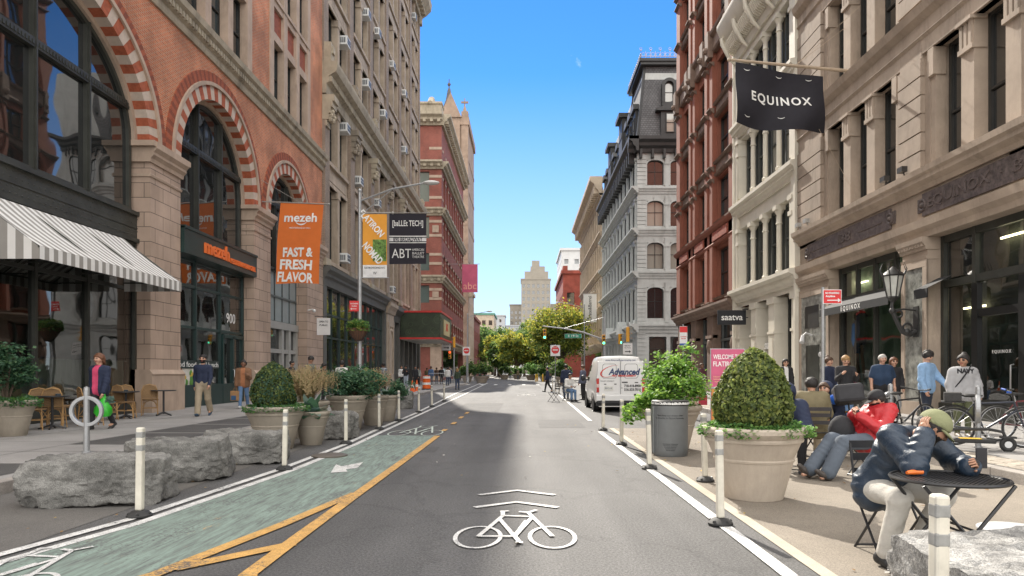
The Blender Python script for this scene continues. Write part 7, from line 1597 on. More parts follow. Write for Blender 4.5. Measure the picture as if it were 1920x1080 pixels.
FT = [(-8, 190, 13, 5.5, 'dark green tree at the left end of the park trees', GRM), (-3.5, 215, 15.5, 6.5, 'round yellow-topped tree left of the street centre', TRM), (2.5, 210, 17.5, 7.2, 'tallest far tree just left of the yellow-green one', TRM), (-11, 240, 17, 7, 'far pale tree beside the green-roofed building', GRM), (9, 235, 15, 6.5, 'far tree behind the mast arm', GRM), (-13, 205, 15.5, 6.5, 'dark tree rising over the low red row', GRM), (-6.5, 172, 10.5, 5.0, 'yellowish tree left of the street centre, over the tents', TRM), (-1.5, 150, 10.5, 4.6, 'pale green tree between the left clump and the yellow-green one', TRM), (0.2, 190, 15, 6.5, 'broad green tree filling the street end', GRM), (-5.5, 165, 9, 3.6, 'smaller dark tree low on the left of the street', GRM), (3, 160, 8, 3.8, 'low bushy tree under the green signal', GRM), (14, 250, 16, 7, 'far tree hidden behind the cream building', GRM), (-16, 270, 18, 7, 'far dark tree at the left building edge', GRM)]
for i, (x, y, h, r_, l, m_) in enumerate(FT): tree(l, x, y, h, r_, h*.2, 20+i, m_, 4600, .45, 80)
# far planters with palms and bushes
FP = [(-7.3,88,1.0,'dark bushy planter on the far left corner',GRM,1.5), (-5.2,84,1.3,'big leafed planter beside the far left corner',GRM,1.9), (-3.4,120,1.2,'far planter of green palms on the left',GRM,1.8), (1.2,112,1.3,'far planter of banana leaves in mid street',CREEP,1.8), (3.0,96,1.2,'far planter beside yellow posts',GRM,1.5), (3.9,70,.9,'planter of tall green stems behind the do not enter sign',GRM,1.9), (-1.2,125,1.2,'far small planter left of the banana leaves',GRM,1.5)]
for i, (x, y, r_, l, m_, h) in enumerate(FP):
    planter('stone_planter', 'round base of the '+l, x, y, r_*.8, .85, PLN, group='far planters beyond the crossing'); shrub('planter_bush', 'foliage of the '+l, x, y, .75, r_, h, 40+i, 900, .22, m_, stems=10)
for k, (x, y) in enumerate(((1.7,95),(2.0,99),(2.6,93))):
    o = MB().lathe([(.09,0),(.09,1.0),(.05,1.06),(0,1.08)], n=10).build('bollard', mat('bollard_yellow', (.62,.36,.02), .5), loc=(x, y, 0)); tag(o, ('left','middle','right')[k]+' yellow bollard far down the street by the planters', 'bollard', 'far yellow bollards')
# market tents and parked cars far down the road
for k, (x, y) in enumerate(((-6,172),(-2.5,178),(1.5,175),(5.5,180))):
    t = thing('market_tent', ('leftmost','second','third','rightmost')[k]+' white market tent at the end of the street', 'tent', (x, y, 0), 0, 'far market tents'); mb = MB(); mb.add([(-1.7,-1.7,2.3),(1.7,-1.7,2.3),(1.7,1.7,2.3),(-1.7,1.7,2.3),(0,0,3.3)], [(0,1,4),(1,2,4),(2,3,4),(3,0,4)]); mb.box(-1.7,1.7,-1.7,1.7,2.1,2.3); mb.build('canopy', WT, t, loc=(0,0,0)); mb = MB()
    for sx in (-1.6,1.6):
        for sy in (-1.6,1.6): mb.cyl((sx,sy,0),(sx,sy,2.2),.04,n=6)
    mb.build('pole', GAL, t, loc=(0,0,0))

# leaves let light through
def leafy(m, k=.42):
    nt = m.node_tree; N, Lk = nt.nodes, nt.links; b = N['Principled BSDF']; src = b.inputs['Base Color'].links[0].from_socket; tr = N.new('ShaderNodeBsdfTranslucent'); hs = N.new('ShaderNodeHueSaturation'); hs.inputs['Value'].default_value = 1.7; hs.inputs['Hue'].default_value = .49
    Lk.new(src, hs.inputs['Color']); Lk.new(hs.outputs[0], tr.inputs['Color']); mx = N.new('ShaderNodeMixShader'); mx.inputs[0].default_value = k; Lk.new(b.outputs[0], mx.inputs[1]); Lk.new(tr.outputs[0], mx.inputs[2]); Lk.new(mx.outputs[0], N['Material Output'].inputs['Surface'])
for m in {*LEAFM, *BOXM, *JUNM, *CREEP, *BRTM, *STRAW, *TRM, *GRM, *KALE}: leafy(m)
# ================================================================== people
def surfnet(d, org, h):
    s = d < 0; nx, ny, nz = d.shape
    cs = np.zeros((nx-1, ny-1, nz-1), np.int8)
    for i in (0, 1):
        for j in (0, 1):
            for k in (0, 1): cs += s[i:nx-1+i, j:ny-1+j, k:nz-1+k]
    mix = (cs > 0) & (cs < 8); idx = -np.ones(mix.shape, np.int64); I = np.argwhere(mix); idx[mix] = np.arange(len(I)); acc = np.zeros((len(I), 3)); cnt = np.zeros(len(I))
    E = [((0,0,0),ax) for ax in range(3)]
    for ax in range(3):
        o1, o2 = [a for a in range(3) if a != ax]
        for a in (0, 1):
            for b in (0, 1):
                of = [0,0,0]; of[o1] = a; of[o2] = b; p0 = I+of; p1 = p0.copy(); p1[:, ax] += 1
                v0 = d[p0[:,0],p0[:,1],p0[:,2]]; v1 = d[p1[:,0],p1[:,1],p1[:,2]]; m = (v0 < 0) != (v1 < 0); t = np.where(m, v0/np.where(np.abs(v0-v1) < 1e-9, 1, v0-v1), 0); q = np.zeros_like(acc)+of; q[:, ax] += t; acc += q*m[:, None]; cnt += m
    V = (I+acc/cnt[:, None])*h+np.array(org); F = []
    for ax in range(3):
        o1, o2 = (ax+1) % 3, (ax+2) % 3; sl0 = [slice(None)]*3; sl1 = [slice(None)]*3; sl0[ax] = slice(0, -1); sl1[ax] = slice(1, None)
        c = np.argwhere(s[tuple(sl0)] != s[tuple(sl1)]); c = c[(c[:, o1] > 0) & (c[:, o2] > 0)]; c = c[(c[:, o1] < d.shape[o1]-1) & (c[:, o2] < d.shape[o2]-1)]
        def g(a, b): q = c.copy(); q[:, o1] -= a; q[:, o2] -= b; return idx[q[:,0],q[:,1],q[:,2]]
        f = np.stack([g(1,1), g(0,1), g(0,0), g(1,0)], 1); fl = ~s[c[:,0],c[:,1],c[:,2]]; f[fl] = f[fl][:, ::-1]; F.append(f)
    F = np.concatenate(F); return V, F[(F >= 0).all(1)]
class Sdf:
    def __init__(s, k=.03): s.p = []; s.k = k; s.cut = []; s.wr = 0
    def cap(s, a, b, r0, r1=None): s.p.append((np.array(a, float), np.array(b, float), r0, r0 if r1 is None else r1)); return s
    def ball(s, c, r): return s.cap(c, c, r, r)
    def grid(s, h):
        P = np.array([[*np.minimum(a, b)-max(r0, r1), *np.maximum(a, b)+max(r0, r1)] for a, b, r0, r1 in s.p]); lo = P[:, :3].min(0)-.05-h; hi = P[:, 3:].max(0)+.05+h
        n = np.ceil((hi-lo)/h).astype(int)+1; d = np.full(n, .5, np.float32); ax = [lo[i]+h*np.arange(n[i]) for i in range(3)]
        for a, b, r0, r1 in s.p:
            m = max(r0, r1)+s.k+.03; i0 = np.maximum(0, ((np.minimum(a, b)-m-lo)/h).astype(int)); i1 = np.minimum(n, ((np.maximum(a, b)+m-lo)/h).astype(int)+2); S = tuple(slice(i0[i], i1[i]) for i in range(3))
            X, Y, Z = np.meshgrid(*[ax[i][S[i]] for i in range(3)], indexing='ij'); v = b-a; L = float(v @ v)
            t = np.clip(((X-a[0])*v[0]+(Y-a[1])*v[1]+(Z-a[2])*v[2])/L, 0, 1) if L > 1e-9 else 0.0
            q = np.sqrt((X-a[0]-t*v[0])**2+(Y-a[1]-t*v[1])**2+(Z-a[2]-t*v[2])**2)-(r0+(r1-r0)*t); o = d[S]; hh = np.clip(.5+.5*(o-q)/s.k, 0, 1); d[S] = o*(1-hh)+q*hh-s.k*hh*(1-hh)
        if s.wr or s.cut:
            X, Y, Z = np.meshgrid(*ax, indexing='ij')
            if s.wr: d += s.wr*(np.sin(Z*52+5*np.sin(X*11+Y*8+Z*5)+2*np.sin(Y*21-X*17))*(.45+.55*np.sin(X*15-Y*13+Z*7+1))+.35*np.sin(X*60+Y*52+3*np.sin(Z*31)))
            for c, nrm, off in s.cut: d = np.maximum(d, (X-c[0])*nrm[0]+(Y-c[1])*nrm[1]+(Z-c[2])*nrm[2]-off)
        return d, lo
    def mesh(s, name, mats, parent, h, matf=None, extra=None):
        d, lo = s.grid(h); V, F = surfnet(d, lo, h)
        mi = np.zeros(len(F), np.int32)
        if matf is not None and len(F): mi = matf(V[F].mean(1)).astype(np.int32)
        vs = [tuple(v) for v in V.tolist()]; fs = [tuple(f) for f in F.tolist()]; mi = mi.tolist()
        if extra: 
            o = len(vs); vs += extra.v; fs += [tuple(i+o for i in f) for f in extra.f]; mi += extra.m
        me = bpy.data.meshes.new(name); me.from_pydata(vs, [], fs)
        for m in (mats if isinstance(mats, (list, tuple)) else [mats]): me.materials.append(m)
        me.polygons.foreach_set('material_index', mi); me.polygons.foreach_set('use_smooth', [True]*len(fs)); me.update()
        o = bpy.data.objects.new(name, me); COL.objects.link(o); o.parent = parent; return o
def cm(name, col, rough=.85, var=.12): return mat('cloth_'+name, col, rough, var, 6, .25, 70)
SKIN = {'light': mat('skin_light', (.52,.30,.21), .55, .06, 9), 'mid': mat('skin_mid', (.36,.19,.12), .55, .06, 9), 'dark': mat('skin_dark', (.17,.085,.05), .55, .06, 9)}
LIP = mat('lip', (.36,.11,.09), .5); EYE = mat('eye_dark', (.03,.022,.02), .3)
HAIRC = {n: mat('hair_'+n, c, .6, .3, 25, .5, 80) for n, c in (('black', (.015,.012,.011)), ('brown', (.07,.035,.018)), ('blond', (.32,.19,.08)), ('grey', (.42,.40,.37)), ('auburn', (.14,.055,.025)))}
def person(label, x, y, z, H=1.74, a=-90, skin='mid', hair=('short', 'black'), top=None, low=None, shoe=(.03,.03,.03), stride=0.0, arms=((5, 15), (5, 15)), bulk=1.0, hyaw=0, hpitch=0, lean=0, h=.02, J=None,
           inner=None, sleeve=1.0, coat=0.0, ab=9, extra=None, baggy=0.0, belly=0.0, beard=False, glasses=False, skirt=None, hood=False, group=None, mark=None, wrk=None):
    """a standing, walking or seated figure. a = heading in degrees (-90 faces the camera). J overrides joints, given in (right, forward, up)"""
    f = Vector((math.cos(R(a)), math.sin(R(a)), 0)); r = Vector((f.y, -f.x, 0)); u = Vector((0, 0, 1)); k = H/1.75
    j = {}
    hipz = .93*k; j['pel'] = (0, 0, hipz+.03*k); fl = math.sin(R(lean)); j['chest'] = (0, fl*.42*k, hipz+.03*k+.36*k*math.cos(R(lean))); j['neck'] = (0, fl*.58*k, 1.47*k-.08*abs(fl)); j['head'] = (0, fl*.66*k+.02*k, 1.625*k-.12*abs(fl))
    for s, n, (p, e), st in ((1, 'R', arms[0], stride), (-1, 'L', arms[1], -stride)):
        sx = s*.175*k*(.5+.5*bulk); j['sh'+n] = (sx, fl*.55*k, 1.385*k-.05*abs(fl)); al = R(p); L1, L2 = .29*k, .25*k
        j['el'+n] = (sx+s*math.sin(R(ab))*L1, j['sh'+n][1]+math.sin(al)*L1, j['sh'+n][2]-math.cos(al)*L1*math.cos(R(ab))); be = al+R(e); j['wr'+n] = (j['el'+n][0]+s*.02-s*max(0, math.sin(R(e)))*.07, j['el'+n][1]+math.sin(be)*L2, j['el'+n][2]-math.cos(be)*L2)
        hx = s*.092*k*(.6+.4*bulk); j['hip'+n] = (hx, 0, hipz); t = R(st*20); kb = R(max(4, -st*28 if st < 0 else 4)); j['kn'+n] = (hx, math.sin(t)*.44*k, hipz-math.cos(t)*.44*k); sh = t-kb; j['an'+n] = (hx, j['kn'+n][1]+math.sin(sh)*.41*k, j['kn'+n][2]-math.cos(sh)*.41*k)
    lowz = min(j['anR'][2], j['anL'][2])-.085*k
    for n in j: j[n] = (j[n][0], j[n][1], j[n][2]-(lowz if not J else 0))
    if J: j.update({q: v for q, v in J.items() if q in j})
    t = thing('person', label, 'person', (x, y, z)); 
    if group: t['group'] = group
    W_ = {n: np.array(r*p[0]+f*p[1]+u*p[2]) for n, p in j.items()}
    rv, fv, uv = np.array(r), np.array(f), np.array(u); lat = W_['shR']-W_['shL']; lat = lat/np.linalg.norm(lat); ax = W_['neck']-W_['pel']; ax = ax/np.linalg.norm(ax)
    frt = np.cross(ax, lat); frt = -frt if frt @ fv < -0.01 else frt
    ha, hp = R(hyaw), R(hpitch); hf0 = fv*math.cos(ha)+rv*math.sin(ha); hf = hf0*math.cos(hp)-uv*math.sin(hp); hu = uv*math.cos(hp)+hf0*math.sin(hp); hr = np.cross(hf, hu); C = W_['head']
    S = lambda **q: Sdf(**q)
    B = bulk; kk = k
    def torso(sd, e, top_=True):
        ch, pe = W_['chest'], W_['pel']
        for s in (-1, 1):
            sd.cap(ch+lat*s*.075*kk*B+ax*.02, ch*.45+pe*.55+lat*s*.055*kk*B+frt*belly*.5, .098*kk*B+e, .092*kk*B+e+belly*.4); sd.cap(ch*.45+pe*.55+lat*s*.055*kk*B+frt*belly*.5, pe+lat*s*.065*kk*B, .092*kk*B+e+belly*.4, .108*kk*(.4+.6*B)+e)
        for n in 'RL': sd.cap(W_['neck']-ax*.06, W_['sh'+n]*.88+ch*.06+W_['neck']*.06, .050*kk+e, .058*kk*(.6+.4*B)+e*.8); sd.cap(W_['sh'+n]*.8+ch*.2, ch+ax*.03, .06*kk+e*.7, .09*kk*B+e*.7)
        sd.cap(W_['neck']-ax*.075, ch, .052*kk+e, .09*kk*B+e)
    def arm(sd, n, e, frac=1.0):
        sh, el, wr = W_['sh'+n], W_['el'+n], W_['wr'+n]
        if frac < .5: sd.cap(sh, sh+(el-sh)*.75, .056*kk*(.5+.5*B)+e, .058*kk*(.5+.5*B)+e*1.4); return
        sd.cap(sh, el, .055*kk*(.6+.4*B)+e, .043*kk*(.6+.4*B)+e); sd.cap(el, el+(wr-el)*min(1, frac), .043*kk+e, .030*kk+e*1.1)
    def leg(sd, n, e, z1=1.0, flare=0):
        hp_, kn, an = W_['hip'+n], W_['kn'+n], W_['an'+n]; sd.cap(hp_, kn, .088*kk*(.5+.5*B)+e, .058*kk+e+flare*.3); sd.cap(kn, kn+(an-kn)*z1, .058*kk+e+flare*.3, .042*kk+e*.9+flare)
    # body: one continuous skin surface with head, face, ears, hands and fingers
    sd = S(k=.03); torso(sd, -.004)
    for n in 'RL': arm(sd, n, 0); leg(sd, n, -.004)
    for n in 'RL': an = W_['an'+n]; sd.cap(an-uv*.03, an+fv*.10-uv*.05, .035, .03)
    sd.cap(W_['neck']-ax*.05, C-hu*.05-hf*.015, .056*kk*(.7+.3*B), .054*kk)
    sd.ball(C+hu*.022-hf*.012, .092); sd.ball(C+hu*.012+hf*.012, .084); sd.cap(C-hu*.045+hf*.030, C-hu*.092+hf*.052, .058, .030); sd.cap(C+hu*.012+hf*.090, C-hu*.022+hf*.108, .010, .015)
    for s in (-1, 1): sd.cap(C+hr*s*.082+hu*.012, C+hr*s*.082-hu*.022, .015, .011); sd.ball(C+hr*s*.045-hu*.025+hf*.055, .032)
    fx = MB()
    for n, s in (('R', 1), ('L', -1)):
        el, wr = W_['el'+n], W_['wr'+n]; d = wr-el; d = d/np.linalg.norm(d); hc = (J or {}).get('hd'+n); 
        if hc is not None: d = np.array(r*hc[0]+f*hc[1]+u*hc[2]); d = d/np.linalg.norm(d)
        side = np.cross(d, lat*s); side = side/max(1e-6, np.linalg.norm(side)); knk = lat*s*-1; knk = knk-d*(knk @ d); knk = knk/max(1e-6, np.linalg.norm(knk)); fw = np.cross(knk, d)
        sd.cap(wr, wr+d*.075, .027, .030); cl = (J or {}).get('curl'+n, .5)
        for q, L in enumerate((.072, .082, .076, .060)):
            o = wr+d*.088+fw*(q-1.5)*.017; m1 = o+d*L*.5*math.cos(cl*.5)+knk*L*.5*math.sin(cl*.5); e_ = m1+d*L*.5*math.cos(cl*1.7)+knk*L*.5*math.sin(cl*1.7); fx.tube([tuple(o-d*.02), tuple(o), tuple(m1), tuple(e_)], [.0095,.0095,.0085,.006], 6)
        o = wr+d*.03-fw*.022; fx.tube([tuple(o), tuple(o-fw*.025+d*.03+knk*.01), tuple(o-fw*.03+d*.06+knk*.02)], [.013,.0105,.007], 6)
    def skinm(c):
        q = c-C; X, Yf, Z = q @ hr, q @ hf, q @ hu; m = np.zeros(len(c)); m[(np.abs(np.abs(X)-.034) < .014) & (np.abs(Z-.013) < .010) & (Yf > .055)] = 2; m[(np.abs(X) < .026) & (np.abs(Z+.058) < .009) & (Yf > .055)] = 1; m[(np.abs(np.abs(X)-.034) < .020) & (np.abs(Z-.036) < .006) & (Yf > .06)] = 3
        if beard: m[(Z < -.03) & (Z > -.13) & (Yf > .0) & ~((np.abs(X) < .02) & (np.abs(Z+.058) < .009))] = 3
        return m
    hm = HAIRC[hair[1]]; sd.mesh('body', [SKIN[skin], LIP, EYE, hm], t, min(h, .014), skinm, fx)
    # hair and headwear
    sd = S(k=.02); st = hair[0]
    if st in ('short', 'long', 'bun', 'curly', 'cap'):
        e = .012 if st in ('short', 'cap') else .02
        sd.ball(C+hu*.026-hf*.014, .092+e); sd.ball(C+hu*.03+hf*.006, .084+e)
        if st == 'long': 
            for s in (-1, 0, 1): sd.cap(C-hf*.045+hr*s*.055, C-hf*.055+hr*s*.075-hu*.20, .05, .04)
        if st == 'bun': sd.ball(C+hu*.125-hf*.05, .055)
        if st == 'curly':
            rn = random.Random(7)
            for _ in range(34): an_ = rn.uniform(0, 6.28); zz = rn.uniform(.0, 1); sd.ball(C+hu*(.03+.10*zz)+(hr*math.cos(an_)+hf*math.sin(an_)*.9)*.10*math.sqrt(1-zz*zz*.8)-hf*.01, .028)
        sd.cut.append((C, hf*.72-hu*.70, .030 if st != 'curly' else .045))
        if st in ('short', 'cap', 'bun', 'curly'): sd.cut.append((C, -hu, .055 if st != 'cap' else .045))
        sd.wr = .003; sd.mesh('hair', hm, t, min(h, .012))
    if st == 'cap':
        sd = S(k=.02); sd.ball(C+hu*.034-hf*.012, .108); sd.ball(C+hu*.036+hf*.012, .098); sd.cut.append((C+hu*.028, -hu, .0)); o = sd.mesh('cap', hair[2], t, .012)
        mb = MB(); n_ = 12; vs = []
        for q in range(n_+1):
            an_ = math.pi*(q/n_-.5); b0 = C+hu*.036+hf*.085*math.cos(an_)+hr*.095*math.sin(an_); b1 = C+hu*(.030-.018)+hf*(.085+.088*math.cos(an_))*1.0+hr*.098*math.sin(an_)-hu*.02*math.cos(an_); vs += [tuple(b0), tuple(b1)]
        mb.add(vs+[tuple(np.array(v)-hu*.006) for v in vs], [(q*2, q*2+1, q*2+3, q*2+2) for q in range(n_)]+[(2*n_+2+q*2, 2*n_+2+q*2+2, 2*n_+2+q*2+3, 2*n_+2+q*2+1) for q in range(n_)], 0, True); mb.build('cap_brim', hair[2], o, loc=(0,0,0))
    if hood:
        sd = S(k=.03); sd.ball(C+hu*.02-hf*.02, .128); sd.cap(C-hf*.03-hu*.03, W_['neck']-frt*.02, .118, .10); sd.cut.append((C, hf*.95-hu*.25, .035)); sd.wr = .003; sd.mesh('hood', top, t, min(h, .014))
    if glasses:
        mb = MB()
        for s in (-1, 1): mb.ball(C+hr*s*.036+hu*.012+hf*.088, .026, 8, 0, (1,1,.8)); mb.cyl(tuple(C+hr*s*.06+hu*.014+hf*.08), tuple(C+hr*s*.085+hu*.014-hf*.0), .004, n=4)
        mb.cyl(tuple(C-hr*.03+hu*.016+hf*.098), tuple(C+hr*.03+hu*.016+hf*.098), .004, n=4); mb.build('glasses', EYE, t, loc=(0,0,0))
    # clothes
    e = .012+coat
    sd = S(k=.035); torso(sd, e); sd.wr = wrk or (.0035 if coat > 0 else .0022)
    for n in 'RL': arm(sd, n, e*.9, sleeve)
    if coat > .012:
        for s in (-1, 1): sd.cap(W_['pel']+lat*s*.075*kk*B, W_['pel']+lat*s*.08*kk*B-uv*.05*(1+coat*20), .11*kk*B+e*.6, .11*kk*B+e*.5)
    mats_ = [top]; mf = None
    if inner is not None:
        mats_ = [top, inner]
        def mf(c): q = c-W_['chest']; X = q @ lat; Yf = q @ frt; Z = q @ ax; return ((np.abs(X) < .068*kk*B-.0*Z) & (Yf > .03)).astype(int)
    if mark:
        mats_ = [top, mark[0]]
        def mf(c): q = c-W_['chest']; return mark[1](q @ lat, q @ frt, q @ ax).astype(int)
    to = sd.mesh('top', mats_, t, h, mf)
    if skirt is not None:
        sd = S(k=.04)
        for s in (-1, 1): sd.cap(W_['pel']+lat*s*.06, W_['pel']-uv*.42+lat*s*.09, .12, .17)
        sd.cap(W_['pel']-uv*.4-lat*.1, W_['pel']-uv*.4+lat*.1, .15); sd.cut.append((W_['pel']-uv*.45, -uv, 0)); sd.mesh('skirt', skirt, t, h)
    sd = S(k=.03); 
    for n in 'RL': leg(sd, n, .014+baggy*.3, .96, baggy*.6)
    sd.cap(W_['hipL'], W_['hipR'], .10*kk*(.4+.6*B)+.012); sd.cap(W_['pel']-lat*.05, W_['pel']+lat*.05, .105*kk*(.4+.6*B)+.010); sd.wr = .003; sd.mesh('trousers', low, t, h)
    shm = cm('shoe_%02x%02x%02x' % tuple(int(c*255) for c in shoe), shoe, .5)
    for n in 'RL':
        an, kn = W_['an'+n], W_['kn'+n]; dn = an-kn; dn = dn/np.linalg.norm(dn); to_ = (J or {}).get('to'+n); fd = np.array(r*to_[0]+f*to_[1]+u*to_[2]) if to_ else fv-dn*(fv @ dn); fd = fd/np.linalg.norm(fd); sd = S(k=.03); hl = an+dn*.045-fd*.03; sd.cap(hl, hl+fd*.10+dn*.01, .042, .040); sd.cap(hl+fd*.08+dn*.01, hl+fd*.20+dn*.012, .042, .032); sd.cap(an-dn*.02, hl, .045, .042); sd.mesh('shoe', shm, t, min(h, .014))
    return t, W_, Vector((x, y, z))
BLK = cm('black', (.018,.018,.021)); NVY = cm('navy', (.016,.024,.055)); JEAN = cm('jeans', (.11,.19,.33)); JEAND = cm('dark_jeans', (.045,.065,.11)); KHK = cm('khaki', (.34,.28,.20)); GRYC = cm('grey', (.34,.34,.35)); OLV = cm('olive', (.15,.125,.07)); PINK = cm('pink', (.62,.07,.16)); BRNC = cm('brown_pile', (.19,.10,.055)); RUST = cm('rust', (.36,.15,.07)); WHC = cm('white', (.66,.65,.63)); REDC = cm('red', (.42,.018,.025), .5); LBL = cm('light_blue', (.22,.36,.56)); OLVL = cm('olive_green', (.09,.10,.05)); DNV = cm('padded_navy', (.016,.030,.052), .45); PGREY = cm('pale_grey', (.46,.44,.40)); MAR = cm('maroon', (.07,.02,.03)); GRNCOAT = cm('dark_green', (.04,.06,.035)); CAPG = cm('cap_olive', (.20,.21,.11)); SLATEC = cm('slate_trousers', (.09,.11,.14)); TANC = cm('tan_trousers', (.42,.29,.22))
# ---- left pavement
w1, J1, o1 = person('woman in a pink top and open dark jacket walking with a green bag', -9.5, 15.3, .15, 1.70, -100, 'light', ('long', 'auburn'), NVY, BLK, stride=.6, arms=((-8, 20), (12, 12)), coat=.02, inner=PINK, h=.016, bulk=1.08, hyaw=5)
m1, Jm1, om1 = person('bearded man in a navy sweater and khaki trousers on the left pavement', -9.3, 19.8, .15, 1.80, -82, 'light', ('short', 'black'), NVY, KHK, (.03,.06,.10), stride=.7, arms=((-10, 18), (14, 20)), beard=True, h=.018, coat=.004, bulk=1.06, glasses=True, baggy=.03)
w2, J2, o2 = person('woman in a brown fleece jacket and jeans carrying a paper bag', -9.85, 24.0, .15, 1.68, -78, 'dark', ('bun', 'black'), BRNC, JEAN, (.6,.6,.6), stride=.6, arms=((2, 8), (20, 95)), coat=.028, inner=RUST, h=.02, bulk=1.08, hpitch=-12)
bgp = [('man in dark clothes and a headset standing by the grey entrance', -10.2, 30, 1.76, 0, 'mid', BLK, NVY, ((40,70),(10,20)), 0), ('man in a grey-green jacket looking down at his phone', -7.5, 24, 1.84, -20, 'mid', cm('greygreen', (.14,.15,.125)), JEAND, ((25,80),(25,80)), 35), ('dark-haired woman in black with her back to the shop window', -8.8, 30, 1.64, 0, 'mid', BLK, BLK, ((20,70),(5,10)), 20), ('man in a white shirt seen from behind before the shop window', -7.2, 27, 1.72, 95, 'mid', WHC, JEAND, ((10,40),(5,10)), 0),
       ('woman in beige leaning toward the shop window', -8.0, 38.5, 1.66, 20, 'light', KHK, JEAN, ((30,60),(5,10)), 15), ('person in a striped shirt beside the stone doorway', -7.7, 37.5, 1.76, 150, 'dark', cm('stripe', (.22,.24,.26), .8, .9), BLK, ((30,60),(5,10)), 0), ('man in a black jacket and pale jeans under the marquee', -9.5, 55, 1.78, -90, 'mid', BLK, cm('pale_jeans', (.40,.45,.52)), ((25,90),(25,90)), 20), ('second man in black standing under the marquee', -8.9, 56, 1.72, -60, 'mid', BLK, BLK, ((5,10),(5,10)), 0),
       ('woman in a dark green coat and jeans on the roadway beyond the cones', -5.2, 53.5, 1.66, 85, 'light', GRNCOAT, JEAND, ((5,20),(5,20)), 0)]
for i, (l, x, y, H_, a_, sk, tp, lw, ar, hp_) in enumerate(bgp): person(l, x, y, .15 if x < -6.2 else 0, H_, a_, sk, ('long' if 'woman' in l else 'short', 'blond' if 'green coat' in l else 'black'), tp, lw, arms=ar, hpitch=hp_, h=.028, coat=.012, stride=.4 if 'road' in l else 0)
rn = random.Random(12); FARC = [('dark hooded coat', NVY), ('grey pullover', cm('far_grey', (.30,.32,.29))), ('black coat', BLK), ('brown coat', cm('far_brown', (.12,.08,.06))), ('olive jacket', OLV), ('white top', WHC), ('maroon jacket', MAR), ('blue jacket', cm('far_blue', (.05,.10,.2)))]
spots = [(-10.2,66,'against the banded corner pillar'),(-9.5,67,'second from the pillar past the marquee'),(-8.7,64,'beside the steel crowd barrier'),(-8.2,68,'behind the steel crowd barrier'),(-6.9,62,'at the kerb by the signal post'),(-6.4,66,'just behind the green-coated woman'),(1.65,47.5,'walking across the road left of the van'),(-2.6,130,'far down the street near the planters'),(4.9,120,'far off on the right beyond the crossing'),(-4.5,128,'far off on the left beyond the crossing'),(6.5,95,'far off before the cream building'),(-6.6,92,'at the far left corner planters'),(-10.4,58,'in the doorway under the marquee'),(-7.6,70,'waiting at the left kerb of the crossing'),(-9.2,72,'at the building corner past the marquee'),(-8.4,104,'walking along the banded building'),(-7.2,112,'near the far end of the banded building'),(-1.0,118,'in the roadway beside the banana leaves'),(7.4,44,'on the pavement before the red brick shop'),(8.2,47,'at the corner of the red brick shop'),(7.8,76,'under the grey mansard building cornice'),(7.2,84,'walking along the grey mansard building'),(3.4,88,'standing by the yellow bollards'),(8.6,33,'before the white building shop window')]
for i, (x, y, wh) in enumerate(spots):
    n_, tp = FARC[(i*3+1) % 8] if i != 6 else FARC[0]; person(f'distant pedestrian in a {n_} {wh}', x, y, .15 if x < -6.2 or x > 6.4 else 0, rn.uniform(1.62, 1.82), rn.choice((-90, 90, 80, -70)) if i != 6 else 175, rn.choice(('light', 'mid', 'dark')), ('short', rn.choice(('black', 'brown'))), tp, (BLK, JEAND, SLATEC)[i % 3], stride=.7 if i in (5, 6) else 0, h=.035, coat=.015)
# ---- right pavement
person('heavy man with grey hair in a navy polo shirt and black trousers', 9.45, 18.0, .15, 1.74, -92, 'light', ('short', 'grey'), cm('polo', (.018,.040,.085)), BLK, arms=((2,10),(2,10)), sleeve=.3, bulk=1.42, belly=.07, h=.018, ab=16)
person('woman with short blond hair in a black jumper looking at her phone', 8.2, 17.4, .15, 1.70, -100, 'light', ('short', 'blond'), BLK, JEAN, arms=((25,95),(25,90)), hpitch=28, h=.018, coat=.012, bulk=1.08, baggy=.05)
person('woman in a navy coat and rust trousers behind the blond woman', 8.3, 18.6, .15, 1.68, -60, 'light', ('bun', 'brown'), NVY, RUST, h=.022, coat=.03)
person('person in a maroon jacket just right of the blond woman', 8.85, 18.7, .15, 1.60, 80, 'mid', ('short', 'brown'), MAR, BLK, h=.024, coat=.02)
person('woman in black with glasses half hidden behind the polo shirt man', 10.4, 19.2, .15, 1.68, -95, 'light', ('long', 'auburn'), BLK, BLK, h=.022, coat=.015, glasses=True)
h1, Jh, oh = person('curly-haired young man in a light blue hoodie holding a bottle', 9.15, 15.5, .15, 1.76, -62, 'light', ('curly', 'black'), LBL, cm('navy_trousers', (.022,.03,.05)), arms=((2,20),(30,15)), hpitch=25, h=.016, coat=.02, stride=.3)
n1, Jn, on = person('woman in a grey sweatshirt lettered NAVY with a black strap', 8.75, 13.6, .15, 1.62, -105, 'mid', ('bun', 'black'), GRYC, OLVL, (.25,.22,.18), arms=((8,14),(6,20)), hyaw=38, h=.016, coat=.028, bulk=1.22, glasses=True, ab=16)
person('woman in sunglasses and a black jacket by the white building', 9.2, 24.0, .15, 1.72, -95, 'light', ('long', 'black'), BLK, JEAND, h=.022, coat=.02, inner=WHC, glasses=True)
person('woman in black just behind the one in sunglasses', 8.9, 26.2, .15, 1.62, -95, 'mid', ('long', 'brown'), BLK, BLK, h=.026, coat=.02)
person('person in a dark coat and tan trousers behind the green shrub', 5.05, 20.5, .0, 1.74, 70, 'light', ('short', 'brown'), cm('charcoal', (.04,.04,.042)), TANC, h=.022, coat=.02)
person('man in a dark jacket standing left of the van', 2.2, 35.5, 0, 1.80, 100, 'mid', ('short', 'black'), NVY, JEAND, h=.025, coat=.02)
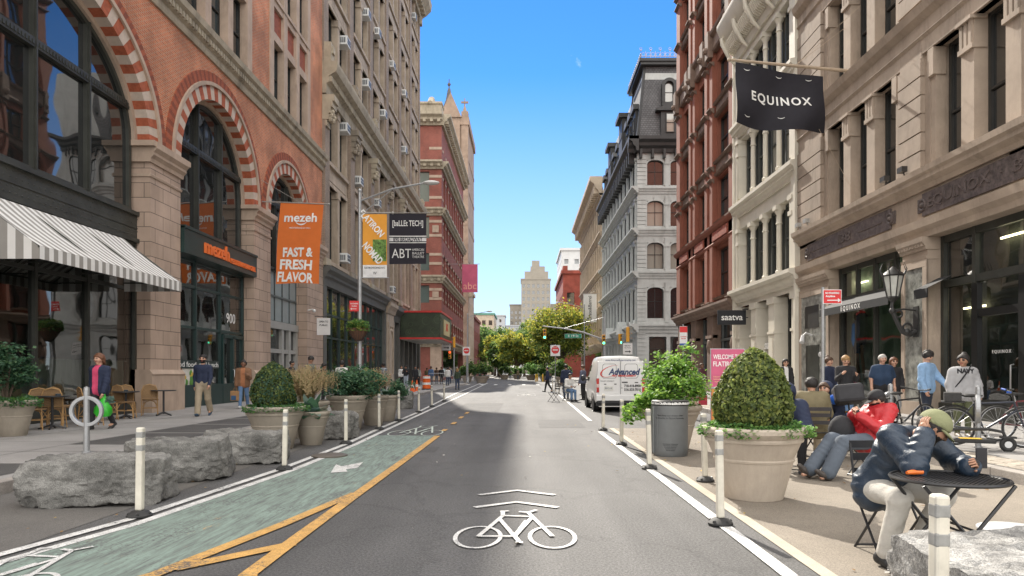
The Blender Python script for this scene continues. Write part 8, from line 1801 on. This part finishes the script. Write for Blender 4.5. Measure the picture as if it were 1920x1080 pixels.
person('woman in a grey blue jumper standing beside the van front', 3.0, 34.5, 0, 1.76, 150, 'light', ('short', 'brown'), cm('greyblue', (.10,.11,.16)), BLK, h=.025, coat=.02)
# NAVY lettering, strap, bottle, phone, bags
def part_of(t, mb, name, m): o = mb.build(name, m, t, loc=(0, 0, 0)); return o
f_ = Vector((math.cos(R(-105)), math.sin(R(-105)), 0)); r_ = Vector((f_.y, -f_.x, 0)); c_ = Vector(Jn['chest'])+f_*.153+Vector((0,0,.075)); mb = MB(); addtext(mb, 'NAVY', (0,0,0), .125, off=.006, width=.30, depth=.004); M = Matrix.Translation(c_) @ Matrix.Rotation(R(-15), 4, 'Z') @ Matrix.Rotation(R(-8), 4, 'X')
for i in range(len(mb.v)): x, y, z = mb.v[i]; mb.v[i] = tuple(M @ Vector((x, y+1.1*x*x, z)))
part_of(n1, mb, 'lettering', BLK); mb = MB(); ch = Vector(Jn['chest'])
mb.tube([tuple(ch-r_*.15+Vector((0,0,.20))), tuple(ch-r_*.04+f_*.155+Vector((0,0,.08))), tuple(ch+r_*.08+f_*.165+Vector((0,0,-.10))), tuple(ch+r_*.20+f_*.08+Vector((0,0,-.30)))], .014, 6); part_of(n1, mb, 'strap', BLK)
def held(name, label, cat, mb, m, loc): o = mb.build(name, m, loc=loc); return tag(o, label, cat)
wl = oh+Vector(Jh['wrL'])+Vector((.02,-.03,-.12)); held('water_bottle', 'clear water bottle in the hand of the light blue hoodie man', 'bottle', MB().lathe([(.03,-.1),(.032,-.09),(.032,.05),(.014,.08),(.014,.10),(0,.10)], n=14), mat('bottle_clear', (.5,.55,.58), .15), wl)
wl = o1+Vector(J1['wrL'])+Vector((0,0,-.10)); b = MB(); rnb = random.Random(3); prof = [(.02,.0),(.05,-.05),(.12,-.14),(.17,-.25),(.18,-.36),(.14,-.44),(.0,-.46)]; b.lathe(prof, n=26, sq=.7)
b.v = [(x*(1+.12*math.sin(6*math.atan2(y, x)+z*20)), y*(1+.12*math.cos(5*math.atan2(y, x)+z*17)), z) for x, y, z in b.v]; bag = thing('carrier_bag', 'bright green plastic carrier bag held by the woman in pink', 'bag', wl); b.build('sack', mat('bag_green', (.03,.40,.025), .4, .2, 7, .3, 30), bag, loc=(0,0,0)); mb = MB(); mb.tube([(-.05,0,-.05),(-.03,0,.05),(.0,0,.08),(.03,0,.05),(.05,0,-.05)], .012, 6); mb.build('handle', MATS['bag_green'], bag, loc=(0,0,0)); mb = MB(); rosz = random.Random(2)
for k in range(16): leaf(mb, (.06+rosz.uniform(0,.14), rosz.uniform(-.05,.05), -.10+rosz.uniform(-.04,.08)), (0,-1,.5), .07, rosz, k % 3, 2)
mb.build('leafy_vegetable', KALE, bag, loc=(0,0,0))
wl = o2+Vector(J2['wrR'])+Vector((-.02,-.02,-.12)); bag = thing('paper_bag', 'brown paper bag with a blue print held by the woman in the fleece', 'bag', wl); MB().box(-.15,.15,-.08,.08,-.42,-.08).build('sack', mat('kraft_paper', (.33,.19,.09), .85, .15, 6), bag, bevel=.012, loc=(0,0,0)); mb = MB(); mb.box(-.12,.05,-.084,-.081,-.40,-.24); mb.build('blue_print', mat('print_blue', (.03,.09,.2), .7), bag, loc=(0,0,0)); mb = MB()
for s in (-1, 1): mb.tube([(-.06,s*.07,-.08),(-.03,s*.03,.04),(.03,s*.03,.04),(.06,s*.07,-.08)], .006, 5)
mb.build('handle', MATS['kraft_paper'], bag, loc=(0,0,0))
held('red_bag', 'small red bag carried by the person in tan trousers', 'bag', MB().box(-.12,.12,-.06,.06,-.28,0).tube([(-.08,0,0),(0,0,.15),(.08,0,0)], .012, 6), cm('red_bag', (.35,.03,.05)), (5.35, 20.4, .72))
# ---- seated people on the plaza
def seat_joints(H=1.74, sz=.46, lean=10, kn=((.10,.44,.50),(-.10,.44,.50)), an=((.11,.46,.09),(-.11,.46,.09)), el=None, wr=None, hd=None, **kw):
    l = R(lean); T = .50*H/1.74; pe = (0, .02, sz+.11); ch = (0, .02+math.sin(l)*T*.66, pe[2]+math.cos(l)*T*.66); nk = (0, .02+math.sin(l)*T*1.02, pe[2]+math.cos(l)*T*1.02); he = hd or (0, nk[1]+.05+math.sin(l)*.1, nk[2]+.15)
    J = dict(pel=pe, chest=ch, neck=nk, head=he, hipR=(.095,.0,sz+.09), hipL=(-.095,.0,sz+.09), knR=kn[0], knL=kn[1], anR=an[0], anL=an[1])
    s1 = .02+math.sin(l)*T*.92; s2 = pe[2]+math.cos(l)*T*.90
    J.update(shR=(.175,s1,s2), shL=(-.175,s1,s2)); el = el or ((.24,s1+.06,s2-.27),(-.24,s1+.06,s2-.27)); wr = wr or ((.14,s1+.26,s2-.30),(-.14,s1+.26,s2-.30)); J.update(elR=el[0], elL=el[1], wrR=wr[0], wrL=wr[1]); J.update(kw); return J
# man at the mesh table: heading toward the camera and to the right, bent over, one hand to his head
A_ = -65
Jc = seat_joints(lean=34, sz=.45, kn=((.25,.38,.53),(-.14,.44,.53)), an=((.27,.27,.10),(.0,.31,.10)), hd=(.03,.47,1.035), el=((.27,.50,.77),(-.28,.44,.765)), wr=((.165,.50,.985),(-.03,.70,.775)), shR=(.19,.26,.965), shL=(-.19,.29,.945), neck=(.02,.33,.985), chest=(0,.19,.82), hdR=(-.15,-.12,.9), hdL=(.35,.55,.35), curlR=.5, curlL=1.1)
cman, Jcm, oc = person('man in a dark padded jacket and olive cap bent over the mesh table', 2.80, 5.40, 0, 1.78, A_, 'mid', ('cap', 'black', CAPG), DNV, PGREY, (.02,.02,.02), J=Jc, hpitch=33, hyaw=-42, h=.011, coat=.03, beard=True, bulk=1.02, baggy=.01, wrk=.006)
wl = Vector(Jcm['wrL'])+oc; held('phone', 'dark phone in the hand of the man at the mesh table', 'phone', MB().box(-.038,.038,-.005,.005,0,.14), mat('phone_dark', (.02,.02,.025), .2), (wl.x+.06, wl.y-.03, wl.z+.0))
# man in red, slouched, legs stretched to the left
Jr = seat_joints(lean=-28, sz=.42, kn=((.12,.50,.52),(-.08,.50,.50)), an=((.13,.86,.12),(-.08,.74,.10)), hd=(.02,-.16,1.06), el=((.26,.06,.66),(-.27,.04,.66)), wr=((.08,.18,.86),(-.06,.20,.84)), hdR=(-.4,.3,1), hdL=(.4,.3,1), curlR=1.2, curlL=1.2)
person('man in a red jacket and black cap slouching with his legs stretched out', 4.70, 9.3, 0, 1.78, 197, 'light', ('cap', 'black', BLK), REDC, SLATEC, (.06,.05,.045), J=Jr, hpitch=18, hyaw=30, h=.013, coat=.028, bulk=1.04, wrk=.006, baggy=.05, beard=True)
person('hooded figure in navy hunched on a chair beside the big planter', 3.92, 10.1, 0, 1.76, -115, 'mid', ('short', 'black'), NVY, BLK, J=seat_joints(lean=34, sz=.46, kn=((.2,.42,.54),(-.2,.42,.54)), an=((.2,.35,.09),(-.2,.35,.09)), el=((.26,.44,.66),(-.26,.44,.66)), wr=((.08,.58,.62),(-.08,.58,.62))), hpitch=38, h=.016, coat=.045, bulk=1.15, hood=True)
person('person in an olive jacket seen from behind at the small table', 4.75, 11.25, 0, 1.78, 70, 'mid', ('short', 'black'), OLV, KHK, J=seat_joints(lean=8), h=.018, coat=.04, bulk=1.12)
person('girl in a navy hood leaning on the small table', 5.4, 12.0, 0, 1.66, -130, 'light', ('long', 'brown'), NVY, PGREY, J=seat_joints(H=1.6, lean=26), hood=True, h=.02, coat=.035, hyaw=10)
person('seated figure in a white top left of the van', 2.15, 33.0, 0, 1.7, -60, 'mid', ('short', 'black'), WHC, JEAN, J=seat_joints(), h=.03, coat=.02)
held('paper_cup', 'small paper cup in front of the girl in the navy hood', 'cup', MB().lathe([(.03,0),(.04,.10),(0,.10)], n=12), WT, (5.1, 11.7, .734))
held('backpack', 'black backpack resting against the man in the red jacket', 'backpack', MB().ball((0,0,0), .2, 14, 0, (.9,.7,1.15)), BLK, (4.35, 9.35, .62))
